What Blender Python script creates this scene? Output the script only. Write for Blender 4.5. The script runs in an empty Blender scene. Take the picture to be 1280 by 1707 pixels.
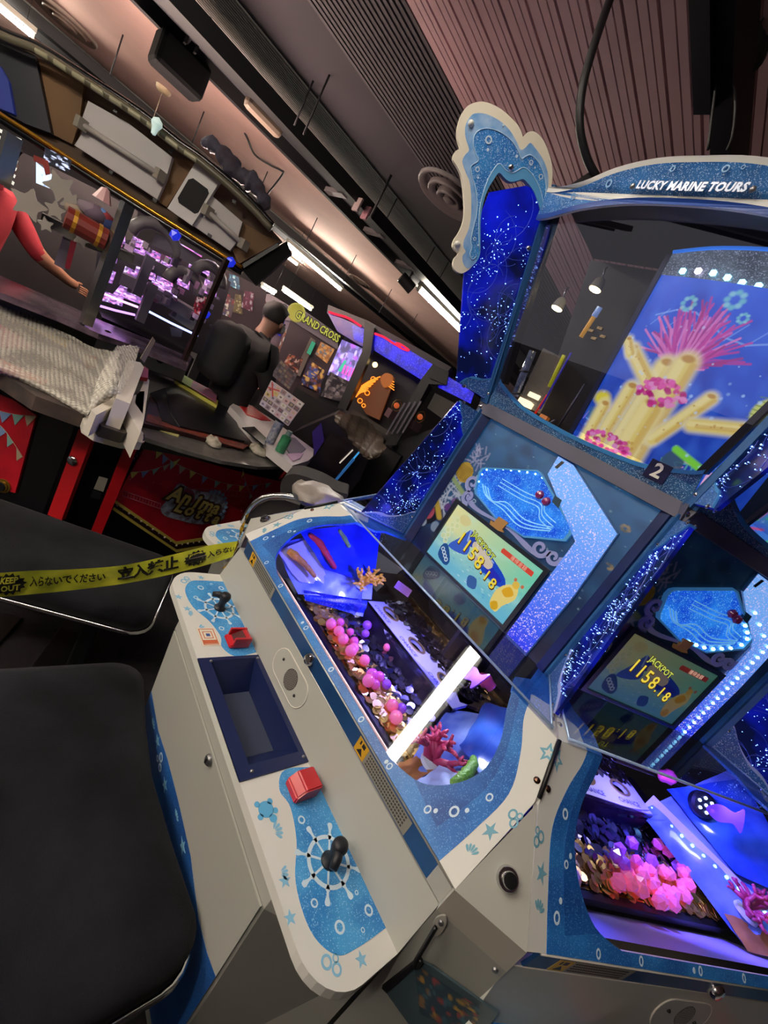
import bpy, bmesh, math, random
import numpy as np
from mathutils import Vector, Matrix
from mathutils.geometry import tessellate_polygon

random.seed(7); RNG = np.random.default_rng(7)
SC = bpy.context.scene
COL = SC.collection
PI = math.pi

# ------------------------------------------------------------------ camera
FPX, CX, CY, CAM_H = 700.0, 640.0, 853.5, 1.6
RM = np.array([[0.54720361, 0.52827606, -0.64922462],
               [0.66746861, 0.19259907, 0.71929914],
               [0.50502857, -0.82694014, -0.24721678]])     # camera axes (right, down, forward) to world
cd = bpy.data.cameras.new('camera'); cam = bpy.data.objects.new('camera', cd); COL.objects.link(cam)
cd.sensor_fit = 'HORIZONTAL'; cd.sensor_width = 36.0; cd.lens = FPX / 1280.0 * 36.0
cd.clip_start = 0.02; cd.clip_end = 100
r_, u_, b_ = RM[:, 0], -RM[:, 1], -RM[:, 2]
cam.matrix_world = Matrix(((r_[0], u_[0], b_[0], 0), (r_[1], u_[1], b_[1], 0), (r_[2], u_[2], b_[2], CAM_H), (0, 0, 0, 1)))
SC.camera = cam
# ------------------------------------------------------------------ world, exposure
wd = bpy.data.worlds.new('world'); SC.world = wd; wd.use_nodes = True
wd.node_tree.nodes['Background'].inputs[0].default_value = (0.47, 0.45, 0.47, 1)
wd.node_tree.nodes['Background'].inputs[1].default_value = 0.42
SC.view_settings.view_transform = 'Standard'; SC.view_settings.look = 'None'
SC.view_settings.gamma = 1; SC.view_settings.use_curve_mapping = False
SC.view_settings.exposure = 0.0
TUBE_POWER = 260.0      # emission strength of the fluorescent tubes

# ------------------------------------------------------------------ survey helpers: a sight line cut with a real plane
def ray(u, v): return RM @ np.array([u - CX, v - CY, FPX])
def onz(u, v, z):
    d = ray(u, v); return np.array([0, 0, CAM_H]) + d * ((z - CAM_H) / d[2])
def onp(u, v, p0, n):
    d = ray(u, v); o = np.array([0, 0, CAM_H]); n = np.asarray(n, float)
    return o + d * (np.dot(np.asarray(p0) - o, n) / np.dot(d, n))
def ond(u, v, dist):
    d = ray(u, v); return np.array([0, 0, CAM_H]) + d * (dist / math.hypot(d[0], d[1]))
def proj(p):
    q = RM.T @ (np.asarray(p, float) - np.array([0, 0, CAM_H])); return (CX + FPX * q[0] / q[2], CY + FPX * q[1] / q[2])

# ------------------------------------------------------------------ colour and material helpers
def s2l(c): return c / 12.92 if c <= 0.04045 else ((c + 0.055) / 1.055) ** 2.4
def C(h, a=1.0):
    if isinstance(h, str):
        h = h.lstrip('#'); return tuple(s2l(int(h[i:i + 2], 16) / 255) for i in (0, 2, 4)) + (a,)
    return tuple(h[:3]) + (a,)
MATS = {}
def mat(name, col='808080', rough=0.5, metal=0.0, emit=None, es=0.0, spec=0.5, noise=0.0, nscale=20.0, bump=0.0, bscale=60.0, coat=0.0, alpha=1.0, col2=None, stretch=None, sheen=0.0):
    if name in MATS: return MATS[name]
    m = bpy.data.materials.new(name); m.use_nodes = True; nt = m.node_tree; N = nt.nodes; Lk = nt.links
    b = N['Principled BSDF']
    b.inputs['Base Color'].default_value = C(col); b.inputs['Roughness'].default_value = rough
    b.inputs['Metallic'].default_value = metal; b.inputs['Specular IOR Level'].default_value = spec
    b.inputs['Coat Weight'].default_value = coat; b.inputs['Alpha'].default_value = alpha
    if sheen: b.inputs['Sheen Weight'].default_value = sheen
    if emit: b.inputs['Emission Color'].default_value = C(emit); b.inputs['Emission Strength'].default_value = es
    if noise or bump:
        tc = N.new('ShaderNodeTexCoord'); src = tc.outputs['Object']
        if stretch:
            mp = N.new('ShaderNodeMapping'); mp.inputs['Scale'].default_value = stretch; Lk.new(src, mp.inputs[0]); src = mp.outputs[0]
    if noise:
        n = N.new('ShaderNodeTexNoise'); n.inputs['Scale'].default_value = nscale; n.inputs['Detail'].default_value = 5
        Lk.new(src, n.inputs['Vector'])
        r = N.new('ShaderNodeValToRGB'); c1 = C(col); c2 = C(col2) if col2 else tuple(max(0, x * (1 - noise)) for x in c1[:3]) + (1,)
        r.color_ramp.elements[0].position = 0.35; r.color_ramp.elements[1].position = 0.68
        r.color_ramp.elements[0].color = c2; r.color_ramp.elements[1].color = c1
        Lk.new(n.outputs['Fac'], r.inputs[0]); Lk.new(r.outputs[0], b.inputs['Base Color'])
    if bump:
        n2 = N.new('ShaderNodeTexNoise'); n2.inputs['Scale'].default_value = bscale; n2.inputs['Detail'].default_value = 3
        Lk.new(src, n2.inputs['Vector'])
        bp = N.new('ShaderNodeBump'); bp.inputs['Strength'].default_value = bump; bp.inputs['Distance'].default_value = 0.01
        Lk.new(n2.outputs['Fac'], bp.inputs['Height']); Lk.new(bp.outputs[0], b.inputs['Normal'])
    MATS[name] = m; return m
def emat(name, col, es):
    if name in MATS: return MATS[name]
    m = bpy.data.materials.new(name); m.use_nodes = True; nt = m.node_tree
    for n in list(nt.nodes): nt.nodes.remove(n)
    o = nt.nodes.new('ShaderNodeOutputMaterial'); e = nt.nodes.new('ShaderNodeEmission')
    e.inputs[0].default_value = C(col); e.inputs[1].default_value = es; nt.links.new(e.outputs[0], o.inputs[0])
    MATS[name] = m; return m
def glitter(name, base, dark, scale=900, amount=0.35, rough=0.3, emit=0.0, big=14, spark='dff0ff', zgrad=None):
    """printed sparkle film: large soft clouds of two blues with fine bright flecks"""
    if name in MATS: return MATS[name]
    m = bpy.data.materials.new(name); m.use_nodes = True; N = m.node_tree.nodes; Lk = m.node_tree.links; b = N['Principled BSDF']
    tc = N.new('ShaderNodeTexCoord')
    n = N.new('ShaderNodeTexNoise'); n.inputs['Scale'].default_value = big; n.inputs['Detail'].default_value = 4; Lk.new(tc.outputs['Object'], n.inputs['Vector'])
    r = N.new('ShaderNodeValToRGB'); r.color_ramp.elements[0].position = .38; r.color_ramp.elements[1].position = .65
    r.color_ramp.elements[0].color = C(dark); r.color_ramp.elements[1].color = C(base)
    if zgrad:
        sx = N.new('ShaderNodeSeparateXYZ'); Lk.new(tc.outputs['Generated'], sx.inputs[0]); Lk.new(sx.outputs[2], r.inputs[0]); r.color_ramp.elements[0].position, r.color_ramp.elements[1].position = zgrad
    else: Lk.new(n.outputs['Fac'], r.inputs[0])
    v = N.new('ShaderNodeTexVoronoi'); v.inputs['Scale'].default_value = scale; Lk.new(tc.outputs['Object'], v.inputs['Vector'])
    sep = N.new('ShaderNodeSeparateColor'); Lk.new(v.outputs['Color'], sep.inputs[0])
    r2 = N.new('ShaderNodeValToRGB'); r2.color_ramp.elements[0].position = .9 - amount * .3; r2.color_ramp.elements[1].position = .99
    Lk.new(sep.outputs[0], r2.inputs[0])
    mx = N.new('ShaderNodeMix'); mx.data_type = 'RGBA'; Lk.new(r2.outputs[0], mx.inputs[0]); Lk.new(r.outputs[0], mx.inputs[6]); mx.inputs[7].default_value = C(spark)
    Lk.new(mx.outputs[2], b.inputs['Base Color']); b.inputs['Roughness'].default_value = rough
    if emit:
        Lk.new(mx.outputs[2], b.inputs['Emission Color']); b.inputs['Emission Strength'].default_value = emit
        dk = N.new('ShaderNodeMix'); dk.data_type = 'RGBA'; dk.inputs[0].default_value = .3; dk.inputs[6].default_value = (0, 0, 0, 1); Lk.new(mx.outputs[2], dk.inputs[7]); Lk.new(dk.outputs[2], b.inputs['Base Color'])
    MATS[name] = m; return m
def glass(name, tint='ffffff', refl=1.0, rough=0.0, tr=1.0, haze=0.0):
    """clear sheet: transparent with a Fresnel mirror on top (optionally a little milky)"""
    if name in MATS: return MATS[name]
    m = bpy.data.materials.new(name); m.use_nodes = True; nt = m.node_tree; N = nt.nodes; Lk = nt.links
    for n in list(N): N.remove(n)
    o = N.new('ShaderNodeOutputMaterial'); t = N.new('ShaderNodeBsdfTransparent'); g = N.new('ShaderNodeBsdfGlossy')
    t.inputs[0].default_value = tuple(x * tr for x in C(tint)[:3]) + (1,); g.inputs['Roughness'].default_value = rough
    f = N.new('ShaderNodeLayerWeight'); f.inputs[0].default_value = .5
    pw = N.new('ShaderNodeMath'); pw.operation = 'POWER'; pw.inputs[1].default_value = 5; Lk.new(f.outputs['Facing'], pw.inputs[0])
    mu = N.new('ShaderNodeMath'); mu.operation = 'MULTIPLY_ADD'; mu.inputs[1].default_value = .5 * refl; mu.inputs[2].default_value = .035 * refl; mu.use_clamp = True; Lk.new(pw.outputs[0], mu.inputs[0])
    mx = N.new('ShaderNodeMixShader'); Lk.new(mu.outputs[0], mx.inputs[0])
    src = t.outputs[0]
    if haze:
        df = N.new('ShaderNodeBsdfDiffuse'); df.inputs[0].default_value = C(tint)
        m2 = N.new('ShaderNodeMixShader'); m2.inputs[0].default_value = haze; Lk.new(t.outputs[0], m2.inputs[1]); Lk.new(df.outputs[0], m2.inputs[2]); src = m2.outputs[0]
    Lk.new(src, mx.inputs[1]); Lk.new(g.outputs[0], mx.inputs[2]); Lk.new(mx.outputs[0], o.inputs[0])
    MATS[name] = m; return m
def printmat(name, es=0.0, rough=0.35, diffuse=1.0, coat=0.0):
    """flat print: colour from the panel's own print layer"""
    if name in MATS: return MATS[name]
    m = bpy.data.materials.new(name); m.use_nodes = True; N = m.node_tree.nodes; Lk = m.node_tree.links; b = N['Principled BSDF']
    a = N.new('ShaderNodeVertexColor'); a.layer_name = 'print'
    b.inputs['Roughness'].default_value = rough; b.inputs['Coat Weight'].default_value = coat
    if diffuse >= 1: Lk.new(a.outputs[0], b.inputs['Base Color'])
    else:
        mx = N.new('ShaderNodeMix'); mx.data_type = 'RGBA'; mx.inputs[0].default_value = diffuse; mx.inputs[6].default_value = (0, 0, 0, 1); Lk.new(a.outputs[0], mx.inputs[7]); Lk.new(mx.outputs[2], b.inputs['Base Color'])
    if es: Lk.new(a.outputs[0], b.inputs['Emission Color']); b.inputs['Emission Strength'].default_value = es
    MATS[name] = m; return m

# ------------------------------------------------------------------ object helpers
def mk(name, verts, faces, m, parent=None, smooth=False, kind=None):
    me = bpy.data.meshes.new(name); me.from_pydata([tuple(map(float, v)) for v in verts], [], faces); me.update()
    if smooth: me.shade_smooth()
    if m: me.materials.append(m)
    o = bpy.data.objects.new(name, me); COL.objects.link(o)
    if parent: o.parent = parent
    if kind: o['kind'] = kind
    return o
def link_copy(o, parent=None, loc=None):
    c = o.copy(); COL.objects.link(c)
    if parent: c.parent = parent
    if loc is not None: c.location = loc
    return c
def thing(name, label, cat, loc=(0, 0, 0), rz=0.0, group=None, kind=None):
    o = bpy.data.objects.new(name, None); COL.objects.link(o); o.location = tuple(map(float, loc)); o.rotation_euler = (0, 0, rz)
    o.empty_display_size = 0.1
    return tag(o, label, cat, group, kind)
def tag(o, label, cat, group=None, kind=None):
    if label: o['label'] = label
    if cat: o['category'] = cat
    if group: o['group'] = group
    if kind: o['kind'] = kind
    return o
def merge(parts):
    V = []; F = []
    for v, f in parts:
        n = len(V); V += [tuple(p) for p in v]; F += [tuple(i + n for i in q) for q in f]
    return V, F
def g_box(c, s, rz=0.0, ch=0.0):
    x, y, z = s[0] / 2, s[1] / 2, s[2] / 2
    if ch <= 0:
        V = [(-x, -y, -z), (x, -y, -z), (x, y, -z), (-x, y, -z), (-x, -y, z), (x, -y, z), (x, y, z), (-x, y, z)]
        F = [(3, 2, 1, 0), (4, 5, 6, 7), (0, 1, 5, 4), (1, 2, 6, 5), (2, 3, 7, 6), (3, 0, 4, 7)]
    else:
        bm = bmesh.new(); bmesh.ops.create_cube(bm, size=1.0)
        for v in bm.verts: v.co = Vector((v.co.x * s[0], v.co.y * s[1], v.co.z * s[2]))
        bmesh.ops.bevel(bm, geom=bm.edges[:], offset=ch, segments=2, affect='EDGES', profile=0.5)
        bm.verts.index_update(); V = [tuple(v.co) for v in bm.verts]; F = [tuple(v.index for v in f.verts) for f in bm.faces]; bm.free()
    cr, sr = math.cos(rz), math.sin(rz)
    return [(c[0] + v[0] * cr - v[1] * sr, c[1] + v[0] * sr + v[1] * cr, c[2] + v[2]) for v in V], F
def box(name, c, s, m, parent=None, rz=0.0, ch=0.0, kind=None): 
    v, f = g_box(c, s, rz, ch); return mk(name, v, f, m, parent, kind=kind)
def g_hull8(b4, t4):
    """solid from four bottom and four top points"""
    return list(b4) + list(t4), [(3, 2, 1, 0), (4, 5, 6, 7), (0, 1, 5, 4), (1, 2, 6, 5), (2, 3, 7, 6), (3, 0, 4, 7)]
def tri2(loops):
    ls = [[Vector((p[0], p[1], 0)) for p in l] for l in loops]
    return [tuple(t) for t in tessellate_polygon(ls)]
def g_prism(loops, fn, n0, n1):
    """plate from outline loops (first outer, others holes) given in plane coords; fn(a,b,h)->3D, between heights n0<n1"""
    pts = [p for l in loops for p in l]; k = len(pts); T = tri2(loops)
    V = [fn(p[0], p[1], n1) for p in pts] + [fn(p[0], p[1], n0) for p in pts]
    F = []
    for a, b, c in T:
        ar = (pts[b][0] - pts[a][0]) * (pts[c][1] - pts[a][1]) - (pts[b][1] - pts[a][1]) * (pts[c][0] - pts[a][0])
        if ar < 0: b, c = c, b
        F.append((a, b, c)); F.append((a + k, c + k, b + k))
    o = 0
    for l in loops:
        m_ = len(l)
        for i in range(m_): F.append((o + i, o + (i + 1) % m_, k + o + (i + 1) % m_, k + o + i))
        o += m_
    return V, F
def prism(name, loops, fn, n0, n1, m, parent=None, kind=None):
    v, f = g_prism(loops, fn, n0, n1); o = mk(name, v, f, m, parent, kind=kind)
    bm = bmesh.new(); bm.from_mesh(o.data); bmesh.ops.recalc_face_normals(bm, faces=bm.faces); bm.to_mesh(o.data); bm.free(); return o
def XYp(z0=0): return lambda a, b, h: (a, b, z0 + h)
def plane_fn(o, ax, ay):
    o = Vector(o); ax = Vector(ax).normalized(); ay = Vector(ay).normalized(); n = ax.cross(ay)
    return lambda a, b, h: tuple(o + ax * a + ay * b + n * h)
def catmull(pts, n=8, closed=False):
    P = [np.array(p, float) for p in pts]; out = []; k = len(P); rng = range(k if closed else k - 1)
    for i in rng:
        p0 = P[(i - 1) % k] if closed or i > 0 else P[i]; p1 = P[i]; p2 = P[(i + 1) % k]; p3 = P[(i + 2) % k] if closed or i + 2 < k else P[min(i + 1, k - 1)]
        for j in range(n):
            t = j / n; out.append(0.5 * ((2 * p1) + (-p0 + p2) * t + (2 * p0 - 5 * p1 + 4 * p2 - p3) * t * t + (-p0 + 3 * p1 - 3 * p2 + p3) * t ** 3))
    if not closed: out.append(P[-1])
    return [tuple(p) for p in out]
def g_tube(path, r, seg=8, cap=True, closed=False):
    P = [Vector(p) for p in path]; n = len(P); V = []; F = []; rs = r if hasattr(r, '__len__') else [r] * n
    up = Vector((0, 0, 1)); prev = None
    for i in range(n):
        t = (P[(i + 1) % n] - P[i - 1]) if (closed or 0 < i < n - 1) else (P[1] - P[0] if i == 0 else P[-1] - P[-2])
        if t.length < 1e-9: t = Vector((0, 0, 1))
        t.normalize()
        if prev is None: a = t.cross(up if abs(t.dot(up)) < .95 else Vector((1, 0, 0))).normalized()
        else: a = (prev - t * prev.dot(t)); a = a.normalized() if a.length > 1e-6 else t.orthogonal().normalized()
        prev = a; b = t.cross(a)
        for j in range(seg):
            w = 2 * PI * j / seg; V.append(tuple(P[i] + (a * math.cos(w) + b * math.sin(w)) * rs[i]))
    m_ = n if closed else n - 1
    for i in range(m_):
        for j in range(seg):
            k2 = (i + 1) % n
            F.append((i * seg + j, i * seg + (j + 1) % seg, k2 * seg + (j + 1) % seg, k2 * seg + j))
    if cap and not closed: F.append(tuple(range(seg))[::-1]); F.append(tuple((n - 1) * seg + j for j in range(seg)))
    return V, F
def tube(name, path, r, m, parent=None, seg=8, closed=False, kind=None):
    v, f = g_tube(path, r, seg, True, closed); return mk(name, v, f, m, parent, True, kind)
def g_lathe(prof, seg=20, c=(0, 0, 0), ax=None):
    """prof: (radius, height) pairs; optional frame matrix ax"""
    V = []; F = []; n = len(prof)
    for r, h in prof:
        for j in range(seg):
            w = 2 * PI * j / seg; p = Vector((r * math.cos(w), r * math.sin(w), h))
            if ax is not None: p = ax @ p
            V.append((p.x + c[0], p.y + c[1], p.z + c[2]))
    for i in range(n - 1):
        for j in range(seg): F.append((i * seg + j, i * seg + (j + 1) % seg, (i + 1) * seg + (j + 1) % seg, (i + 1) * seg + j))
    F.append(tuple(range(seg))[::-1]); F.append(tuple((n - 1) * seg + j for j in range(seg)))
    return V, F
def lathe(name, prof, c, m, parent=None, seg=20, ax=None, smooth=True):
    v, f = g_lathe(prof, seg, c, ax); o = mk(name, v, f, m, parent, False)
    if smooth: o.data.shade_smooth(); smooth_by_angle(o)
    return o
def smooth_by_angle(o, deg=40):
    me = o.data; bm = bmesh.new(); bm.from_mesh(me)
    for e in bm.edges:
        e.smooth = not (len(e.link_faces) == 2 and e.calc_face_angle(0) > math.radians(deg))
    bm.to_mesh(me); bm.free(); return o
def frame_mat(z, x=None):
    z = Vector(z).normalized(); x = Vector(x) if x is not None else z.orthogonal()
    x = (x - z * x.dot(z)).normalized(); y = z.cross(x)
    return Matrix(((x.x, y.x, z.x), (x.y, y.y, z.y), (x.z, y.z, z.z)))
def g_ico(c, r, sub=1, sc=(1, 1, 1)):
    bm = bmesh.new(); bmesh.ops.create_icosphere(bm, subdivisions=sub, radius=1.0)
    V = [(c[0] + v.co.x * r * sc[0], c[1] + v.co.y * r * sc[1], c[2] + v.co.z * r * sc[2]) for v in bm.verts]; F = [tuple(v.index for v in f.verts) for f in bm.faces]; bm.free(); return V, F
def textobj(name, s, fn, size, m, parent=None, depth=0.0006, align='CENTER', sx=1.0, bold=0.0, shear=0.0, space=1.0):
    """lettering as thin solid letters; fn(a,b,h)->3D"""
    cu = bpy.data.curves.new('txt', 'FONT'); cu.body = s; cu.size = size; cu.align_x = align; cu.align_y = 'CENTER'; cu.offset = bold; cu.shear = shear; cu.space_character = space
    cu.extrude = 0.0; cu.resolution_u = 2
    to = bpy.data.objects.new('txt', cu); COL.objects.link(to); dg = bpy.context.evaluated_depsgraph_get()
    me = bpy.data.meshes.new_from_object(to.evaluated_get(dg)); bpy.data.objects.remove(to); bpy.data.curves.remove(cu)
    bm = bmesh.new(); bm.from_mesh(me); bmesh.ops.remove_doubles(bm, verts=bm.verts, dist=1e-6); bm.to_mesh(me); bm.free()
    V = [fn(v.co.x * sx, v.co.y, depth) for v in me.vertices]; F = [tuple(p.vertices) for p in me.polygons]; bpy.data.meshes.remove(me)
    return mk(name, V, F, m, parent)

# ------------------------------------------------------------------ print painter (numbers -> print layer on a fine grid)
class Canvas:
    def __init__(s, w, h, col='000000'):
        s.w, s.h = w, h; s.a = np.zeros((h, w, 3)); s.a[:] = C(col)[:3]
        s.X, s.Y = np.meshgrid((np.arange(w) + .5) / w, (np.arange(h) + .5) / h)      # 0..1, y up
    def blend(s, msk, col, op=1.0):
        msk = np.clip(msk * op, 0, 1)[..., None]; s.a = s.a * (1 - msk) + np.array(C(col)[:3]) * msk
    def grad(s, c0, c1, ang=90, lo=0, hi=1):
        t = np.clip(((s.X * math.cos(math.radians(ang)) + s.Y * math.sin(math.radians(ang))) - lo) / (hi - lo), 0, 1)[..., None]
        s.a = np.array(C(c0)[:3]) * (1 - t) + np.array(C(c1)[:3]) * t
    def poly(s, pts, col, op=1.0):
        ins = np.zeros((s.h, s.w), bool); n = len(pts)
        for i in range(n):
            (x0, y0), (x1, y1) = pts[i], pts[(i + 1) % n]
            if y0 == y1: continue
            c = (y0 > s.Y) != (y1 > s.Y); ins ^= c & (s.X < (x1 - x0) * (s.Y - y0) / (y1 - y0) + x0)
        s.blend(ins.astype(float), col, op)
    def spoly(s, pts, col, op=1.0): s.poly(catmull(pts, 6, True), col, op)
    def ell(s, x, y, rx, ry, col, op=1.0, soft=0.15, rot=0.0):
        c, q = math.cos(rot), math.sin(rot); dx, dy = s.X - x, s.Y - y
        d = np.sqrt(((dx * c + dy * q) / rx) ** 2 + ((-dx * q + dy * c) / ry) ** 2); s.blend(np.clip((1 - d) / soft, 0, 1), col, op)
    def ring(s, x, y, r, w, col, op=1.0, asp=1.0):
        d = np.abs(np.sqrt((s.X - x) ** 2 + ((s.Y - y) * asp) ** 2) - r); s.blend(np.clip((w - d) / w * 2, 0, 1), col, op)
    def line(s, pts, wd, col, op=1.0, asp=1.0):
        D = np.full((s.h, s.w), 9.0)
        for (x0, y0), (x1, y1) in zip(pts[:-1], pts[1:]):
            vx, vy = x1 - x0, (y1 - y0) * asp; L2 = vx * vx + vy * vy + 1e-12; t = np.clip(((s.X - x0) * vx + (s.Y - y0) * asp * vy) / L2, 0, 1)
            D = np.minimum(D, np.hypot(s.X - x0 - t * vx, (s.Y - y0) * asp - t * vy))
        s.blend(np.clip((wd - D) / wd * 2, 0, 1), col, op)
    def speck(s, n, col, rmin, rmax, box=(0, 0, 1, 1), op=.8, asp=1.0, seed=1):
        g = np.random.default_rng(seed)
        for i in range(n):
            r = g.uniform(rmin, rmax); s.ell(g.uniform(box[0], box[2]), g.uniform(box[1], box[3]), r, r / asp, col, op * g.uniform(.4, 1), .5)
    def clouds(s, c1, amt, sc=6, seed=3):
        g = np.random.default_rng(seed); f = np.zeros((s.h, s.w))
        for k in range(14):
            a, b = g.normal(0, sc, 2); f += np.sin(2 * PI * (a * s.X + b * s.Y) + g.uniform(0, 6)) / (1 + .1 * (abs(a) + abs(b)))
        f = (f - f.min()) / (f.max() - f.min()); s.blend(np.clip((f - .45) * 2.2, 0, 1), c1, amt)
def printgrid(name, cv, fn, m, parent=None, mask=None, double=False):
    """fn(x,y in 0..1)->3D"""
    w, h = cv.w, cv.h; V = [fn(i / w, j / h) for j in range(h + 1) for i in range(w + 1)]; F = []; cols = []
    for j in range(h):
        for i in range(w):
            if mask is not None and not mask[j, i]: continue
            a = j * (w + 1) + i; F.append((a, a + 1, a + w + 2, a + w + 1)); cols.append(cv.a[j, i])
    o = mk(name, V, F, m, parent); ca = o.data.color_attributes.new('print', 'FLOAT_COLOR', 'CORNER')
    arr = np.ones((len(F), 4, 4), np.float32); arr[:, :, :3] = np.array(cols)[:, None, :]; ca.data.foreach_set('color', arr.ravel())
    if mask is not None:
        bm = bmesh.new(); bm.from_mesh(o.data); bmesh.ops.delete(bm, geom=[v for v in bm.verts if not v.link_faces], context='VERTS'); bm.to_mesh(o.data); bm.free()
    return o
def pmask(cv, pts):
    ins = np.zeros((cv.h, cv.w), bool); n = len(pts)
    for i in range(n):
        (x0, y0), (x1, y1) = pts[i], pts[(i + 1) % n]
        if y0 == y1: continue
        c = (y0 > cv.Y) != (y1 > cv.Y); ins ^= c & (cv.X < (x1 - x0) * (cv.Y - y0) / (y1 - y0) + x0)
    return ins
def star(r, ri, n=5, a0=PI / 2, cx=0, cy=0): return [(cx + (r if k % 2 == 0 else ri) * math.cos(a0 + k * PI / n), cy + (r if k % 2 == 0 else ri) * math.sin(a0 + k * PI / n)) for k in range(2 * n)]
def circ(r, n=20, cx=0, cy=0, ry=None): return [(cx + r * math.cos(2 * PI * k / n), cy + (ry or r) * math.sin(2 * PI * k / n)) for k in range(n)]

# ------------------------------------------------------------------ shared materials
M_CREAM = mat('cream_enamel', 'b0b0a8', .42, spec=.4, bump=.03, bscale=900)
M_WHITE = mat('white_gloss', 'dad9d2', .3, spec=.4)
M_GREY = mat('grey_enamel', '868680', .5, bump=.03, bscale=700)
M_NAVY = mat('navy_plastic', '14204c', .42, bump=.02, bscale=500)
M_BLUEFR = mat('blue_frame', '22588f', .5, noise=.25, nscale=30)
M_DARKBLUE = mat('dark_blue_strip', '1d4a80', .35, noise=.3, nscale=12)
M_CHROME = mat('chrome', 'd0d0d0', .15, 1.0)
M_STEEL = mat('brushed_steel', '9a9a9c', .35, .9)
M_BLACK = mat('black_plastic', '0d0d10', .45)
M_MATBLK = mat('matt_black', '101012', .8)
M_RED = mat('red_plastic', 'c01f2a', .32, coat=.3)
M_SKY = mat('sky_blue_print', '3f9ddb', .35)
M_DECAL = mat('pale_blue_print', '86bfdc', .4)
M_WHPRINT = mat('white_print', 'cfe4f2', .4)
M_GLASS = glass('clear_acrylic', 'eef3ff', 1.0)
M_YEL = mat('caution_yellow', 'd8a520', .5)
# ================================================================== the room
AX = Vector((-.096, .9954, 0)); EX = Vector((.9954, .096, 0))       # ceiling runs along AX, across along EX
CZ = 3.0
def ce(e, a, z): p = EX * e + AX * a; return (p.x, p.y, z)
def struct(o): o['kind'] = 'structure'; return o
M_FLOOR = mat('dark_carpet', '231e22', .8, noise=.5, nscale=30, col2='141116', bump=.2, bscale=300)
M_PINKC = mat('pink_ceiling', 'dcb4a8', .9, noise=.10, nscale=2.5)
M_RIB = mat('ribbed_pink_metal', 'd0a6a8', .6, noise=.15, nscale=3)
M_GREYC = mat('grey_ribbed', '84807c', .85)
M_DARKC = mat('dark_ceiling', '302a30', .9)
M_WALL = mat('dark_wall', '2a2428', .9)
floor = struct(box('floor', (-4, 3, -.05), (22, 22, .1), M_FLOOR)); floor['label'] = 'dark carpet floor of the arcade'
def strip(name, e0, e1, a0, a1, z, m, th=.04, parent=None):
    v, f = g_hull8([ce(e0, a0, z), ce(e1, a0, z), ce(e1, a1, z), ce(e0, a1, z)], [ce(e0, a0, z + th), ce(e1, a0, z + th), ce(e1, a1, z + th), ce(e0, a1, z + th)])
    return mk(name, v, f, m, parent)
A0, A1 = -7.5, 13.0
ceiling = struct(strip('ceiling', -14, 6.5, A0, A1, CZ + .06, M_DARKC))
strip('smooth_panel', -7.48, -4.20, A0, A1, CZ, M_PINKC, .05, ceiling)
strip('smooth_panel', -14, -8.05, A0, A1, CZ, M_PINKC, .05, ceiling)
strip('grey_band', -8.05, -7.48, A0, A1, CZ - .02, M_GREYC, .05, ceiling)
# fine grey ribs (two bands) and dark recess between
def ribs(e0, e1, pitch, a0, a1, z, m, name, h=.012):
    n = int(round((e1 - e0) / pitch)); V = []; F = []
    base = None
    for i in range(n):
        x0 = e0 + (e1 - e0) * i / n; w = (e1 - e0) / n
        o = strip(name, x0, x0 + w * .62, a0, a1, z, m, .04, ceiling)
ribs(-4.20, -3.475, .030, A0, A1, CZ - .005, M_GREYC, 'grey_rib')
strip('grey_band', -4.20, -3.475, A0, A1, CZ, mat('grey_backing', '78726e', .85), .04, ceiling)
strip('grey_band', -2.82, -2.135, A0, A1, CZ, mat('dark_grey_backing', '403a3e', .85), .04, ceiling)
strip('plank_backing', -2.135, 3.3, A0, A1, CZ + .004, mat('pink_backing', '8a686c', .8), .04, ceiling)
strip('dark_band', -3.475, -2.82, A0, A1, CZ, M_DARKC, .05, ceiling)
ribs(-2.82, -2.135, .038, A0, A1, CZ - .005, mat('dark_grey_ribbed', '4c464a', .85), 'grey_rib')
# pink corrugated planks over the near side: each plank has a raised rim and two flutes
px_ = -2.135; k = 0
while px_ < 3.2:
    w = .118
    prof = [(0, .014), (.004, 0), (.044, 0), (.047, .006), (.050, 0), (.080, 0), (.083, .005), (.086, 0), (.110, 0), (.114, .014)]
    V = []; F = []
    for a in (A0, A1):
        for (dx, dz) in prof: V.append(ce(px_ + dx, a, CZ - .01 + dz))
    n = len(prof)
    for i in range(n - 1): F.append((i, i + 1, n + i + 1, n + i))
    mk('ceiling_plank', V, F, M_RIB, ceiling); px_ += w; k += 1
# walls
def wall(name, a, b, h=3.1):
    a = Vector((*a, 0)); b = Vector((*b, 0)); t = (b - a).normalized(); n = Vector((-t.y, t.x, 0)) * .1
    v, f = g_hull8([a, b, b + n, a + n], [p + Vector((0, 0, h)) for p in (a, b, b + n, a + n)]); return struct(mk(name, v, f, M_WALL))
wall('wall_left', (-13, -6.5), (-13, 12.5)); wall('wall_back', (-13, 12.5), (3.6, 12.5)); wall('ambient_block_right', (3.6, 12.5), (3.6, -6.5)); wall('ambient_block_front', (3.6, -6.5), (.3, -6.5))  # right and part front walls: unseen, placed to keep ambient light off that side

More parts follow.
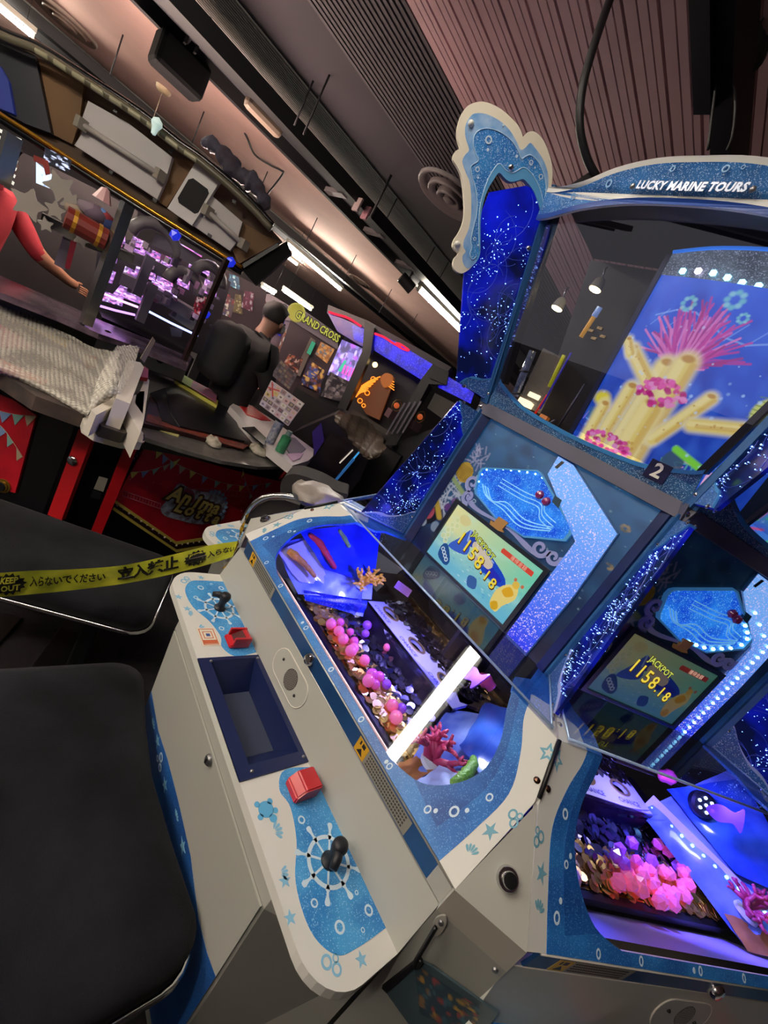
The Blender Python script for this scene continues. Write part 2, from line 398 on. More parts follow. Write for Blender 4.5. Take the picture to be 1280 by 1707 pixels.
# ------------------------------------------------------------------ hanging cable tray beams
M_BEAM = mat('black_beam', '0c0b0f', .6)
def beam(e0, e1, z, label, rungs):
    o = thing('cable_tray', label, 'cable tray', ce((e0 + e1) / 2, 3, z)); ox = Vector(o.location)
    def L(e, a, zz): return tuple(Vector(ce(e, a, zz)) - ox)
    def seg(nm, x0, x1, a0, a1, z0, z1, m):
        v, f = g_hull8([L(x0, a0, z0), L(x1, a0, z0), L(x1, a1, z0), L(x0, a1, z0)], [L(x0, a0, z1), L(x1, a0, z1), L(x1, a1, z1), L(x0, a1, z1)]); return mk(nm, v, f, m, o)
    w = e1 - e0
    seg('side_rail', e0, e0 + .05, A0, A1, z - .05, z + .06, M_BEAM); seg('side_rail', e1 - .16, e1, A0, A1, z - .03, z + .07, M_BEAM)
    seg('tray_floor', e0 + .05, e1 - .16, A0, A1, z + .05, z + .06, M_BEAM)
    seg('conduit', e0 + .14, e0 + .17, A0, A1, z + .0, z + .03, M_STEEL if False else mat('conduit_grey', '3a3a40', .4, .5))
    for a in rungs: seg('rung', e0 + .02, e1 - .1, a, a + .06, z - .035, z + .0, mat('rung_grey', '6a6566', .5, .4))
    return o
BZ = 2.74; kz = (BZ - 1.6) / 1.4
beam(-4.735 * kz, -4.215 * kz, BZ, 'black hanging cable tray crossing the ceiling beside the black speaker', [2.05, 2.55, 3.05])
BZ2 = 2.80; kz2 = (BZ2 - 1.6) / 1.4
beam(-8.55 * kz2, -8.0 * kz2, BZ2, 'narrow dark light track in front of the grey ceiling band', [])
# thin rods (pixel of top, pixel of lower end): top end touches the ceiling
rodm = mat('rod_black', '1c1a1e', .6); rod_n = 0
ROD_LABELS = ['thin black rod above the white screened canopy', 'thin black rod right of the hanging speaker bulb', 'left one of two close rods on the black tray', 'right one of two close rods on the black tray',
              'thin rod near the bright left tube', 'thin rod beside the small oval vent', 'thin rod near the red and white tags', 'thick rod from the dark dome fitting', 'rod over the right ceiling tube, nearer one', 'rod over the right ceiling tube, farther one',
              'thin rod above the red neon marquee', 'short rod above the crumpled cloth', 'short rod with a round head above the crumpled cloth', 'thin rod above the blue marquee']
for (a, b) in [((205, 58), (184, 127)), ((340, 186), (321, 239)), ((522, 135), (495, 213)), ((549, 125), (516, 233)), ((529, 363), (506, 415)), ((594, 425), (572, 471)), ((662, 330), (641, 374)), ((652, 292), (619, 363)), ((725, 411), (705, 448)), ((748, 436), (727, 470)),
               ((653, 482), (632, 522)), ((446, 286), (433, 317)), ((423, 288), (422, 307)), ((696, 523), (688, 540))]:
    t = onz(*a, CZ); d = ray(*b); z1 = 1.6 + d[2] / math.hypot(d[0], d[1]) * math.hypot(t[0], t[1])
    o = tube('ceiling_rod', [(t[0], t[1], CZ + .005), (t[0], t[1], min(z1, CZ - .03))], .006 if rod_n != 7 else .011, rodm, None, 6)
    tag(o, ROD_LABELS[rod_n], 'rod', 'rods hanging from the ceiling'); rod_n += 1
# ------------------------------------------------------------------ fluorescent fittings
M_TUBE = emat('lit_tube', 'fff4e2', TUBE_POWER); M_FIT = mat('fitting_white', 'b8b4a8', .5)
def fitting(p0, p1, label, batten=True):
    p0 = Vector(p0); p1 = Vector(p1); c = (p0 + p1) / 2; o = thing('fluorescent_light', label, 'ceiling light', c, 0, 'fluorescent ceiling lights')
    t = (p1 - p0).normalized(); n = Vector((-t.y, t.x, 0)); L_ = (p1 - p0).length / 2
    tube('lit_tube', [-t * (L_ - .03), t * (L_ - .03)], .018, M_TUBE, o, 10)
    if batten:
        v, f = g_hull8([-t * L_ - n * .035 + Vector((0, 0, .035)), t * L_ - n * .035 + Vector((0, 0, .035)), t * L_ + n * .035 + Vector((0, 0, .035)), -t * L_ + n * .035 + Vector((0, 0, .035))],
                       [-t * L_ - n * .025 + Vector((0, 0, .08)), t * L_ - n * .025 + Vector((0, 0, .08)), t * L_ + n * .025 + Vector((0, 0, .08)), -t * L_ + n * .025 + Vector((0, 0, .08))]); mk('batten', v, f, M_FIT, o)
    for s in (-1, 1):
        v, f = g_box(t * (L_ - .015) * s + Vector((0, 0, .01)), (.03, .03, .06)); mk('lamp_holder', v, f, M_FIT, o)
        if c.z < 2.9: tube('suspension_wire', [t * (L_ * .7) * s + Vector((0, 0, .08)), t * (L_ * .7) * s + Vector((0, 0, CZ - c.z))], .002, M_BLACK, o, 5)
    return o
TZ = 2.66
fitting(onz(476, 406, TZ), onz(568, 484, TZ), 'lit tube beyond the dark canopy end')
fitting(onz(-62, -36, TZ), onz(57, 63, TZ), 'lit tube at the top left corner above the canopy')
fitting(onz(696, 481, TZ), onz(782, 566, TZ), 'lit tube under the black cable tray next to the spotlight')
for i, (a, b) in enumerate([((435, 477), (457, 490)), ((470, 483), (519, 517))]):
    fitting(ond(*a, 9.0), ond(*b, 9.4), ['small far lit tube, nearest the black canopy end', 'far lit tube below the long left one'][i])
# the panel overhead, then unseen aisle tubes added to brighten the hall
o = thing('panel_light', 'wide lit ceiling panel right over the near bench', 'ceiling light', (-1.01, -.16, 2.94))
box('diffuser', (0, 0, 0), (.09, 1.24, .03), emat('lit_diffuser', 'fff6e8', 38.0), o); box('housing', (0, 0, .035), (.15, 1.28, .04), M_FIT, o)
ADDED_TUBES = ['tube behind the photographer, nearer one', 'tube behind the photographer, left one', 'tube behind the near bench', 'tube left of the near bench row', 'tube beyond the left canopy', 'tube in the far left aisle', 'tube at the far end of the cable tray', 'tube at the near end of the cable tray']
for i, (x, y) in enumerate([(-.35, -1.9), (-1.9, -1.7), (-1.0, -3.4), (-3.2, -3.4), (-5.4, -2.6), (-8.5, -1.2), (-10.5, 4.0), (-3.6, -1.2)]):
    fitting((x, y - .6, 2.92), (x, y + .6, 2.92), 'added unseen ceiling ' + ADDED_TUBES[i])

# black duct running along the ceiling on the right, over the header
eL = float(np.dot(onz(1160, 0, 2.82), np.array(EX))); eR = float(np.dot(onz(1226, 0, 2.82), np.array(EX)))
dt = thing('ceiling_duct', 'black duct hung under the ribbed ceiling above the header', 'duct', ce((eL + eR) / 2, 2, 2.82)); ox = Vector(dt.location)
for nm, e0, e1, a0, a1, z0, z1, m in (('duct_body', eL + .03, eR, -2, 9, 0, .10, mat('duct_black', '15131a', .5)), ('duct_sleeve', eL - .005, (eL + eR) / 2, -2, 1.45, -.02, .06, mat('duct_navy', '0c0e18', .5))):
    v, f = g_hull8([tuple(Vector(ce(e, a, 2.82 + z0)) - ox) for e, a in ((e0, a0), (e1, a0), (e1, a1), (e0, a1))], [tuple(Vector(ce(e, a, 2.82 + z1)) - ox) for e, a in ((e0, a0), (e1, a0), (e1, a1), (e0, a1))]); mk(nm, v, f, m, dt)
for a in (-.5, 1.2, 3.0, 5.0): box('duct_hanger', tuple(Vector(ce((eL + eR) / 2, a, 2.96)) - ox), (.02, .02, .09), M_STEEL, dt)
# ================================================================== hexagonal medal game island
HX, HY = -.58, 1.74                                   # island axis; six stations, 60 degrees apart
T30 = math.tan(PI / 6)
def S(x, y, z): return (x, y - HY, z)                 # station frame, y measured as for the near station
def deckz(y): return .97 + (y - .70) * .931
def DK(x, y, h=0.0):                                  # point on the sloping deck, h above it
    return (x, y - HY - .681 * h, deckz(y) + .732 * h)
def deck_fn(a, b, h): return DK(a, b, h)
def TOP(a, b, h): return (a, b - HY, 1.187 + h)
def PAN(a, b, h): return (a, b - HY, .80 + h)
def BACK(y0): return lambda a, b, h: (a, y0 - HY - h, b)          # upright board facing the player
def upy(z): return 1.16 - .25 * (z - 1.72)
UN = Vector((0, -.970, -.243))                         # outward normal of the leaning upper window
def UP(a, b, h):
    return (a, upy(b) - HY + UN.y * h, b + UN.z * h)
def RAD(r, z, h):                                      # right-hand radial plane between two stations
    return (r * .5 - .866 * h, -.866 * r - .5 * h, z)
mirror = lambda pts: [(-x, y) for x, y in reversed(pts)]
M_DECKB = glitter('blue_sparkle_film', '2a7ac8', '1c5caa', 900, .10, .3, 0, 12, '7ab4e8')
M_DECKD = glitter('deep_blue_film', '1d5fae', '174a92', 800, .08, .3, 0, 12, '5f9ad8')
M_BAR = glitter('holographic_bar', '6fa6ee', '1c30d8', 380, .30, .25, .95, 7, 'd8c8f0', (.0, .85))
M_POOL = glitter('lit_blue_water', '2a86f0', '1450d8', 500, .2, .2, .8, 16, '6fc0ff')
M_NAVYBOARD = mat('navy_board', '142a5e', .4, noise=.4, nscale=9, col2='0c1a44')
M_SWIRL = mat('lilac_swirl', '9aa3d6', .4)
M_GOLD = mat('gold_arrow', 'b88a4a', .4)
M_FIN = None
def finmat(name, es):
    if name in MATS: return MATS[name]
    m = bpy.data.materials.new(name); m.use_nodes = True; N = m.node_tree.nodes; Lk = m.node_tree.links; b = N['Principled BSDF']
    tc = N.new('ShaderNodeTexCoord'); n = N.new('ShaderNodeTexNoise'); n.inputs['Scale'].default_value = 7; n.inputs['Detail'].default_value = 3; Lk.new(tc.outputs['Object'], n.inputs['Vector'])
    r = N.new('ShaderNodeValToRGB'); r.color_ramp.elements[0].position = .42; r.color_ramp.elements[1].position = .72
    r.color_ramp.elements[0].color = C('040a30'); r.color_ramp.elements[1].color = C('0a1ce0'); Lk.new(n.outputs['Fac'], r.inputs[0])
    Lk.new(r.outputs[0], b.inputs['Emission Color']); b.inputs['Emission Strength'].default_value = es
    b.inputs['Base Color'].default_value = C('0a1030'); b.inputs['Roughness'].default_value = .12
    MATS[name] = m; return m
M_FIN = finmat('edge_lit_blue', .75)
M_FIBER = emat('fibre_tip', '7fa8ff', 5.0); M_STRAND = mat('fibre_strand', '4a5fc0', .3, emit='3a50d0', es=.12)
M_LED = emat('led_cyan', '8fdcff', 6.0)
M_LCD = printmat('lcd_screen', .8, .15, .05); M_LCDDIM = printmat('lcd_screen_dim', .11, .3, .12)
M_BACKGLOW = printmat('sea_print', .34, .35, .3); M_BACKSHADE = printmat('sea_print_shaded', 0.02, .35, .3)  # added glow lifts the near board; the other copy is darkened for shade
M_POSTER = printmat('backlit_poster', 1.0, .3, .1)

def ball_mat(name, col, es):
    return mat(name, col, .08, coat=.6, emit=col, es=es)

def sea_board():
    cv = Canvas(210, 168); cv.grad('0e2350', '2f6ea8', 90, .1, 1.0); cv.clouds('4f93c4', .35, 4, 5); cv.clouds('0b1840', .5, 5, 8)
    cv.speck(60, 'bfe0f0', .003, .008, (0, .3, 1, 1), .5, 1.2, 4)
    cv.blend(np.clip((.42 - cv.Y) * 3, 0, 1), '0a1030', .6)
    # pale feathery coral, sponge and rocks on the left edge
    g = np.random.default_rng(5)
    for k in range(70):
        x, y = .06 + g.normal(0, .035), .42 + g.normal(0, .09); a = g.uniform(0, 6.3); cv.line([(x, y), (x + .05 * math.cos(a), y + .06 * math.sin(a))], .006, 'c9cfe0', .7)
    for k in range(26):
        x, y = .10 + g.normal(0, .03), .72 + g.normal(0, .05); a = g.uniform(0, 6.3); cv.line([(x, y), (x + .04 * math.cos(a), y + .05 * math.sin(a))], .006, 'b7b5d8', .6)
    cv.spoly([(.02, .60), (.05, .68), (.12, .66), (.13, .58), (.08, .55)], 'c9a53a'); 
    for k in range(10): cv.line([(.04 + k * .008, .565), (.03 + k * .01, .66)], .004, '8a6a1c', .7)
    cv.line([(.03, .54), (.14, .50)], .02, '9db47a')
    cv.spoly([(.01, .22), (.05, .33), (.10, .28), (.06, .18)], '0c0c18'); cv.line([(.03, .34), (.10, .27)], .025, 'c8a93e')
    cv.ell(.03, .25, .03, .05, 'c4566a', .9); cv.ell(.02, .17, .03, .035, 'b9c8d8', .8); cv.ell(.11, .20, .03, .04, 'a8bcd0', .6)
    for (x, y) in ((.13, .42), (.16, .40), (.11, .36)): cv.ell(x, y, .025, .03, '6c3a86', .8)
    for (x, y, r) in ((.2, .58, .02), (.17, .64, .012), (.36, .72, .014), (.23, .5, .01)): cv.ring(x, y, r, .004, 'cfe6f5', .9)
    
    for (x, y, r) in ((.90, .84, .022), (.94, .64, .020)):
        for q in range(14): a = g.uniform(0, 6.3); cv.ell(x + r * .7 * math.cos(a), y + r * .6 * math.sin(a), r * .5, r * .42, ['8a7a5a', 'a8906a', '5a5a50', 'c0aa80'][q % 4], .6, .6)
    cv.ell(.88, .72, .05, .03, '6d8494', .25, .9)
    cv.spoly([(.27, .73), (.30, .77), (.29, .70)], 'd8d6b0')
    return cv
def lcd_art(dim=False):
    W, H = 230, 128; cv = Canvas(W, H); cv.grad('e9e2a0', '6fd0b4', 0, .0, 1.0); cv.blend(np.clip((.62 - cv.Y) * 4, 0, 1), '7fc4cf', .85); cv.clouds('b8e8e0', .4, 5, 2)
    for (x, y) in ((.09, .78), (.07, .66), (.10, .60), (.06, .55), (.09, .48), (.05, .42), (.10, .38), (.12, .70)): cv.ell(x, y, .028, .045, 'cfd9a0', .8, .3); cv.ring(x, y, .024, .005, 'e9e8c0', .7, .56)
    cv.ell(.16, .86, .07, .09, 'd9c88a', .7)
    cv.spoly([(.16, .34), (.22, .60), (.27, .80), (.34, .62), (.36, .42)], '3f62c8'); cv.spoly([(.27, .80), (.40, .66), (.36, .58), (.30, .62)], '2b49b4')
    cv.spoly([(.40, .72), (.52, .70), (.78, .55), (.80, .40), (.60, .38), (.5, .5)], '1f49c4'); cv.spoly([(.58, .55), (.76, .50), (.74, .42), (.62, .42)], '2a30b8')
    cv.line([(.27, .80), (.30, .62)], .012, 'a9c4f0', .8); cv.line([(.40, .72), (.62, .62)], .01, 'b9d4f5', .8)
    cv.blend(np.clip((.30 - cv.Y) * 6, 0, 1), '5fb4d8', .7)
    g = np.random.default_rng(3)
    for k in range(60): x, y = g.uniform(.1, .95), g.uniform(.05, .4); cv.ell(x, y, .02, .012, ['d8f0f0', '3f8fd0', '7fd0c8'][k % 3], .55, .6)
    cv.spoly([(.10, .30), (.16, .34), (.26, .16), (.24, .05), (.12, .1)], '24508f'); cv.spoly([(.50, .20), (.58, .24), (.62, .10), (.54, .06)], '2a5aa0')
    for i in range(4): cv.ring(.13 + i * .03, .24 - i * .035, .016, .006, 'cfe0ea', .9, .56)
    cv.spoly([(.36, .68), (.44, .70), (.62, .60), (.61, .48), (.52, .50), (.38, .58)], 'e8d7b0', .8); cv.ell(.47, .48, .1, .06, 'd878a8', .5, .6)
    cv.poly([(.62, .90), (.94, .90), (.95, .87), (.95, .82), (.62, .82), (.61, .86)], 'd84a3a')
    # plain sea-star patch where the printed figure stands
    cv.spoly([(.80, .10), (.78, .34), (.84, .52), (.92, .56), (.95, .40), (.90, .20), (.88, .06)], 'e9d27a'); cv.spoly([(.82, .38), (.86, .50), (.92, .44), (.88, .34)], 'e0a92a'); cv.spoly([(.80, .12), (.84, .2), (.88, .12), (.84, .05)], 'd8a820')
    cv.ell(.89, .58, .035, .06, 'e8b93a', .9); cv.ell(.86, .64, .015, .03, 'd0603a', .9); cv.ell(.94, .62, .015, .03, 'd0603a', .9)
    return cv

def wheel_loops(cx, cy, r):
    """ship's wheel: (list of loop sets) rim ring, hub ring, spokes with knobs"""
    out = [[circ(r, 36, cx, cy), list(reversed(circ(r * .84, 36, cx, cy)))], [circ(r * .30, 18, cx, cy), list(reversed(circ(r * .16, 18, cx, cy)))]]
    for k in range(8):
        a = k * PI / 4 + .2; c, s = math.cos(a), math.sin(a)
        prof = [(.28, .045), (.86, .045), (1.02, .10), (1.08, .05), (1.22, .055), (1.42, .12), (1.52, .09), (1.54, 0)]
        pts = [(cx + r * (d * c - w * s), cy + r * (d * s + w * c)) for d, w in prof] + [(cx + r * (d * c + w * s), cy + r * (d * s - w * c)) for d, w in reversed(prof)]
        out.append([pts[::-1]])
    return out
def shell_loops(cx, cy, r, n=5, a0=PI / 2):
    out = []
    for k in range(n):
        a = a0 + (k - (n - 1) / 2) * .42; c, s = math.cos(a), math.sin(a)
        out.append([[(cx + r * (d * c - w * s), cy + r * (d * s + w * c)) for d, w in ((.25, 0), (.5, -.1), (.85, -.13), (1, 0), (.85, .13), (.5, .1))]])
    return out
def decal(name, loopsets, fn, h, m, parent):
    """thin print standing 0.2 mm proud"""
    if name in ('bubble_print', 'star_print', 'warning_mark'):
        for ls in loopsets: v, f = g_prism(ls, fn, h - .0004, h); o = mk(name, v, f, m, parent)
        return o
    v, f = merge([g_prism(ls, fn, h - .0004, h) for ls in loopsets]); return mk(name, v, f, m, parent)
def screw(fn, a, b, h, r, parent, m=None):
    p = Vector(fn(a, b, h)); n = (Vector(fn(a, b, h + .01)) - p).normalized()
    return lathe('screw', [(r, 0), (r, .0012), (r * .75, .003), (r * .35, .0042), (0.0001, .0045)], p, m or M_CHROME, parent, 10, frame_mat(n))

def station(k, label, main=False, second=False):
    st = thing('medal_game_station', label, 'arcade machine', (HX, HY, 0), k * PI / 3, 'stations of the undersea medal game')
    full = main or second
    # ---- lower cabinet
    poly = [(-.352, .585), (.352, .585), (.515, .705), (.515, 1.15), (-.515, 1.15), (-.515, .705)]
    pb = [(-.352, .600), (.352, .600), (.515, .705), (.515, 1.15), (-.515, 1.15), (-.515, .705)]; pt_ = [(-.352, .530), (.352, .530), (.515, .705), (.515, 1.15), (-.515, 1.15), (-.515, .705)]
    body = mk('cabinet_body', [S(x, y, 0) for x, y in pb] + [S(x, y, .725) for x, y in pt_], [(5, 4, 3, 2, 1, 0), (6, 7, 8, 9, 10, 11)] + [(i, (i + 1) % 6, 6 + (i + 1) % 6, 6 + i) for i in range(6)], M_GREY, st)
    prism('cabinet_rim', [[(-.352, .530), (.352, .530), (.515, .700), (.515, 1.15), (-.515, 1.15), (-.515, .700)], [(-.156, .540), (.140, .540), (.140, .680), (-.156, .680)][::-1]], lambda a, b, h: S(a, b, h), .725, .778, M_CREAM, st)
    fw = lambda a, b, h: (a, .600 - .0966 * b - HY - h, b)
    prism('front_panel', [[(-.345, .05), (.345, .05), (.345, .722), (-.345, .722)]], fw, .0, .004, M_CREAM, body)
    wave = [(-.345, .05), (.345, .05), (.345, .47), (.30, .455), (.24, .45), (.2, .462), (.13, .485), (0, .488), (-.12, .482), (-.22, .465), (-.345, .48)]
    prism('wave_print', [wave], fw, .004, .0046, M_DECKD, body)
    if main:
        for (x, z, r) in ((.02, .45, .02), (-.26, .43, .025)): decal('shell_print', shell_loops(x, z, r), fw, .005, M_DECAL, body)
        decal('bubble_print', [[circ(r, 16, x, z), circ(r * .6, 16, x, z)[::-1]] for x, z, r in ((-.15, .445, .013), (-.135, .423, .011), (-.165, .42, .009))], fw, .005, M_WHPRINT, body)
        decal('star_print', [[star(.02, .008, 5, .3, x, z)] for x, z in ((-.2, .445), (.09, .455), (-.08, .43))], fw, .005, M_DECAL, body)
        lk = lathe('front_lock', [(.013, 0), (.013, .006), (.010, .010), (.004, .011)], fw(.045, .705, .003), M_STEEL, st, 14, frame_mat((0, -1, 0)))
        box('key_slot', Vector(fw(.045, .705, .0145)), (.003, .002, .012), M_BLACK, lk)
    # ---- control panel slab
    def rc(cx, cy, r, a0, a1, n=8): return [(cx + r * math.cos(a0 + (a1 - a0) * i / n), cy + r * math.sin(a0 + (a1 - a0) * i / n)) for i in range(n + 1)]
    outl = [(-.525, .686)] + rc(-.44, .60, .085, PI, 1.5 * PI) + rc(.44, .60, .085, 1.5 * PI, 2 * PI) + [(.525, .686)]
    hole = [(-.156, .540), (.140, .540), (.140, .680), (-.156, .680)]
    cp = prism('control_panel', [outl, hole[::-1]], PAN, -.022, 0, M_WHITE, st)
    def lobe(s):      # blue wave print either side of the tray
        pts = catmull([(.175, .686), (.165, .62), (.20, .592), (.24, .60), (.30, .585), (.36, .553), (.43, .548), (.475, .575), (.485, .62), (.487, .686)], 6)
        return [(s * x, y) for x, y in pts]
    for s in (-1, 1):
        prism('wave_print', [lobe(s)], PAN, 0, .0006, glitter('panel_blue', '4aa2de', '2f82c8', 700, .06, .3, 0, 14, '9fd0f0'), cp)
        decal('wheel_print', wheel_loops(s * .355, .632, .046), PAN, .0011, M_WHPRINT, cp)
        decal('bubble_print', [[circ(r, 14, s * x, y), circ(r * .62, 14, s * x, y)[::-1]] for x, y, r in ((.452, .668, .009), (.448, .60, .010), (.40, .572, .007), (.27, .612, .008), (.47, .64, .004), (.42, .66, .004))], PAN, .0011, M_WHPRINT, cp)
        decal('star_print', [[star(.012, .005, 5, .4, s * x, y)] for x, y in ((.50, .615), (.35, .535), (.40, .522))], PAN, .0006, M_DECAL, cp)
        decal('shell_print', shell_loops(s * .27, .545, .022, 5, PI / 2) + shell_loops(s * .335, .530, .018, 4, 1.2), PAN, .0006, M_DECAL, cp)
        decal('bubble_print', [[circ(r, 14, s * x, y), circ(r * .62, 14, s * x, y)[::-1]] for x, y, r in ((.475, .555, .010), (.490, .567, .009), (.478, .572, .006))], PAN, .0006, M_DECAL, cp)
        # joystick
        js = lathe('joystick', [(.017, 0), (.017, .004), (.012, .009), (.010, .020), (.012, .030), (.0155, .038), (.016, .047), (.0135, .053), (.008, .056), (.0001, .0565)], PAN(s * .355, .632, .001), mat('joystick_rubber', '12141c', .5), st, 18)
        tube('crank_arm', [PAN(s * .355, .632, .040), PAN(s * .355 - .014 * (1 if s < 0 else -1), .618, .042), PAN(s * .355 - .024 * (1 if s < 0 else -1), .606, .034)], [.011, .010, .008], mat('joystick_rubber', '12141c', .5), js, 10)
        # red medal chute: hooded block with a dark mouth
        a0 = s * .215; w = .024
        pr = [(.608, 0), (.668, 0), (.668, .030), (.655, .034), (.618, .012), (.608, .008)] if s < 0 else [(.608, 0), (.668, 0), (.668, .034), (.625, .034), (.608, .018)]
        V = [PAN(a0 - w, y, h + .0006) for y, h in pr] + [PAN(a0 + w, y, h + .0006) for y, h in pr]; n = len(pr)
        ch = mk('medal_chute', V, [tuple(range(n))[::-1], tuple(range(n, 2 * n))] + [(i, (i + 1) % n, n + (i + 1) % n, n + i) for i in range(n)], M_RED, st)
        bm = bmesh.new(); bm.from_mesh(ch.data); bmesh.ops.recalc_face_normals(bm, faces=bm.faces); bmesh.ops.bevel(bm, geom=bm.edges[:], offset=.003, segments=2, affect='EDGES'); bm.to_mesh(ch.data); bm.free()
        if s < 0:
            prism('chute_mouth', [[(a0 - .014, .622), (a0 + .014, .622), (a0 + .014, .648), (a0 - .014, .648)]], lambda a, b, h: PAN(a, b, .0165 + (b - .622) * .60 + h), -.002, .0008, mat('chute_dark', '4a0a10', .6), ch)
            for dx in (-.020, .020): box('chute_cheek', PAN(a0 + dx, .640, .024), (.007, .05, .022), M_RED, ch, ch=.002)
    # tray: flange, four sloped walls, floor
    to = [(-.163, .515), (.163, .515), (.163, .687), (-.163, .687)]; ti = [(-.152, .545), (.135, .545), (.135, .672), (-.152, .672)]
    tr = thing('coin_tray', None, None); tr.parent = st; 
    prism('tray_flange', [to, ti[::-1]], PAN, -.002, .0035, M_NAVY, tr)
    fl = [(-.100, .592), (.078, .592), (.078, .665), (-.100, .665)]; tz = .735
    V = [S(x, y, .803) for x, y in ti] + [S(x, y, tz) for x, y in fl]
    mk('tray_wall', V, [(0, 1, 5, 4), (1, 2, 6, 5), (2, 3, 7, 6), (3, 0, 4, 7)], M_NAVY, tr); mk('tray_floor', V[4:], [(0, 1, 2, 3)], mat('tray_floor_grey', '3a4258', .5), tr)
    for (x, y) in ((-.15, .545), (-.15, .678), (.15, .545), (.15, .678)): screw(PAN, x, y, .0035, .0042, tr, M_STEEL)
    # ticket notice on the far panel lobe
    if main:
        tn = prism('notice_sticker', [[(-.272, .540), (-.205, .540), (-.205, .590), (-.272, .590)]], PAN, .0006, .0012, mat('sticker_cream', 'e3d9c4', .6), st)
        decal('sticker_border', [[[(-.268, .544), (-.209, .544), (-.209, .586), (-.268, .586)], [(-.211, .546), (-.266, .546), (-.266, .584), (-.211, .584)][::-1]], [[(-.226, .546), (-.213, .546), (-.213, .584), (-.226, .584)]], [[(-.258, .552), (-.232, .552), (-.232, .578), (-.258, .578)], [(-.256, .554), (-.234, .554), (-.234, .576), (-.256, .576)][::-1]]], PAN, .0016, mat('sticker_red', 'c8653f', .6), tn)
        decal('sticker_figure', [[[(-.250, .560), (-.240, .560), (-.240, .571), (-.250, .571)]]], PAN, .0016, mat('sticker_blue', '3a4f8a', .6), tn)
        # plain turtle print beside the near chute
        tl = [[circ(.016, 16, .228, .548)], [circ(.008, 12, .248, .556)], [circ(.006, 10, .216, .562)], [circ(.006, 10, .236, .566)], [circ(.006, 10, .214, .534)], [circ(.006, 10, .238, .532)]]
        decal('turtle_print', tl, PAN, .0008, mat('turtle_blue', '5fb0dc', .4), cp)
    # ---- cream riser behind the panel, with speaker plate
    V = [S(-.525, .686, .80), S(.525, .686, .80), S(.52, .705, .92), S(-.52, .705, .92)]; B = [(x, y + .02, z) for x, y, z in V]
    rs = mk('riser', V + B, [(0, 1, 2, 3), (7, 6, 5, 4), (0, 4, 5, 1), (1, 5, 6, 2), (2, 6, 7, 3), (3, 7, 4, 0)], M_CREAM, st)
    RF = lambda a, b, h: (a, .686 + (b - .80) * .158 - HY - h, b)
    def stad(cx, cz, L, r, n=10): return [(cx + L + r * math.cos(t), cz + r * math.sin(t)) for t in np.linspace(-PI / 2, PI / 2, n)] + [(cx - L + r * math.cos(t), cz + r * math.sin(t)) for t in np.linspace(PI / 2, 1.5 * PI, n)]
    sp = prism('speaker_plate', [stad(-.028, .862, .048, .036)], RF, 0, .0022, M_CREAM, st); tube('plate_edge_highlight', [RF(a, b, .0012) for a, b in stad(-.028, .862, .048, .036)], .0016, mat('highlight_pale', 'd8d4c8', .3), sp, 6, True)  # paler bead stands in for the highlight along the raised edge
    prism('speaker_grille', [circ(.026, 22, -.02, .862)], RF, .0022, .0028, mat('grille_mesh', '55524e', .5, .3), sp)
    gm = [[circ(.0016, 6, -.02 + i * .0048 + (j % 2) * .0024, .862 + j * .0044)] for i in range(-5, 6) for j in range(-5, 6) if math.hypot(i * .0048 + (j % 2) * .0024, j * .0044) < .024]
    o = decal('grille_holes', gm, RF, .0034, mat('grille_light', '8a8680', .5), sp); o['kind'] = 'stuff'
    for x in (-.078, .020): screw(RF, x, .862 + (.01 if x < 0 else -.012), .0022, .004, sp, M_BLACK)
    # ---- trim strip with caution labels, lock and bright edges
    TF = lambda a, b, h: (a, .705 - (b - .92) * .1 - HY - h, b)
    ts = prism('trim_strip', [[(-.49, .921), (.482, .921), (.482, .968), (-.49, .968)]], TF, -.006, 0, M_DARKBLUE, st)
    prism('trim_end', [[(.482, .921), (.519, .921), (.519, .968), (.482, .968)]], TF, -.006, .001, M_CREAM, ts)
    tube('edge_bead', [TF(-.49, .9685, .0), TF(.519, .9685, .0)], .0022, mat('edge_metal', 'c9c6bd', .3, .4), ts, 6)
    tube('edge_bead', [TF(-.52, .921, .0), TF(.519, .921, .0)], .0016, mat('edge_metal', 'c9c6bd', .3, .4), ts, 6)
    if full:
        for x0 in (-.44, .225):
            lb = prism('caution_label', [[(x0, .925), (x0 + .185, .925), (x0 + .185, .962), (x0, .962)]], TF, .0002, .0008, mat('label_grey', '8e8a7e', .5), st)
            decal('warning_patch', [[[(x0, .925), (x0 + .035, .925), (x0 + .035, .962), (x0, .962)]]], TF, .0012, M_YEL, lb)
            o = decal('label_text', [[[(x0 + .042 + .006 * i, .930 + .008 * j), (x0 + .046 + .006 * i, .930 + .008 * j), (x0 + .046 + .006 * i, .934 + .008 * j), (x0 + .042 + .006 * i, .934 + .008 * j)]] for i in range(22) for j in range(4)], TF, .0012, mat('label_ink', '3a3a36', .6), lb); o['kind'] = 'stuff'
            decal('warning_mark', [[[(x0 + .008, .93), (x0 + .028, .93), (x0 + .018, .944)]], [[(x0 + .008, .948), (x0 + .012, .948), (x0 + .012, .958), (x0 + .008, .958)]], [[(x0 + .016, .948), (x0 + .026, .948), (x0 + .026, .958), (x0 + .016, .958)]]], TF, .0015, M_BLACK, lb)
        lk = lathe('trim_lock', [(.016, 0), (.016, .008), (.012, .013), (.005, .014)], TF(-.006, .945, 0), M_CHROME, ts, 14, frame_mat((0, -1, .1)))
    # ---- sloping deck: white side plates, blue sparkle border, window
    wr = [(.30, .715), (.367, .733), (.405, .770), (.420, .815), (.402, .862), (.365, .902), (.340, .933)]
    wr = catmull(wr, 5); inner = mirror(wr)[::-1] and ([(-x, y) for x, y in reversed(wr)] + wr)      # left back -> front -> right back
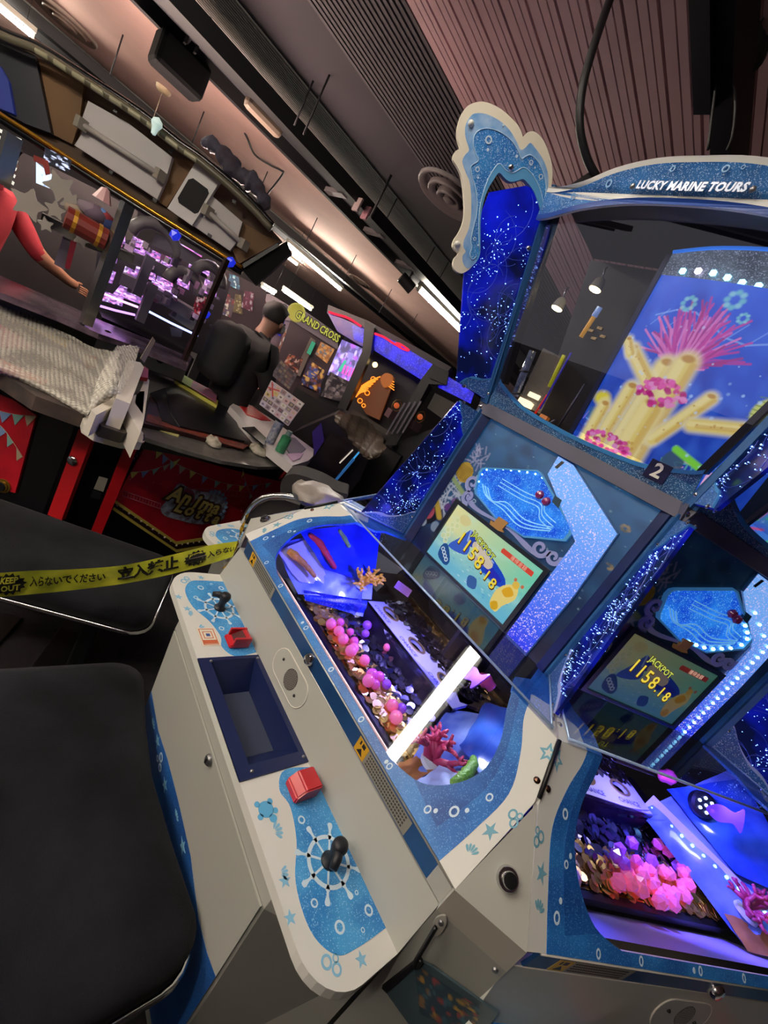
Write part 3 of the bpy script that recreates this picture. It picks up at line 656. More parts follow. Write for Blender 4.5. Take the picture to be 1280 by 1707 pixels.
    ob = catmull([(.48, .701), (.481, .76), (.476, .825), (.440, .875), (.400, .912), (.384, .933)], 5); outer = [(-x, y) for x, y in reversed(ob)] + ob
    loop = outer + inner[::-1]
    prism('sparkle_border', [loop], deck_fn, -.006, .0015, M_DECKB, st)
    mid = catmull([(.44, .72), (.446, .80), (.425, .855), (.385, .905), (.362, .933)], 5)
    prism('border_inlay', [mid + wr[::-1][:-4]], deck_fn, .0015, .002, M_DECKD, st); prism('border_inlay', [[(-x, y) for x, y in mid + wr[::-1][:-4]]], deck_fn, .0015, .002, M_DECKD, st)
    for s in (-1, 1):
        side = [(s * x, y) for x, y in ob] + [(s * (HY - .933) * T30 - s * .004, .933), (s * ((HY - .846) * T30 - .004), .846), (s * .523, .700)]
        prism('side_plate', [side if s < 0 else side[::-1]], deck_fn, -.012, .001, M_WHITE, st)
        # flat continuation beside the top window
        tb = catmull([(.384, .933), (.372, .97), (.362, 1.0), (.395, 1.03), (.40, 1.06)], 5)
        flat = [(s * x, y) for x, y in tb] + [(s * ((HY - 1.06) * T30 - .004), 1.06), (s * ((HY - .933) * T30 - .004), .933)]
        prism('side_plate', [flat], TOP, -.012, .001, M_WHITE, st)
        bl = [(s * x, y) for x, y in tb] + [(s * x, y) for x, y in [(.335, 1.155), (.30, 1.155), (.325, 1.06), (.31, 1.0), (.340, .933)]]
        prism('sparkle_border', [bl], TOP, -.006, .0012, M_DECKB, st)
    bub = [(-.46, .735, .007), (-.44, .79, .005), (-.40, .715, .0), (.44, .75, .008), (.46, .80, .006), (.41, .722, .006), (-.445, .845, .007), (-.33, .708, .0), (-.30, .7075, .0)]
    decal('bubble_print', [[circ(r, 14, x, y), circ(r * .6, 14, x, y)[::-1]] for x, y, r in bub if r] + [[circ(.0035, 10, x, y)] for x, y in ((-.452, .752), (.452, .765), (.42, .73), (-.43, .80), (.3, .708), (-.1, .708))], deck_fn, .0024, M_WHPRINT, st)
    decal('bubble_print', [[circ(.0055, 12, x, .7085), circ(.0034, 12, x, .7085)[::-1]] for x in (-.36, -.25, -.08, .06, .2, .31)], deck_fn, .0022, M_WHPRINT, st)
    # clear window: sloping sheet and flat top sheet with bright polished edges
    win = [(-.34, .933)] + [(x, y) for x, y in inner[1:-1]] + [(.34, .933)]
    prism('window_sheet', [win], deck_fn, -.004, .0, M_GLASS, st)
    prism('window_sheet', [[(-.44, .933), (.44, .933), (.318, 1.16), (-.318, 1.16)]], TOP, .008, .012, M_GLASS, st)
    edge = mat('polished_edge', 'aac4e8', .15, .2, spec=.8)
    tube('window_edge', [TOP(-.445, .935, .010), TOP(.445, .935, .010)], .0032, edge, st, 6)
    tube('window_edge', [TOP(-.44, .937, .010), TOP(-.33, 1.155, .010)], .0025, edge, st, 6); tube('window_edge', [TOP(.44, .937, .010), TOP(.33, 1.155, .010)], .0025, edge, st, 6)
    # ---- corner pylon to the right (shared with the next station)
    P1 = Vector(S(.523, .698, .97)); ap = Vector((.516, .846 - HY, 1.108)); ap2 = Vector((.466, .933 - HY, 1.187))
    nR = Vector((.866, .5, 0))                       # radial plane normal
    def mir(p): p = Vector(p); return p - nR * (2 * p.dot(nR))
    py = thing('corner_pylon', None, None); py.parent = st
    P2 = mir(P1); q = P1 * 1; q.z = .915; q2 = mir(q); b1 = Vector(q); b1.z = 0; b2 = mir(b1)
    inn = Vector((.30, -.52, 0)); 
    mk('lock_face', [ap, P1, P2], [(0, 1, 2)], M_CREAM, py)
    Lp1 = Vector(DK(.523, .700)); 
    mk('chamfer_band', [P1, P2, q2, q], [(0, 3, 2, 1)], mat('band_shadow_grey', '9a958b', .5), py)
    mk('chamfer_panel', [q, q2, b2, b1], [(0, 3, 2, 1)], M_GREY, py)
    # riser end and bits joining trim to pylon
    e1 = Vector(S(.519, .7045, .921)); e2 = Vector(S(.519, .7002, .969)); 
    mk('pylon_cheek', [e2, P1, q, e1], [(0, 3, 2, 1)], M_CREAM, py); mk('pylon_cheek', [mir(e2), mir(P1), mir(q), mir(e1)], [(0, 1, 2, 3)], M_CREAM, py)
    slot = [RAD(1.025, 1.112, 0), RAD(.936, 1.189, 0)]
    tube('gap_seam', [Vector(slot[0]) + Vector((.0, -.0, .003)), Vector(slot[1]) + Vector((0, 0, .002))], .0045, M_BLACK, py, 6)
    def lockfn(a, b, h):
        c = (ap + P1 + P2) / 3; n = (P1 - ap).cross(P2 - ap).normalized(); n = n if n.z > 0 else -n
        xx = (P2 - P1).normalized(); yy = n.cross(xx); p = c + xx * a + yy * b + n * h; return tuple(p)
    lp = Vector(lockfn(0, 0, 0)); ln = (Vector(lockfn(0, 0, 1)) - lp)
    lk = lathe('cam_lock', [(.019, 0), (.019, .006), (.017, .009), (.0125, .009), (.0125, .014), (.010, .017), (.003, .0175)], lp, M_CHROME, py, 20, frame_mat(ln)); lathe('lock_core', [(.0115, .0142), (.0115, .0172), (.001, .0178)], lp, M_BLACK, py, 14, frame_mat(ln))
    for s in (0, 1):
        mm = (lambda p: mir(p)) if s else (lambda p: Vector(p))
        f1 = lambda a, b, h, mm=mm: tuple(mm(Vector(DK(a, b, h))))
        screw(f1, .490, .868, .001, .0065, py, mat('bronze_screw', '7a5a4a', .25, 1.0)); 
        decal('star_print', [[star(.017, .008, 5, .9, .47, .908), star(.009, .004, 5, .9, .47, .908)[::-1]], [star(.013, .005, 5, .6, .498, .775)]], f1, .0016, mat('teal_print', '6fa9bd', .4), py)
        decal('bubble_print', [[circ(r, 12, x, y), circ(r * .6, 12, x, y)[::-1]] for x, y, r in ((.503, .812, .0075), (.513, .806, .007), (.512, .818, .005))], f1, .0016, mat('teal_print', '6fa9bd', .4), py)
        decal('shell_print', shell_loops(.502, .735, .015, 5, 1.9), f1, .0016, mat('teal_print', '6fa9bd', .4), py)
        tp = lambda a, b, h, mm=mm: tuple(mm(Vector(TOP(a, b, h))))
        screw(tp, .425, .985, .001, .006, py, M_STEEL)
    return st
# ------------------------------------------------------------------ inside of the play field
M_MEDAL = mat('brass_medal', 'e0b45a', .3, .85); M_MEDALS = mat('nickel_medal', '8f8898', .24, 1.0)
M_LILAC = mat('lilac_wall', 'c8b8e0', .4)
M_ICE = mat('moulded_ice', 'c4cdf0', .3, noise=.35, nscale=9, col2='5f78d8', coat=.4)
M_DEEP = mat('moulded_deep_blue', '1f3fc8', .25, noise=.4, nscale=12, col2='1428a0', coat=.5)
M_PLATE = mat('pusher_plate', 'cfc8e4', .3, .25)
def medal_pile(name, parent, x0, x1, y0, y1, z0, n, seed, m, slope=0.0):
    g = np.random.default_rng(seed); parts = []
    for i in range(n):
        x, y = g.uniform(x0, x1), g.uniform(y0, y1); r = .0125
        nx, ny = g.normal(0, .22, 2); ax = frame_mat((nx, ny - .15, 1))
        z = z0 + g.uniform(0, .012) + slope * (y - y0)
        parts.append(g_lathe([(r, 0), (r, .0016)], 8, S(x, y, z), ax))
    v, f = merge(parts); return mk(name, v, f, m, parent, kind='stuff')
def sheet(name, pts, nu, nv, parent, m, amp=0.0, seed=1, th=0.004):
    """wavy moulded sheet over four corner points"""
    g = np.random.default_rng(seed); A, B, Cc, D = [np.array(p) for p in pts]; n = np.cross(B - A, D - A); n = n / np.linalg.norm(n); n = n if n[2] > 0 else -n
    ph = g.uniform(0, 6, 6); V = []
    for j in range(nv + 1):
        for i in range(nu + 1):
            u, v = i / nu, j / nv; p = A * (1 - u) * (1 - v) + B * u * (1 - v) + Cc * u * v + D * (1 - u) * v
            w = math.sin(9 * u + 4 * v + ph[0]) * .5 + math.sin(14 * v - 5 * u + ph[1]) * .35 + math.sin(23 * u * v + ph[2]) * .2
            V.append(p + n * amp * w)
    F = [(j * (nu + 1) + i, j * (nu + 1) + i + 1, (j + 1) * (nu + 1) + i + 1, (j + 1) * (nu + 1) + i) for j in range(nv) for i in range(nu)]
    return mk(name, V, F, m, parent, True)
def blob_path(name, pts, rs, m, parent, flat=.5, seed=0):
    g = np.random.default_rng(seed); P = catmull(pts, 6); n = len(P); R = np.interp(np.linspace(0, 1, n), np.linspace(0, 1, len(rs)), rs) * (1 + g.normal(0, .08, n)); R[0] *= .3; R[-1] *= .3
    v, f = g_tube(P, list(R), 8); return mk(name, v, f, m, parent, True)
def coral(name, base, h, m, parent, seed, n=7, spread=.7):
    g = np.random.default_rng(seed); parts = []
    def grow(p, d, L, r, lev):
        q = p + d * L; parts.append(g_tube([p, (p + q) / 2 + Vector(g.normal(0, L * .08, 3)), q], [r, r * .9, r * .7], 6))
        if lev == 0: parts.append(g_ico(q, r * .8, 1)); return
        for i in range(2 + (lev > 1)):
            dd = (d + Vector(g.normal(0, spread, 3))).normalized(); dd.z = max(dd.z, -.1); grow(q, dd, L * .62, r * .68, lev - 1)
    for i in range(n):
        d = Vector((g.normal(0, .6), g.normal(0, .6), 1)).normalized(); grow(Vector(base), d, h * .42, h * .10, 2)
    v, f = merge(parts); return mk(name, v, f, m, parent, True)
BALL_HI = []
def playfield(st, main):
    pf = thing('play_field', None, None); pf.parent = st
    box('bed', S(0, 1.08, .868), (.86, .44, .02), M_BLACK, pf)
    # front apron rising to the window rim, warm strip lamp under the rim
    sheet('front_apron', [S(-.40, .735, .975), S(.40, .735, .975), S(.36, .862, .842), S(-.36, .862, .842)], 8, 2, pf, M_LILAC)
    sheet('front_ledge', [S(-.36, .862, .842), S(.36, .862, .842), S(.36, .90, .842), S(-.36, .90, .842)], 8, 1, pf, mat('dark_gap', '2a2018', .5))
    box('bed_edge', S(0, .882, .872), (.72, .008, .016), mat('brass_edge', 'c8a050', .25, 1.0), pf)
    medal_pile('loose_medals', pf, -.36, .34, .882, .985, .879, 560, 2, M_MEDAL); medal_pile('loose_medals', pf, -.36, .34, .94, 1.12, .880, 520, 3, M_MEDALS)
    # pusher table with three pockets
    pt = prism('pusher_plate', [[(-.235, 1.075), (.215, 1.075), (.215, 1.185), (-.235, 1.185)]] + [circ(.032, 18, x, 1.138, .021)[::-1] for x in (-.17, -.02, .13)], lambda a, b, h: S(a, b, .955 + h), -.012, 0, M_PLATE, pf)
    for x in (-.17, -.02, .13):
        prism('pocket_rim', [circ(.038, 20, x, 1.138, .027), circ(.030, 20, x, 1.138, .020)[::-1]], lambda a, b, h: S(a, b, .955 + h), 0, .003, mat('pocket_gold', 'b9986a', .3, .7), pf)
        textobj('plate_lettering', 'CHANCE', lambda a, b, h, x=x: S(x + a, 1.094 + b, .9552 + h), .022, mat('plate_ink', '4a3fb0', .4), pf, .0004, bold=.0004)
    box('pusher_front', S(-.01, 1.078, .916), (.45, .006, .074), mat('pusher_front_dark', '1a1830', .3, .3), pf)
    medal_pile('loose_medals', pf, -.23, .21, 1.165, 1.29, .950, 380, 5, M_MEDALS)
    box('rear_wall', S(0, 1.46, 1.03), (.86, .02, .32), mat('rear_dark', '15121c', .5), pf)
    box('rear_deck', S(0, 1.36, .95), (.86, .2, .01), mat('rear_bronze', '5a4a3a', .35, .5), pf); box('rear_rail', S(0, 1.31, .965), (.5, .012, .02), mat('brass_edge', 'c8a050', .25, 1.0), pf)
    # clear ramp in front of the plate
    cl = glass('clear_ramp', 'dfe0ff', 2.2, .05)
    for dx in (0, .02, .045): sheet('clear_guide', [S(-.10 + dx, 1.06 - dx * .4, .935), S(.16 + dx, 1.075 - dx * .4, .955), S(.165 + dx, 1.06 - dx * .4, .985), S(-.10 + dx, 1.045 - dx * .4, .955)], 10, 2, pf, cl, .002, 3)
    box('clear_card', S(-.225, 1.02, .93), (.002, .10, .09), cl, pf, rz=.9)
    # left slope: pale ice, deep pool, painted ridges
    sheet('ice_slope', [S(-.43, .75, 1.005), S(-.30, .83, .915), S(-.245, 1.10, .955), S(-.455, 1.14, 1.165)], 20, 16, pf, M_ICE, .006, 4)
    sheet('deep_pool', [S(-.44, .82, 1.065), S(-.335, .91, 1.00), S(-.275, 1.10, .995), S(-.44, 1.15, 1.172)], 16, 12, pf, M_DEEP, .005, 6)
    sheet('snow_bank', [S(-.40, .75, 1.0), S(-.325, .83, .945), S(-.30, .95, .955), S(-.43, .86, 1.045)], 12, 12, pf, mat('snow_lilac', 'cfc8ee', .3, noise=.15, nscale=8, coat=.4), .005, 9)
    sheet('glitter_ribbon', [S(-.302, .842, .932), S(-.288, .860, .900), S(-.212, 1.065, .905), S(-.238, 1.078, .952)], 14, 5, pf, glitter('ribbon_glitter', '2a4af0', '1c2cc0', 300, .3, .25, .25, 14, '6f8fff'), .004, 11)
    blob_path('orange_ridge', [S(-.395, .785, 1.012), S(-.375, .80, 1.01), S(-.345, .84, .995), S(-.31, .87, .978)], [.010, .014, .011, .007], mat('orange_coral', 'e89a30', .35, noise=.3, nscale=90, bump=.4, bscale=300), pf)
    blob_path('red_ridge', [S(-.43, .855, 1.065), S(-.40, .89, 1.055), S(-.36, .915, 1.035), S(-.325, .945, 1.01)], [.008, .013, .012, .008], mat('red_coral', 'd8283a', .35, noise=.3, nscale=90, bump=.4, bscale=300), pf)
    blob_path('green_ridge', [S(-.43, .965, 1.105), S(-.405, .985, 1.09), S(-.37, .998, 1.075)], [.006, .009, .007], mat('green_coral', '9cc85a', .35, noise=.2, nscale=60), pf)
    coral('yellow_coral', S(-.285, 1.06, .985), .105, mat('yellow_coral', 'e8a820', .4, emit='c07810', es=.15), pf, 3, 6, .8)
    lathe('coral_base', [(.026, 0), (.024, .006), (.012, .009)], S(-.285, 1.06, .977), M_WHITE, pf, 16)
    box('pink_flag', S(-.20, 1.16, 1.045), (.06, .004, .03), mat('pink_card', 'c88ab0', .4), pf, rz=.5)
    # right slope
    sheet('ice_slope', [S(.30, .80, .915), S(.43, .75, 1.005), S(.455, 1.14, 1.165), S(.20, 1.10, .93)], 20, 16, pf, mat('moulded_grey_blue', '8fa4d8', .25, noise=.4, nscale=9, col2='4a62b8', coat=.5), .007, 14)
    sheet('deep_pool', [S(.33, .92, 1.0), S(.44, .82, 1.065), S(.44, 1.10, 1.165), S(.26, 1.12, 1.02)], 16, 12, pf, mat('moulded_mid_blue', '3f6ac0', .2, noise=.5, nscale=10, col2='27479a', coat=.6), .007, 16)
    sheet('sand_patch', [S(.285, .795, .918), S(.345, .765, .955), S(.345, .835, .965), S(.285, .865, .925)], 8, 8, pf, mat('orange_sand', 'c07a3a', .5, noise=.3, nscale=30), .003, 18)
    sheet('snow_bank', [S(.35, .768, .965), S(.41, .77, 1.0), S(.41, .84, 1.035), S(.345, .84, .98)], 10, 10, pf, mat('snow_blue', 'b6c0e8', .3, noise=.2, nscale=9, coat=.4), .004, 19)
    blob_path('green_ridge', [S(.375, .885, 1.035), S(.39, .865, 1.035), S(.400, .825, 1.03), S(.40, .79, 1.015)], [.006, .012, .015, .010], mat('leaf_coral', '7fb83a', .35, noise=.3, nscale=60, bump=.4, bscale=200), pf)
    coral('red_coral', S(.325, .855, .965), .10, mat('magenta_coral', 'c23a60', .4), pf, 8, 5, .7); lathe('coral_base', [(.028, 0), (.026, .008), (.012, .012)], S(.325, .855, .955), M_WHITE, pf, 16)
    blob_path('red_sponge', [S(.20, 1.13, 1.05), S(.225, 1.12, 1.065), S(.25, 1.13, 1.06)], [.014, .02, .014], mat('pink_sponge', 'c8406a', .4), pf)
    fx = prism('acrylic_fish', [[(.7 * x, .7 * y) for x, y in catmull([(0, 0), (.04, .03), (.09, .02), (.12, .04), (.12, -.04), (.09, -.02), (.04, -.03)], 5, True)]], plane_fn(S(.20, 1.00, 1.10), (.7, -.4, .3), (.1, .5, .8)), 0, .003, glass('lilac_acrylic', 'b070d8', 1.5, .05, 1, .3), pf)
    # interior side walls so the cabinet is not hollow from the side
    box('well_floor', S(0, 1.10, .80), (.95, .74, .02), M_MATBLK, pf)
    if not main:
        for i in range(14):
            t = i / 13; v, f = g_ico(S(.235 + .16 * t, 1.10 - .33 * t, .955 + .04 * t), .005, 1); mk('slope_led', v, f, M_LED, pf)
        sheet('led_wall', [S(.225, 1.115, .93), S(.385, .785, .965), S(.395, .80, 1.0), S(.235, 1.12, .985)], 10, 4, pf, M_LILAC)
        hl = lathe('led_cluster', [(.034, 0), (.034, .02), (.028, .026), (.001, .028)], S(.30, 1.06, 1.06), M_BLACK, pf, 20, frame_mat((-.5, -.6, .5)))
        for k in range(7):
            a = k * PI / 3; p = Vector(S(.30, 1.06, 1.06)) + frame_mat((-.5, -.6, .5)) @ Vector((.018 * math.cos(a) * (k < 6), .018 * math.sin(a) * (k < 6), .029)); v, f = g_ico(p, .005, 1); mk('cluster_led', v, f, emat('led_blue_white', 'b0c0ff', 8.0), pf)
    # lamps of the play field: blue spot at the back, warm strip at the front rim
    for nm, p, aim, col, e, ang in (('blue_spot', S(-.06, 1.0, 1.172), S(-.36, .98, 1.0), (.10, .10, 1.0), 16.0, 95), ('blue_spot', S(.02, 1.02, 1.172), S(-.05, .98, .89) if main else S(.22, 1.0, .95), (.15, .12, 1.0), 8.0 if main else 22.0, 110),
                                    ('white_spot', S(.22, .99, 1.172), S(.36, .86, .98), (.9, .92, 1.0), 4.0 if main else 1.0, 110), ('lilac_fill', S(.0, 1.10, 1.172), S(.0, 1.12, .95), (.8, .7, 1.0), 3.0, 120)):  # lilac fill light added to brighten the pusher plate
        ld = bpy.data.lights.new(nm, 'SPOT'); ld.color = col; ld.energy = e; ld.shadow_soft_size = .02; ld.spot_size = math.radians(ang); ld.spot_blend = .8
        lo = bpy.data.objects.new(nm, ld); COL.objects.link(lo); lo.parent = st; lo.location = p; lo.rotation_euler = (Vector(aim) - Vector(p)).to_track_quat('-Z', 'Y').to_euler()
    tube('rim_lamp', [S(-.30, .7145, .966), S(.30, .7145, .966)], .003, emat('warm_strip', 'ffcf90', 65.0), pf, 6)
    return pf
# ------------------------------------------------------------------ back board, display, upper window
def spiral(cx, cz, r, turns, a0, sgn=1, w=.007):
    n = 26; L = []; R_ = []
    for i in range(n + 1):
        t = i / n; rr = r * (1 - .82 * t); a = a0 + sgn * turns * 2 * PI * t; ww = w * (1 - .45 * t)
        L.append((cx + (rr + ww) * math.cos(a), cz + (rr + ww) * math.sin(a))); R_.append((cx + (rr - ww) * math.cos(a), cz + (rr - ww) * math.sin(a)))
    p = L + R_[::-1]; ar = sum(p[i][0] * p[(i + 1) % len(p)][1] - p[(i + 1) % len(p)][0] * p[i][1] for i in range(len(p)))
    return p if ar > 0 else p[::-1]
def backboard(st, main):
    y0 = 1.175; BF = BACK(y0)
    bb = thing('back_board', None, None); bb.parent = st
    prism('board_panel', [[(-.352, 1.185), (.352, 1.185), (.352, 1.70), (-.352, 1.70)]], BF, -.03, -.001, M_NAVYBOARD, bb)
    cv = sea_board(); printgrid('sea_print', cv, lambda x, y: BF(-.31 + .62 * x, 1.187 + .505 * y, .001), M_BACKGLOW if main else M_BACKSHADE, bb)
    for s in (-1, 1):
        prism('frame_post', [[(s * .306, 1.187), (s * .346, 1.187), (s * .346, 1.69), (s * .306, 1.69)]], BF, 0, .014, M_BLUEFR, bb)
        for z in (1.215, 1.66): screw(BF, s * .33, z, .014, .006, bb)
    # LCD
    fr = prism('display_bezel', [[(-.224, 1.192), (.166, 1.192), (.166, 1.412), (-.224, 1.412)], [(-.208, 1.203), (.152, 1.203), (.152, 1.400), (-.208, 1.400)][::-1]], BF, .001, .013, mat('bezel_black', '16202e', .35), bb)
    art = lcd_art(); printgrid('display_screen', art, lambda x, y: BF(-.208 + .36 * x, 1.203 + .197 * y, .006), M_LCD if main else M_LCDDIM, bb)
    tf = lambda a, b, h: BF(-.208 + .36 * a, 1.203 + .197 * b, .0068 + h)
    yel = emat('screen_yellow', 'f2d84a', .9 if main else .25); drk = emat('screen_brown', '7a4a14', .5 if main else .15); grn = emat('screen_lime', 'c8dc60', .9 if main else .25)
    for i, chd in enumerate('1158.18'):
        x = [-.125, -.092, -.058, -.024, .000, .022, .052][i]; z = 1.318 - i * .0075; sz = .058 if i < 4 else .045
        for m_, dx, h in ((drk, .0018, .0070), (yel, 0, .0076)):
            textobj('screen_digits', chd, lambda a, b, h_, x=x, z=z, dx=dx, h=h: BF(x + a + dx, z + b - dx - a * .15, h), sz, m_, bb, 0, bold=.0022 if m_ is drk else .0006)
    textobj('screen_lettering', 'JACKPOT', lambda a, b, h: BF(-.045 + a, 1.346 + b - a * .2, .0078), .026, drk, bb, 0, bold=.002); textobj('screen_lettering', 'JACKPOT', lambda a, b, h: BF(-.045 + a, 1.346 + b - a * .2, .0082), .026, grn, bb, 0, bold=.0004)
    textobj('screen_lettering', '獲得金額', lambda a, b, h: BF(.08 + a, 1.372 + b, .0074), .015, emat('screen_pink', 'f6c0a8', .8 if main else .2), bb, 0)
    # lit water pool window
    pool = [(-.200, 1.540), (-.190, 1.548), (-.040, 1.620), (-.026, 1.619), (.138, 1.538), (.143, 1.525), (.142, 1.502), (.042, 1.445), (-.064, 1.440), (-.170, 1.464), (-.180, 1.475), (-.202, 1.525)]
    def grow(p, k):
        c = np.mean(p, 0); return [tuple(c + (np.array(q) - c) * k) for q in p]
    pool = pool[::-1] if sum(pool[i][0] * pool[(i + 1) % 12][1] - pool[(i + 1) % 12][0] * pool[i][1] for i in range(12)) < 0 else pool
    prism('pool_water', [pool], BF, .0, .003, M_POOL, bb)
    prism('pool_rim', [grow(pool, 1.05), pool[::-1]], BF, .001, .010, mat('rim_teal', '4f92c0', .25, emit='3f86c8', es=.25), bb)
    for off in (0, .012, .024):
        tube('clear_track', [BF(*p, .010) for p in catmull([(-.17 + off, 1.50), (-.13 + off, 1.475), (-.06, 1.472 + off), (.02, 1.462 + off), (.10, 1.50 + off * .5)], 6)], .0022, mat('clear_line', '8fc8e8', .1, emit='5fb0f0', es=.5), bb, 6)
        tube('clear_track', [BF(*p, .010) for p in catmull([(-.12, 1.548 - off), (-.03, 1.552 - off), (.03, 1.56 - off), (.055, 1.535 - off), (.10, 1.527 - off)], 6)], .0018, mat('clear_line', '8fc8e8', .1, emit='5fb0f0', es=.5), bb, 6)
    for (x, z) in ((.012, 1.568), (.040, 1.562)): lathe('pool_ball', [(.001, 0), (.010, .003), (.0135, .010), (.010, .017), (.001, .02)], BF(x, z, .002), mat('magenta_ball', '8a2f6a', .15, coat=.5), bb, 14, frame_mat((0, -1, 0)))
    prism('pool_gate', [[(.05, 1.59), (.075, 1.588), (.08, 1.565), (.055, 1.57)]], BF, .002, .012, mat('gate_teal', '0f3a50', .4), bb)
    g = np.random.default_rng(2)
    led = [(-.19 + .012 * 0, 1.545), (-.165, 1.562), (-.14, 1.574), (-.115, 1.584), (-.09, 1.595), (-.065, 1.604), (-.04, 1.612), (-.015, 1.613), (-.195, 1.525), (-.19, 1.50)] if main else [(.06, 1.57), (.09, 1.558), (.115, 1.545), (.133, 1.53), (.133, 1.508), (.11, 1.485), (.085, 1.472), (.06, 1.46), (.03, 1.452), (0, 1.448), (-.03, 1.446)]
    for x, z in led: v, f = g_ico(BF(x, z, .006), .0034 if main else .0055, 1); mk('pool_led', v, f, M_LED, bb)
    # swirl ornaments and arrow
    sw = lambda c, z, r, a, s: prism('swirl', [spiral(c, z, r, 1.25, a, s)], BF, .003, .008, M_SWIRL, bb)
    sw(-.206, 1.485, .026, -1.2, -1); sw(-.190, 1.440, .024, -1.0, -1); sw(.105, 1.445, .026, .4, -1); sw(.150, 1.447, .022, .6, -1)
    prism('swirl', [catmull([(-.225, 1.475), (-.185, 1.425), (-.13, 1.418), (-.06, 1.428), (.0, 1.430), (.07, 1.418), (.12, 1.420), (.08, 1.432), (.0, 1.440), (-.06, 1.436), (-.14, 1.430), (-.19, 1.445)], 5, True)], BF, .001, .006, M_SWIRL, bb)
    ar = [(-.062, 1.402), (-.012, 1.418), (-.022, 1.424), (-.018, 1.450), (-.056, 1.448), (-.058, 1.425), (-.072, 1.424)]
    prism('drop_arrow', [ar], BF, .006, .012, M_GOLD, bb)
    # holographic light bar
    bar = [(-.011, 1.687), (.041, 1.685), (.243, 1.589), (.253, 1.40), (.250, 1.192), (.176, 1.192), (.172, 1.515), (-.006, 1.629)]
    bar = bar[::-1]
    prism('light_bar', [bar], BF, .001, .010, M_BAR, bb); prism('bar_rim', [grow(bar, 1.03), bar[::-1]], BF, .001, .007, M_BLUEFR, bb)
    prism('bar_slot', [[(.0, 1.655), (.009, 1.655), (.016, 1.68), (.007, 1.68)]], BF, .010, .012, M_BLACK, bb)
    if not main:
        for i in range(21):
            t = i / 20; p = (.208, 1.20 + t * .40) if t < .85 else (.208 - (t - .85) * .9, 1.20 + t * .40)
            v, f = g_ico(BF(*p, .013), .0048, 1); mk('bar_led', v, f, M_LED, bb)
    return bb
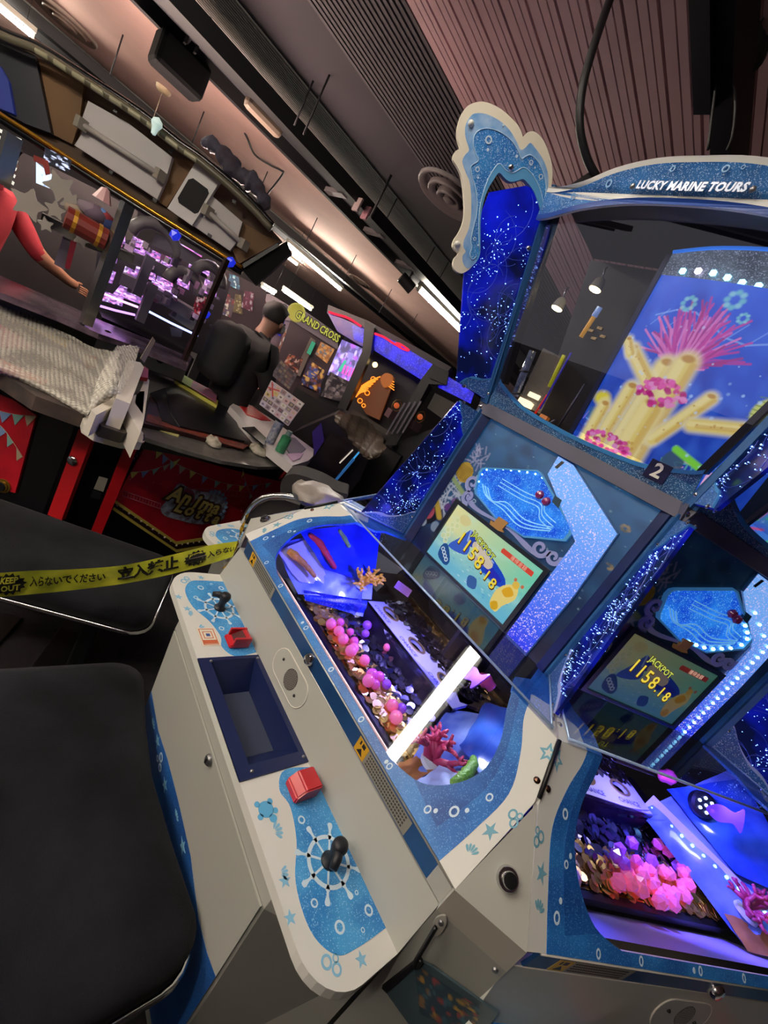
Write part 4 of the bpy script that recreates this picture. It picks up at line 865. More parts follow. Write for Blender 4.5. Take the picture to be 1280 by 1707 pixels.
def poster_art(kind):
    W, H = (280, 280) if kind == 0 else (120, 120); cv = Canvas(W, H); cv.grad('123a9c', '2f62d8', 90, 0, 1); cv.clouds('1a2f9a', .5, 4, 11); cv.clouds('4f8af0', .35, 6, 12)
    g = np.random.default_rng(21)
    if kind == 0:
        for k in range(60): x, y = g.uniform(0, .30), g.uniform(0, .25); a = g.uniform(0, 6.3); cv.line([(x, y), (x + .04 * math.cos(a), y + .05 * math.sin(a))], .006, ['3a4fc0', '6fa8e8', '2a2f80', '8f7fe0'][k % 4], .8)
        for k in range(40): x, y = g.uniform(.55, .85), g.uniform(0, .16); a = g.uniform(0, 6.3); cv.line([(x, y), (x + .04 * math.cos(a), y + .05 * math.sin(a))], .006, ['7fd0f0', '8f8fe8', '5fb0a0', 'e0a8c8'][k % 4], .8)
        for k in range(30): x, y = .16 + g.normal(0, .03), .34 + g.normal(0, .05); cv.line([(.14, .24), (x + .05, y)], .006, '7a4fd8', .8)
        cv.ell(.06, .30, .075, .055, 'e8d820', .95, .5); cv.ell(.10, .20, .10, .06, '2f6a4a', .8, .5); cv.ell(.62, .12, .06, .09, '3a5560', .9); cv.line([(.60, .20), (.74, .16)], .025, '7fd840')
        cv.ell(.86, .50, .085, .085, 'd0d860', .95); [cv.line([(.78, .46 + i * .02), (.94, .44 + i * .03)], .004, '6a8a3a', .6) for i in range(6)]
        for k in range(9): x = .1 + .1 * k; cv.line([(x, .80 + .05 * math.sin(k)), (x + .1, .80 + .05 * math.sin(k + 1))], .006, '9fc8f8', .5); cv.line([(x, .75), (x + .06, .84)], .004, '9fc8f8', .4)
        # plain reef of cream tube sponges under a rose sea fan, where the printed figure stands
        g4 = np.random.default_rng(8)
        for k in range(150):      # sea fan
            a = g4.uniform(.35, 2.8); L1 = g4.uniform(.12, .36) * (1 - .12 * abs(a - 1.57)); x, y = .37, .56
            p1_ = (x + .6 * L1 * math.cos(a), y + .6 * L1 * math.sin(a)); a2 = a + g4.normal(0, .25); p2_ = (p1_[0] + .45 * L1 * math.cos(a2), p1_[1] + .45 * L1 * math.sin(a2))
            cv.line([(x, y), p1_, p2_], .0075, ['c8409a', 'a82f80', 'd86ab0', 'b83a98', 'e080c0'][k % 5], .85)
        for (x, y, r) in ((.44, .93, .035), (.24, .88, .03), (.52, .86, .02)):
            for q in range(8): cv.ell(x + r * math.cos(q * .8), y + r * math.sin(q * .8), r * .6, r * .5, ['7fd8c8', '9fe8d8'][q % 2], .7, .6)
        fingers = [(.10, .0, .10, .26, .055), (.19, .0, .20, .40, .06), (.30, .0, .31, .56, .075), (.42, .0, .40, .60, .08), (.47, .2, .60, .48, .045), (.60, .34, .80, .40, .045), (.28, .46, .08, .60, .05), (.36, .0, .36, .34, .09), (.08, .58, .02, .64, .035)]
        for (xa, ya, xb, yb, r) in fingers:
            cv.line([(xa, ya), (xb, yb)], r + .012, 'f4f4d0', .55); cv.line([(xa, ya), (xb, yb)], r, 'e6d070', 1.0)
            cv.line([(xa - r * .3, ya), (xb - r * .3, yb)], r * .4, 'f4e69a', .7); cv.line([(xa + r * .5, ya), (xb + r * .5, yb)], r * .3, 'd0a84e', .6); cv.ell(xb, yb + r * .35, r * .55, r * .3, 'b8803a', .8, .4)
            for q in range(6): t = g4.uniform(.1, .9); cv.ell(xa + (xb - xa) * t + g4.normal(0, r * .3), ya + (yb - ya) * t, r * .12, r * .12, 'c89a48', .7)
        for (x, y, rx, ry) in ((.37, .43, .13, .075), (.25, .07, .16, .06)):      # rose anemone beds
            for q in range(70): a = g4.uniform(0, 6.3); t = g4.uniform(.1, 1) ** .5; cv.ell(x + rx * t * math.cos(a), y + ry * t * math.sin(a), .022, .016, ['d02a86', 'e85aa8', 'b81a70', 'e890c0'][q % 4], .9, .4)
    else:
        cv.grad('2a50c8', '8fd8d0', 90, 0, 1); cv.clouds('3fa080', .5, 5, 8); cv.clouds('6a5fb0', .4, 6, 4)
        for k in range(90): x, y = g.uniform(0, 1), g.uniform(0, .6); a = g.uniform(0, 6.3); cv.line([(x, y), (x + .06 * math.cos(a), y + .07 * math.sin(a))], .010, ['3fb060', 'b04a8a', '5f8fe0', 'c03a3a'][k % 4], .7)
    cv.speck(70, 'bfe4ff', .004, .012, (0, .1, 1, .8), .6, 1, 7)
    return cv
def upper(st, main):
    uw = thing('upper_window', None, None); uw.parent = st
    # middle cross bar
    cb = prism('cross_bar', [[(-.345, 1.69), (.345, 1.69), (.352, 1.728), (-.352, 1.728)]], BACK(1.165), -.02, .012, mat('bar_grey', '4a4a5e', .45, noise=.15, nscale=10), uw)
    for s in (-1, 1): screw(BACK(1.165), s * .338, 1.708, .012, .007, uw)
    # lower board with a curved top edge, posts, header arch
    arc = [(-.315, 1.80)] + catmull([(-.302, 1.79), (-.24, 1.768), (-.166, 1.752), (0, 1.744), (.166, 1.752), (.24, 1.768), (.302, 1.79)], 4) + [(.315, 1.80)]
    prism('curved_board', [[(-.325, 1.725), (.325, 1.725)] + arc[::-1]], UP, -.004, .002, glitter('teal_dark_film', '1f5a8a', '163f6a', 900, .15), uw)
    prism('board_edge', [arc + [(x, z + .010) for x, z in arc[::-1]]], UP, -.004, .004, mat('edge_blue', '2f78b0', .4), uw)
    for s in (-1, 1):
        p = [(s * .318, 1.725), (s * .350, 1.725), (s * .447, 2.32), (s * .415, 2.32)]
        prism('frame_post', [p], UP, -.01, .010, M_BLUEFR, uw); prism('post_lining', [[(s * .300, 1.80), (s * .318, 1.80), (s * .415, 2.32), (s * .397, 2.32)]], UP, -.03, .002, mat('lining_black', '0a0c14', .4), uw)
        for z, x in ((1.755, .33), (2.02, .375), (2.25, .41)): screw(UP, s * x, z, .010, .006, uw)
    top = catmull([(-.44, 2.31), (-.38, 2.315), (-.29, 2.335), (-.20, 2.368), (-.10, 2.388), (0, 2.392), (.10, 2.388), (.20, 2.368), (.29, 2.335), (.38, 2.315), (.44, 2.31)], 4)
    inn = catmull([(-.43, 2.23), (-.36, 2.245), (-.26, 2.275), (-.13, 2.297), (0, 2.303), (.13, 2.297), (.26, 2.275), (.36, 2.245), (.43, 2.23)], 4)
    def UPB(a, b, h): k_ = 1 - (a / .44) ** 2; return UP(a - .03 * k_, b - .030 * k_, h + .030 * k_)
    prism('header_arch', [inn + top[::-1]], UPB, .012, .022, M_WHITE, uw)
    t2 = [(x * .985, z - .012) for x, z in top]; prism('header_film', [inn + t2[::-1]], UPB, .022, .0226, glitter('header_blue', '2f74b8', '255f9e', 800, .12), uw)
    i2 = [(x, z + .012) for x, z in inn]; prism('header_band', [inn + i2[::-1]], UPB, .0226, .0232, mat('header_navy', '234a9a', .4), uw)
    textobj('header_lettering', 'LUCKY MARINE TOURS', lambda a, b, h: UPB(a, 2.336 + b, .0228), .0215, mat('navy_ink', '16305e', .4), uw, 0, bold=.0018, shear=.15, space=1.05)
    textobj('header_lettering', 'LUCKY MARINE TOURS', lambda a, b, h: UPB(a, 2.336 + b, .0234), .0215, mat('silver_ink', 'b8c4d8', .35, .3), uw, 0, bold=.0009, shear=.15, space=1.05)
    decal('bubble_print', [[circ(r, 12, x, z), circ(r * .6, 12, x, z)[::-1]] for x, z, r in ((-.20, 2.335, .009), (-.05, 2.368, .006), (.06, 2.368, .007), (.09, 2.37, .004), (-.30, 2.30, .008), (-.33, 2.285, .006), (.3, 2.3, .008))], UPB, .0234, mat('header_pale', '6fa4d0', .4), uw)
    for x in (-.128, .128): screw(UPB, x, 2.333, .0226, .0065, uw, M_STEEL)
    # window sheet
    prism('window_sheet', [[(-.31, 1.77), (.31, 1.77), (.405, 2.30), (-.405, 2.30)]], UP, .004, .006, glass('window_clear', 'f4f4ff', 3.6), uw)
    # number plate
    if main:
        npl = prism('number_plate', [[(.208, 1.742), (.258, 1.742), (.258, 1.786), (.208, 1.786)]], UP, .0022, .005, mat('plate_navy', '12103a', .4), uw)
        textobj('plate_number', '2', lambda a, b, h: UP(.233 + a, 1.764 + b, .0056), .046, mat('plate_white', 'e0dccc', .4), uw, 0, bold=.0012)
    # inside: dark back wall, poster, lamp row
    def UB(off): return lambda a, b, h: (a, upy(b) - HY + off + UN.y * h, b + UN.z * h)
    prism('inner_back', [[(-.30, 1.74), (.30, 1.74), (.40, 2.3), (-.40, 2.3)]], UB(.30), 0, .004, mat('inner_dark', '141218', .5), uw)
    prism('inner_roof', [[(-.40, 1.04), (.40, 1.04), (.40, 1.32), (-.40, 1.32)]], lambda a, b, h: S(a, b, 2.31 + h), 0, .004, mat('inner_dark', '141218', .5), uw)
    prism('inner_floor', [[(-.33, 1.17), (.33, 1.17), (.33, 1.5), (-.33, 1.5)]], lambda a, b, h: S(a, b, 1.735 + h), 0, .004, mat('inner_dark', '141218', .5), uw)
    cvp = poster_art(0 if main else 1); f0 = UB(.10)
    x0, x1, z0, z1 = -.055, .40, 1.755, 2.20
    def pf(x, y):
        xx = x0 + (x1 - x0) * x; zz = z0 + (z1 - z0) * y; bow = .05 * (2 * x - 1) ** 2 - .05
        return f0(xx, zz, -bow * .6)
    printgrid('poster', cvp, pf, M_POSTER, uw)
    prism('poster_edge', [[(x0 - .012, z0), (x0, z0), (x0, z1 + .045), (x0 - .012, z1 + .045)]], f0, -.004, .008, mat('poster_rim', '1f2a4a', .4), uw)
    cz = [(x0, z1)] + [(x1, z1)] + [(x1, z1 + .045)] + catmull([(x1, z1 + .045), (.2, z1 + .075), (.05, z1 + .07), (x0, z1 + .05)], 4)[1:]
    prism('lamp_hood', [cz], f0, -.002, .004, glitter('silver_speckle', '8fa0a8', '60707c', 500, .6, .3, .35, 20), uw)
    tube('hood_edge', [f0(x, z, .006) for x, z in catmull([(x0, z1 + .05), (.05, z1 + .07), (.2, z1 + .075), (x1, z1 + .045)], 5)], .004, mat('hood_blue', '1f7fe0', .3, emit='1f7fe8', es=.8), uw, 6)
    for i in range(13):
        x = x0 + .05 + i * .034; v, f = g_ico(f0(x, z1 + .012 + .006 * math.sin(i), .012), .0085, 1); mk('poster_lamp', v, f, emat('led_bright_cyan', '9ff4ff', 4.5) if i % 5 != 1 else emat('led_white', 'fff0ff', 7.0), uw)
    # mechanism left of the poster: two small spot lamps, clear tubes, yellow and blue rails
    if main:
        for (u, v_) in ((345 / 1280 * 480 + 800, 245 / 1280 * 480 + 420), (515 / 1280 * 480 + 800, 160 / 1280 * 480 + 420)):
            p = Vector(onp(u, v_, (0, 1.36, 1.72), (0, .97, .243))) - Vector((HX, HY, 0))
            lathe('spot_lamp', [(.010, .03), (.016, .022), (.020, .0), (.021, -.004)], p, mat('lamp_shell', 'a8a490', .4), uw, 16); lathe('spot_lens', [(.0185, -.0045), (.017, -.008), (.001, -.009)], p, emat('spot_warm', 'ffe9a0', 14.0), uw, 16)
            tube('lamp_stem', [p + Vector((0, 0, .03)), p + Vector((-.01, 0, .06)), p + Vector((-.02, .02, .075))], .003, M_STEEL, uw, 6)
        def ip(u, v_, off): return tuple(Vector(onp(u, v_, (0, 1.16 + off, 1.72), (0, .97, .243))) - Vector((HX, HY, 0)))
        tube('clear_cylinder', [ip(858, 660, .2), ip(888, 585, .2)], .013, glass('blue_white_clear', 'cfe0ff', 2.5, .05, .9, .25), uw, 14); 
        for (u, v_) in ((860, 655), (872, 618)): tube('cylinder_clip', [ip(u - 6, v_, .19), ip(u + 8, v_ + 2, .19)], .004, M_BLACK, uw, 6)
        V = [ip(905, 580, .22), ip(945, 600, .22), ip(900, 690, .22), ip(862, 672, .22)]; Vb = [ip(905, 580, .28), ip(945, 600, .28), ip(900, 690, .28), ip(862, 672, .28)]
        mk('clear_case', V + Vb, [(0, 1, 2, 3), (4, 5, 6, 7), (0, 4, 5, 1), (1, 5, 6, 2), (3, 2, 6, 7), (0, 3, 7, 4)], glass('case_clear', 'fff8e8', 2.0, .05, 1, .12), uw)
        tube('yellow_rail', [ip(915, 645, .205), ip(940, 592, .205)], .006, mat('lime_plastic', 'c8c820', .4, emit='c8c820', es=.35), uw, 8)
        tube('violet_rail', [ip(900, 682, .2), ip(952, 588, .2)], .003, mat('violet_plastic', '3a30a0', .4, emit='3a30c0', es=.3), uw, 6); tube('red_rail', [ip(890, 692, .2), ip(912, 658, .2)], .0035, mat('red_rail', 'd02018', .4, emit='d02018', es=.5), uw, 6)
        tube('amber_tube', [ip(968, 562, .22), ip(995, 520, .22)], .007, mat('amber_plastic', 'd8a030', .3, emit='e0a030', es=.5), uw, 8); tube('blue_cap', [ip(990, 528, .215), ip(1000, 512, .215)], .009, mat('cap_blue', '9fc0e8', .3, emit='8fb0e8', es=.4), uw, 8)
        for i, (u, v_) in enumerate(((985, 552), (1000, 548), (990, 565), (1005, 562))): v, f = g_box(ip(u, v_, .22), (.018, .01, .008)); mk('brass_block', v, f, mat('brass_dull', '8a7440', .4, .6), uw)
        v, f = g_box(ip(876, 672, .21), (.05, .03, .02)); mk('lit_block', v, f, emat('warm_block', 'ffe8b0', 2.2), uw)
        v, f = g_box(ip(890, 660, .215), (.045, .01, .016)); mk('lit_block', v, f, emat('warm_block', 'ffe8b0', 2.2), uw)
        v, f = g_box(ip(905, 700, .2), (.03, .02, .03)); mk('orange_block', v, f, mat('orange_box', 'c07030', .5, emit='c07030', es=.25), uw)
        for (u0, v0, u1, v1) in ((925, 720, 975, 640), (900, 715, 925, 700), (835, 640, 890, 480), (850, 600, 880, 520)): tube('mechanism_rod', [ip(u0, v0, .23), ip(u1, v1, .23)], .004, mat('rod_grey', '5a5a66', .4, .6), uw, 6)
    return uw
# ------------------------------------------------------------------ fins with fibre lights and the wave-shaped crown
def onL(u, v):   # (r,z) on the left radial plane of the near station
    p = onp(u, v, (HX, HY, 0), (-.866, .5, 0)); return (math.hypot(p[0] - HX, p[1] - HY), p[2])
WING = [(430, 1600), (370, 1632), (310, 1610), (288, 1560), (300, 1500), (335, 1455), (300, 1420), (285, 1380), (300, 1330), (345, 1260), (380, 1170), (390, 1080), (385, 950), (375, 850), (355, 750), (320, 680), (290, 630), (290, 590), (310, 550), (350, 522), (330, 450), (325, 370), (340, 290), (370, 210), (420, 150), (490, 120), (560, 115), (640, 140), (720, 185), (800, 255), (860, 320), (893, 380), (910, 430), (940, 390), (990, 375), (1040, 400), (1090, 460), (1130, 550), (1160, 660), (1168, 760), (1160, 850), (1145, 950), (1115, 1040), (1085, 1130)]
WIN_IN = [(1065, 1150), (1060, 1080), (1035, 1000), (1000, 910), (950, 840), (905, 800), (860, 815), (800, 825), (750, 800), (695, 745), (650, 800), (600, 880), (565, 970), (540, 1080), (530, 1200), (530, 1350), (525, 1470), (490, 1540)]
PALE = [(470, 1560), (420, 1590), (380, 1550), (372, 1480), (400, 1440), (380, 1400), (385, 1340), (430, 1230), (450, 1080), (440, 850), (400, 740), (370, 640), (400, 580), (430, 540), (400, 440), (395, 340), (430, 260), (480, 220), (580, 225), (700, 285), (790, 370), (850, 470), (885, 540), (930, 520), (970, 480), (1010, 520), (1080, 620), (1125, 740), (1130, 860), (1110, 960), (1090, 1050)]
MIDB = [(495, 1480), (460, 1510), (435, 1470), (455, 1400), (445, 1340), (470, 1220), (500, 1080), (490, 900), (455, 780), (445, 690), (510, 640), (490, 580), (465, 500), (475, 420), (520, 370), (600, 355), (700, 385), (790, 450), (850, 530), (890, 620), (930, 600), (975, 590), (1040, 650), (1090, 760), (1110, 880), (1095, 980)]
RIMB = [(520, 1430), (515, 1200), (530, 1020), (590, 820), (650, 710), (700, 665), (750, 720), (810, 745), (860, 725), (910, 700), (970, 740), (1040, 850), (1080, 980), (1088, 1060)]
def wp(L): return [onL(700 + x * .1875, 150 + y * .1875) for x, y in L]
def ccw(p): return p if sum(p[i][0] * p[(i + 1) % len(p)][1] - p[(i + 1) % len(p)][0] * p[i][1] for i in range(len(p))) > 0 else p[::-1]
W_IN = catmull(wp(WIN_IN), 3)
def fin(st, seed, right_only=True):
    fn = thing('light_fin', None, None); fn.parent = st
    low = ccw([(.672, 1.19), (.845, 1.193), (.755, 1.682), (.672, 1.685)]); upf = ccw([(.668, 1.735), (.795, 1.732), (.95, 2.0), (.985, 2.12), (1.0, 2.20), (.92, 2.27), (.845, 2.29)])
    prism('fin_panel', [low], RAD, -.004, .004, M_FIN, fn); prism('fin_panel', [upf], RAD, -.004, .004, M_FIN, fn)
    g = np.random.default_rng(seed); dots = []; strands = []
    def inside(p, poly):
        c = False
        for i in range(len(poly)):
            (x0, y0), (x1, y1) = poly[i], poly[(i + 1) % len(poly)]
            if (y0 > p[1]) != (y1 > p[1]) and p[0] < (x1 - x0) * (p[1] - y0) / (y1 - y0) + x0: c = not c
        return c
    for poly, n in ((low, 260), (upf, 230)):
        xs = [p[0] for p in poly]; zs = [p[1] for p in poly]; k = 0
        cl = [(g.uniform(min(xs) + .03, max(xs) - .03), g.uniform(min(zs), max(zs))) for _ in range(9)]
        while k < n:
            if g.random() < .6: c = cl[g.integers(len(cl))]; p = (c[0] + g.normal(0, .022), c[1] + g.normal(0, .03))
            else: p = (g.uniform(min(xs), max(xs)), g.uniform(min(zs), max(zs)))
            if not inside(p, poly): k += .05; continue
            r = g.choice([.0009, .0013, .0019], p=[.55, .33, .12]); 
            for h in (-.0055, .0055): dots.append(g_ico(RAD(p[0], p[1], h), r, 1))
            k += 1
        for _ in range(60):
            c = cl[g.integers(len(cl))]; a0 = g.uniform(0, 6.3); R_ = g.uniform(.03, .11); sg = g.choice([-1, 1]); cx_, cz_ = c[0] - R_ * math.cos(a0), c[1] - R_ * math.sin(a0); pts = [(cx_ + R_ * math.cos(a0 + sg * t * .22), cz_ + R_ * (1 - .02 * t) * math.sin(a0 + sg * t * .22)) for t in range(int(g.integers(6, 14)))]
            pts = [p for p in pts if inside(p, poly)]
            if len(pts) > 3:
                for h in (-.005, .005): strands.append(g_tube([RAD(p[0], p[1], h) for p in pts], .0006, 3, False))
    v, f = merge(dots); mk('fibre_tips', v, f, M_FIBER, fn, kind='stuff'); v, f = merge(strands); mk('fibre_strands', v, f, M_STRAND, fn, kind='stuff')
    # blue gusset plates with pale wavy edging at the joints
    G = [([(.672, 1.19), (.845, 1.192), (.80, 1.215), (.76, 1.222), (.72, 1.245), (.69, 1.275), (.672, 1.285)], 'a8b4e0'), ([(.672, 1.688), (.75, 1.688), (.735, 1.665), (.715, 1.65), (.70, 1.62), (.672, 1.60)], '3f86c0'), ([(.668, 1.735), (.785, 1.733), (.77, 1.76), (.735, 1.772), (.705, 1.79), (.683, 1.80)], '3f86c0')]
    for pts, ec in G:
        prism('gusset', [ccw(pts)], RAD, -.007, .007, glitter('gusset_blue', '2b66ae', '1f4f8e', 700, .1), fn)
        e = catmull(pts[1:], 4); prism('gusset_edge', [ccw(e + [(x - .010, z + (.010 if pts[2][1] > pts[0][1] else -.010)) for x, z in e[::-1]])], RAD, -.008, .008, mat('gusset_edge_' + ec, ec, .4), fn)
        for a in (1, -1):
            for q in (pts[1], pts[-1]): p = Vector(RAD(.68 + (q[0] - .68) * .8, pts[0][1] + (q[1] - pts[0][1]) * .8, .007 * a)); lathe('screw', [(.006, 0), (.005, .003), (.001, .0045)], p, M_CHROME, fn, 10, frame_mat(Vector(RAD(0, 0, a))))
    # inner post strip along the fin
    for (a, b) in (((.660, 1.19), (.664, 1.70)), ((.664, 1.73), (.84, 2.30))):
        v, f = merge([g_prism([ccw([(a[0] - .012, a[1]), (a[0] + .014, a[1]), (b[0] + .014, b[1]), (b[0] - .012, b[1])])], RAD, -.014, .014)]); mk('fin_post', v, f, M_BLUEFR, fn)
    # crown
    cr = thing('wave_crown', None, None); cr.parent = st
    prism('crown_plate', [ccw(catmull(wp(WING), 3) + W_IN)], RAD, -.006, .006, mat('crown_cream', 'efe6cf', .4), cr)
    prism('crown_foam', [ccw(catmull(wp(PALE), 3) + W_IN)], RAD, -.0066, .0066, mat('foam_blue', 'a9c9ea', .4, noise=.35, nscale=30, col2='6fa6de'), cr)
    prism('crown_water', [ccw(catmull(wp(MIDB), 3) + W_IN)], RAD, -.0072, .0072, glitter('crown_blue', '3f9ae0', '2a78c8', 600, .3), cr)
    prism('crown_rim', [ccw(catmull(wp(RIMB), 3) + W_IN)], RAD, -.0078, .0078, mat('rim_sky', '5fa6d8', .4), cr)
    for L in (MIDB, RIMB):
        w = catmull(wp(L), 4)
        for a in (-1, 1): tube('crown_line', [RAD(r, z, .0074 * a) for r, z in w], .0016, mat('line_pale', 'b8dcf4', .4), cr, 4)
    for a in (-1, 1):
        bl = []
        for x, y, r in ((600, 455, 6), (502, 715, 4), (975, 655, 4), (1062, 780, 4), (478, 1330, 3)):
            q = onL(700 + x * .1875, 150 + y * .1875); bl.append([circ(r * .0016, 14, *q), circ(r * .0010, 14, *q)[::-1]])
        for x, y, r in ((593, 542, 3), (848, 600, 3), (508, 790, 2), (1010, 700, 2), (507, 1385, 2), (730, 325, 2)):
            bl.append([circ(r * .0013, 10, *onL(700 + x * .1875, 150 + y * .1875))])
        decal('bubble_print', bl, (lambda r, z, h, a=a: RAD(r, z, h * a)), .0084, mat('bubble_white', 'dcecf8', .4), cr)
        for x, y in ((445, 310), (325, 1375), (798, 700), (955, 1415)):
            q = onL(700 + x * .1875, 150 + y * .1875); lathe('screw', [(.0085, 0), (.008, .004), (.005, .007), (.001, .008)], RAD(q[0], q[1], .006 * a), M_WHITE if x < 500 else M_CHROME, cr, 12, frame_mat(Vector(RAD(0, 0, a))))
    return fn

ST1 = station(0, 'blue and white undersea game station with the number 2 plate', main=True)
ST2 = station(1, 'dimmer undersea game station on the right with glowing pink balls', second=True)
ST6 = station(-1, 'undersea game station mostly hidden behind the yellow tape')
playfield(ST1, True); playfield(ST2, False)
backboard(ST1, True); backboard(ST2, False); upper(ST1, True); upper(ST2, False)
fin(ST1, 11); fin(ST6, 12); fin(ST2, 13)
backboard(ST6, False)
lathe('core_column', [(.40, 0), (.40, 1.70), (.30, 1.72), (.30, 2.28)], (0, 0, 0), M_MATBLK, ST1, 12, None, False)
# pink balls lying on the medals
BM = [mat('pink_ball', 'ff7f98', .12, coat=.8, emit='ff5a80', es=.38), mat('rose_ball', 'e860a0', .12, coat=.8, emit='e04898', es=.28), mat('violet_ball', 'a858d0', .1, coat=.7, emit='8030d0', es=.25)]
def ball(st, x, y, z, r, mi, label, group, facet=False):
    c = Matrix.Translation((HX, HY, 0)) @ Matrix.Rotation(st.rotation_euler.z, 4, 'Z') @ Vector(S(x, y, z)); g = np.random.default_rng(int(abs(x * 9e4 + y * 7e3)))
    v, f = g_ico((0, 0, 0), r, 1 if facet else 3); o = mk('crystal_ball', v, f, BM[mi], None, not facet); o.location = c; o.rotation_euler = tuple(g.uniform(0, 3, 3)); tag(o, label, 'ball', group)
for (u, v_, mi, r) in ((552, 1040, 0, .017), (568, 1036, 1, .013), (565, 1052, 0, .017), (572, 1065, 0, .017), (591, 1068, 1, .014), (585, 1085, 0, .018), (590, 1080, 0, .016), (608, 1100, 0, .016), (612, 1042, 2, .016), (610, 1055, 2, .013), (585, 1052, 1, .012), (620, 1125, 1, .018), (614, 1135, 0, .018), (632, 1128, 1, .016), (626, 1140, 1, .014), (645, 1140, 2, .014), (654, 1176, 0, .017), (660, 1196, 0, .018), (670, 1180, 2, .014), (646, 1078, 0, .013), (634, 1052, 2, .013), (640, 1064, 0, .012)):
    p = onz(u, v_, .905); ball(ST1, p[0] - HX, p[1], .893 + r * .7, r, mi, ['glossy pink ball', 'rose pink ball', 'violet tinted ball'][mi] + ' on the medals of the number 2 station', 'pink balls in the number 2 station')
R60 = Matrix.Rotation(-PI / 3, 4, 'Z')
g_ = np.random.default_rng(4)
for i in range(60):
    u = 1025 + g_.uniform(0, 125); v_ = 1395 + g_.uniform(0, 115); 
    if (u - 1030) / 125 + (1510 - v_) / 160 < .25 or v_ > 1470 + (u - 1030) * .35 + 10: continue
    p = Vector(onz(u, v_, .915)) - Vector((HX, HY, 0)); q = R60 @ p
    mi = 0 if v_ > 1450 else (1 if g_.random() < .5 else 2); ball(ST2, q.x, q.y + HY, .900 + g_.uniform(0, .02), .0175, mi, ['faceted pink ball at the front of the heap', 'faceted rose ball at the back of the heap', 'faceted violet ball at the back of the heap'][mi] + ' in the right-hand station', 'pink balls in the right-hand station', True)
# ================================================================== benches, tape
M_SUEDE = mat('dark_suede', '1d1f25', .95, noise=.45, nscale=5, col2='0b0c11', bump=.3, bscale=350, sheen=.05, spec=.15)
def bench(cx, cy, rz, label, w=.78, d=.45, waist=.03):
    b = thing('bench', label, 'bench', (cx, cy, 0), rz, 'upholstered arcade benches')
    def outline(gx, gy):
        W, D = w / 2 + gx, d / 2 + gy; r = .075; pts = []
        for (sx, sy, a0) in ((1, 1, 0), (-1, 1, PI / 2), (-1, -1, PI), (1, -1, 1.5 * PI)):
            for i in range(6): a = a0 + PI / 2 * i / 5; pts.append((sx * (W - r) + r * math.cos(a), sy * (D - r) + r * math.sin(a)))
            if sx == 1 and sy == 1 and waist: pts += [(.18, D - waist * .5), (.0, D - waist), (-.14, D - waist * .7)]
        return pts
    rings = [(0, 0, .425), (0, 0, .475), (-.012, -.012, .490), (-.035, -.035, .499), (-.09, -.09, .503)]
    V = []; F = []; n = len(outline(0, 0))
    for gx, gy, z in rings: V += [(x, y, z) for x, y in outline(gx, gy)]
    for k in range(len(rings) - 1):
        for i in range(n): F.append((k * n + i, k * n + (i + 1) % n, (k + 1) * n + (i + 1) % n, (k + 1) * n + i))
    F.append(tuple((len(rings) - 1) * n + i for i in range(n))); F.append(tuple(range(n))[::-1])
    mk('seat_pad', V, F, M_SUEDE, b, True)
    tube('chrome_edging', [(x, y, .424) for x, y in outline(.004, .004)], .008, M_CHROME, b, 8, True)
    prism('seat_board', [outline(-.01, -.01)], lambda a, c, h: (a, c, h), .400, .424, M_BLACK, b)
    for s in (-1, 1):
        box('support_post', (s * .20, 0, .205), (.06, .06, .39), M_BLACK, b, ch=.008); box('base_plate', (s * .20, 0, .006), (.26, .34, .012), M_BLACK, b, ch=.004)
        tube('brace', [(s * .20, 0, .36), (s * .20, .16, .40)], .012, M_BLACK, b, 8); tube('brace', [(s * .20, 0, .36), (s * .20, -.16, .40)], .012, M_BLACK, b, 8)
    box('foot_bar', (0, .10, .20), (.5, .04, .03), M_STEEL, b, ch=.006)
    return b
bench(-.66, .312, 0, 'dark suede bench nearest the camera, chrome edged')
bench(-1.58, .338, math.radians(65), 'dark suede bench under the yellow tape', waist=0)

# --- keep-out tape: two traced edges hung between the pylon and a stand out of the frame
def tape_pts(L, d0, d1):
    out = []
    for (u, v) in L:
        t = u / 395; p = ond(u, v, d0 + (d1 - d0) * t); out.append(p)
    return out
TU = [(-60, 960), (0, 955), (60, 951), (120, 949), (200, 943), (260, 931), (310, 919), (350, 909), (396, 902)]
TL = [(-60, 996), (0, 995), (60, 990), (120, 984), (200, 974), (260, 963), (310, 951), (350, 940), (388, 928)]
ta = catmull(tape_pts(TU, 1.20, 1.355), 6); tb_ = catmull(tape_pts(TL, 1.20, 1.345), 6); ua = np.linspace(0, 1, len(ta))
UAX = np.interp(np.linspace(0, 1, len(ta)), np.linspace(0, 1, len(TU)), [p[0] for p in TU])
tape = thing('barrier_tape', 'yellow keep-out tape stretched across the dark bench', 'tape', (0, 0, 0))
M_TAPE = mat('tape_yellow', 'd6d63a', .28, noise=.2, nscale=14, col2='b4bc34', coat=.5); M_INK = mat('tape_ink', '15140c', .5)
nb = 5; V = []
for i in range(len(ta)):
    A = np.array(ta[i]); B = np.array(tb_[i])
    for j in range(nb + 1):
        t = j / nb; p = A * (1 - t) + B * t; wv = .004 * math.sin(i * .9 + t * 3) * math.sin(PI * t)
        V.append(p + np.array([.8, -.6, 0]) * wv)
mk('tape_band', V, [(i * (nb + 1) + j, i * (nb + 1) + j + 1, (i + 1) * (nb + 1) + j + 1, (i + 1) * (nb + 1) + j) for i in range(len(ta) - 1) for j in range(nb)], M_TAPE, tape, True)
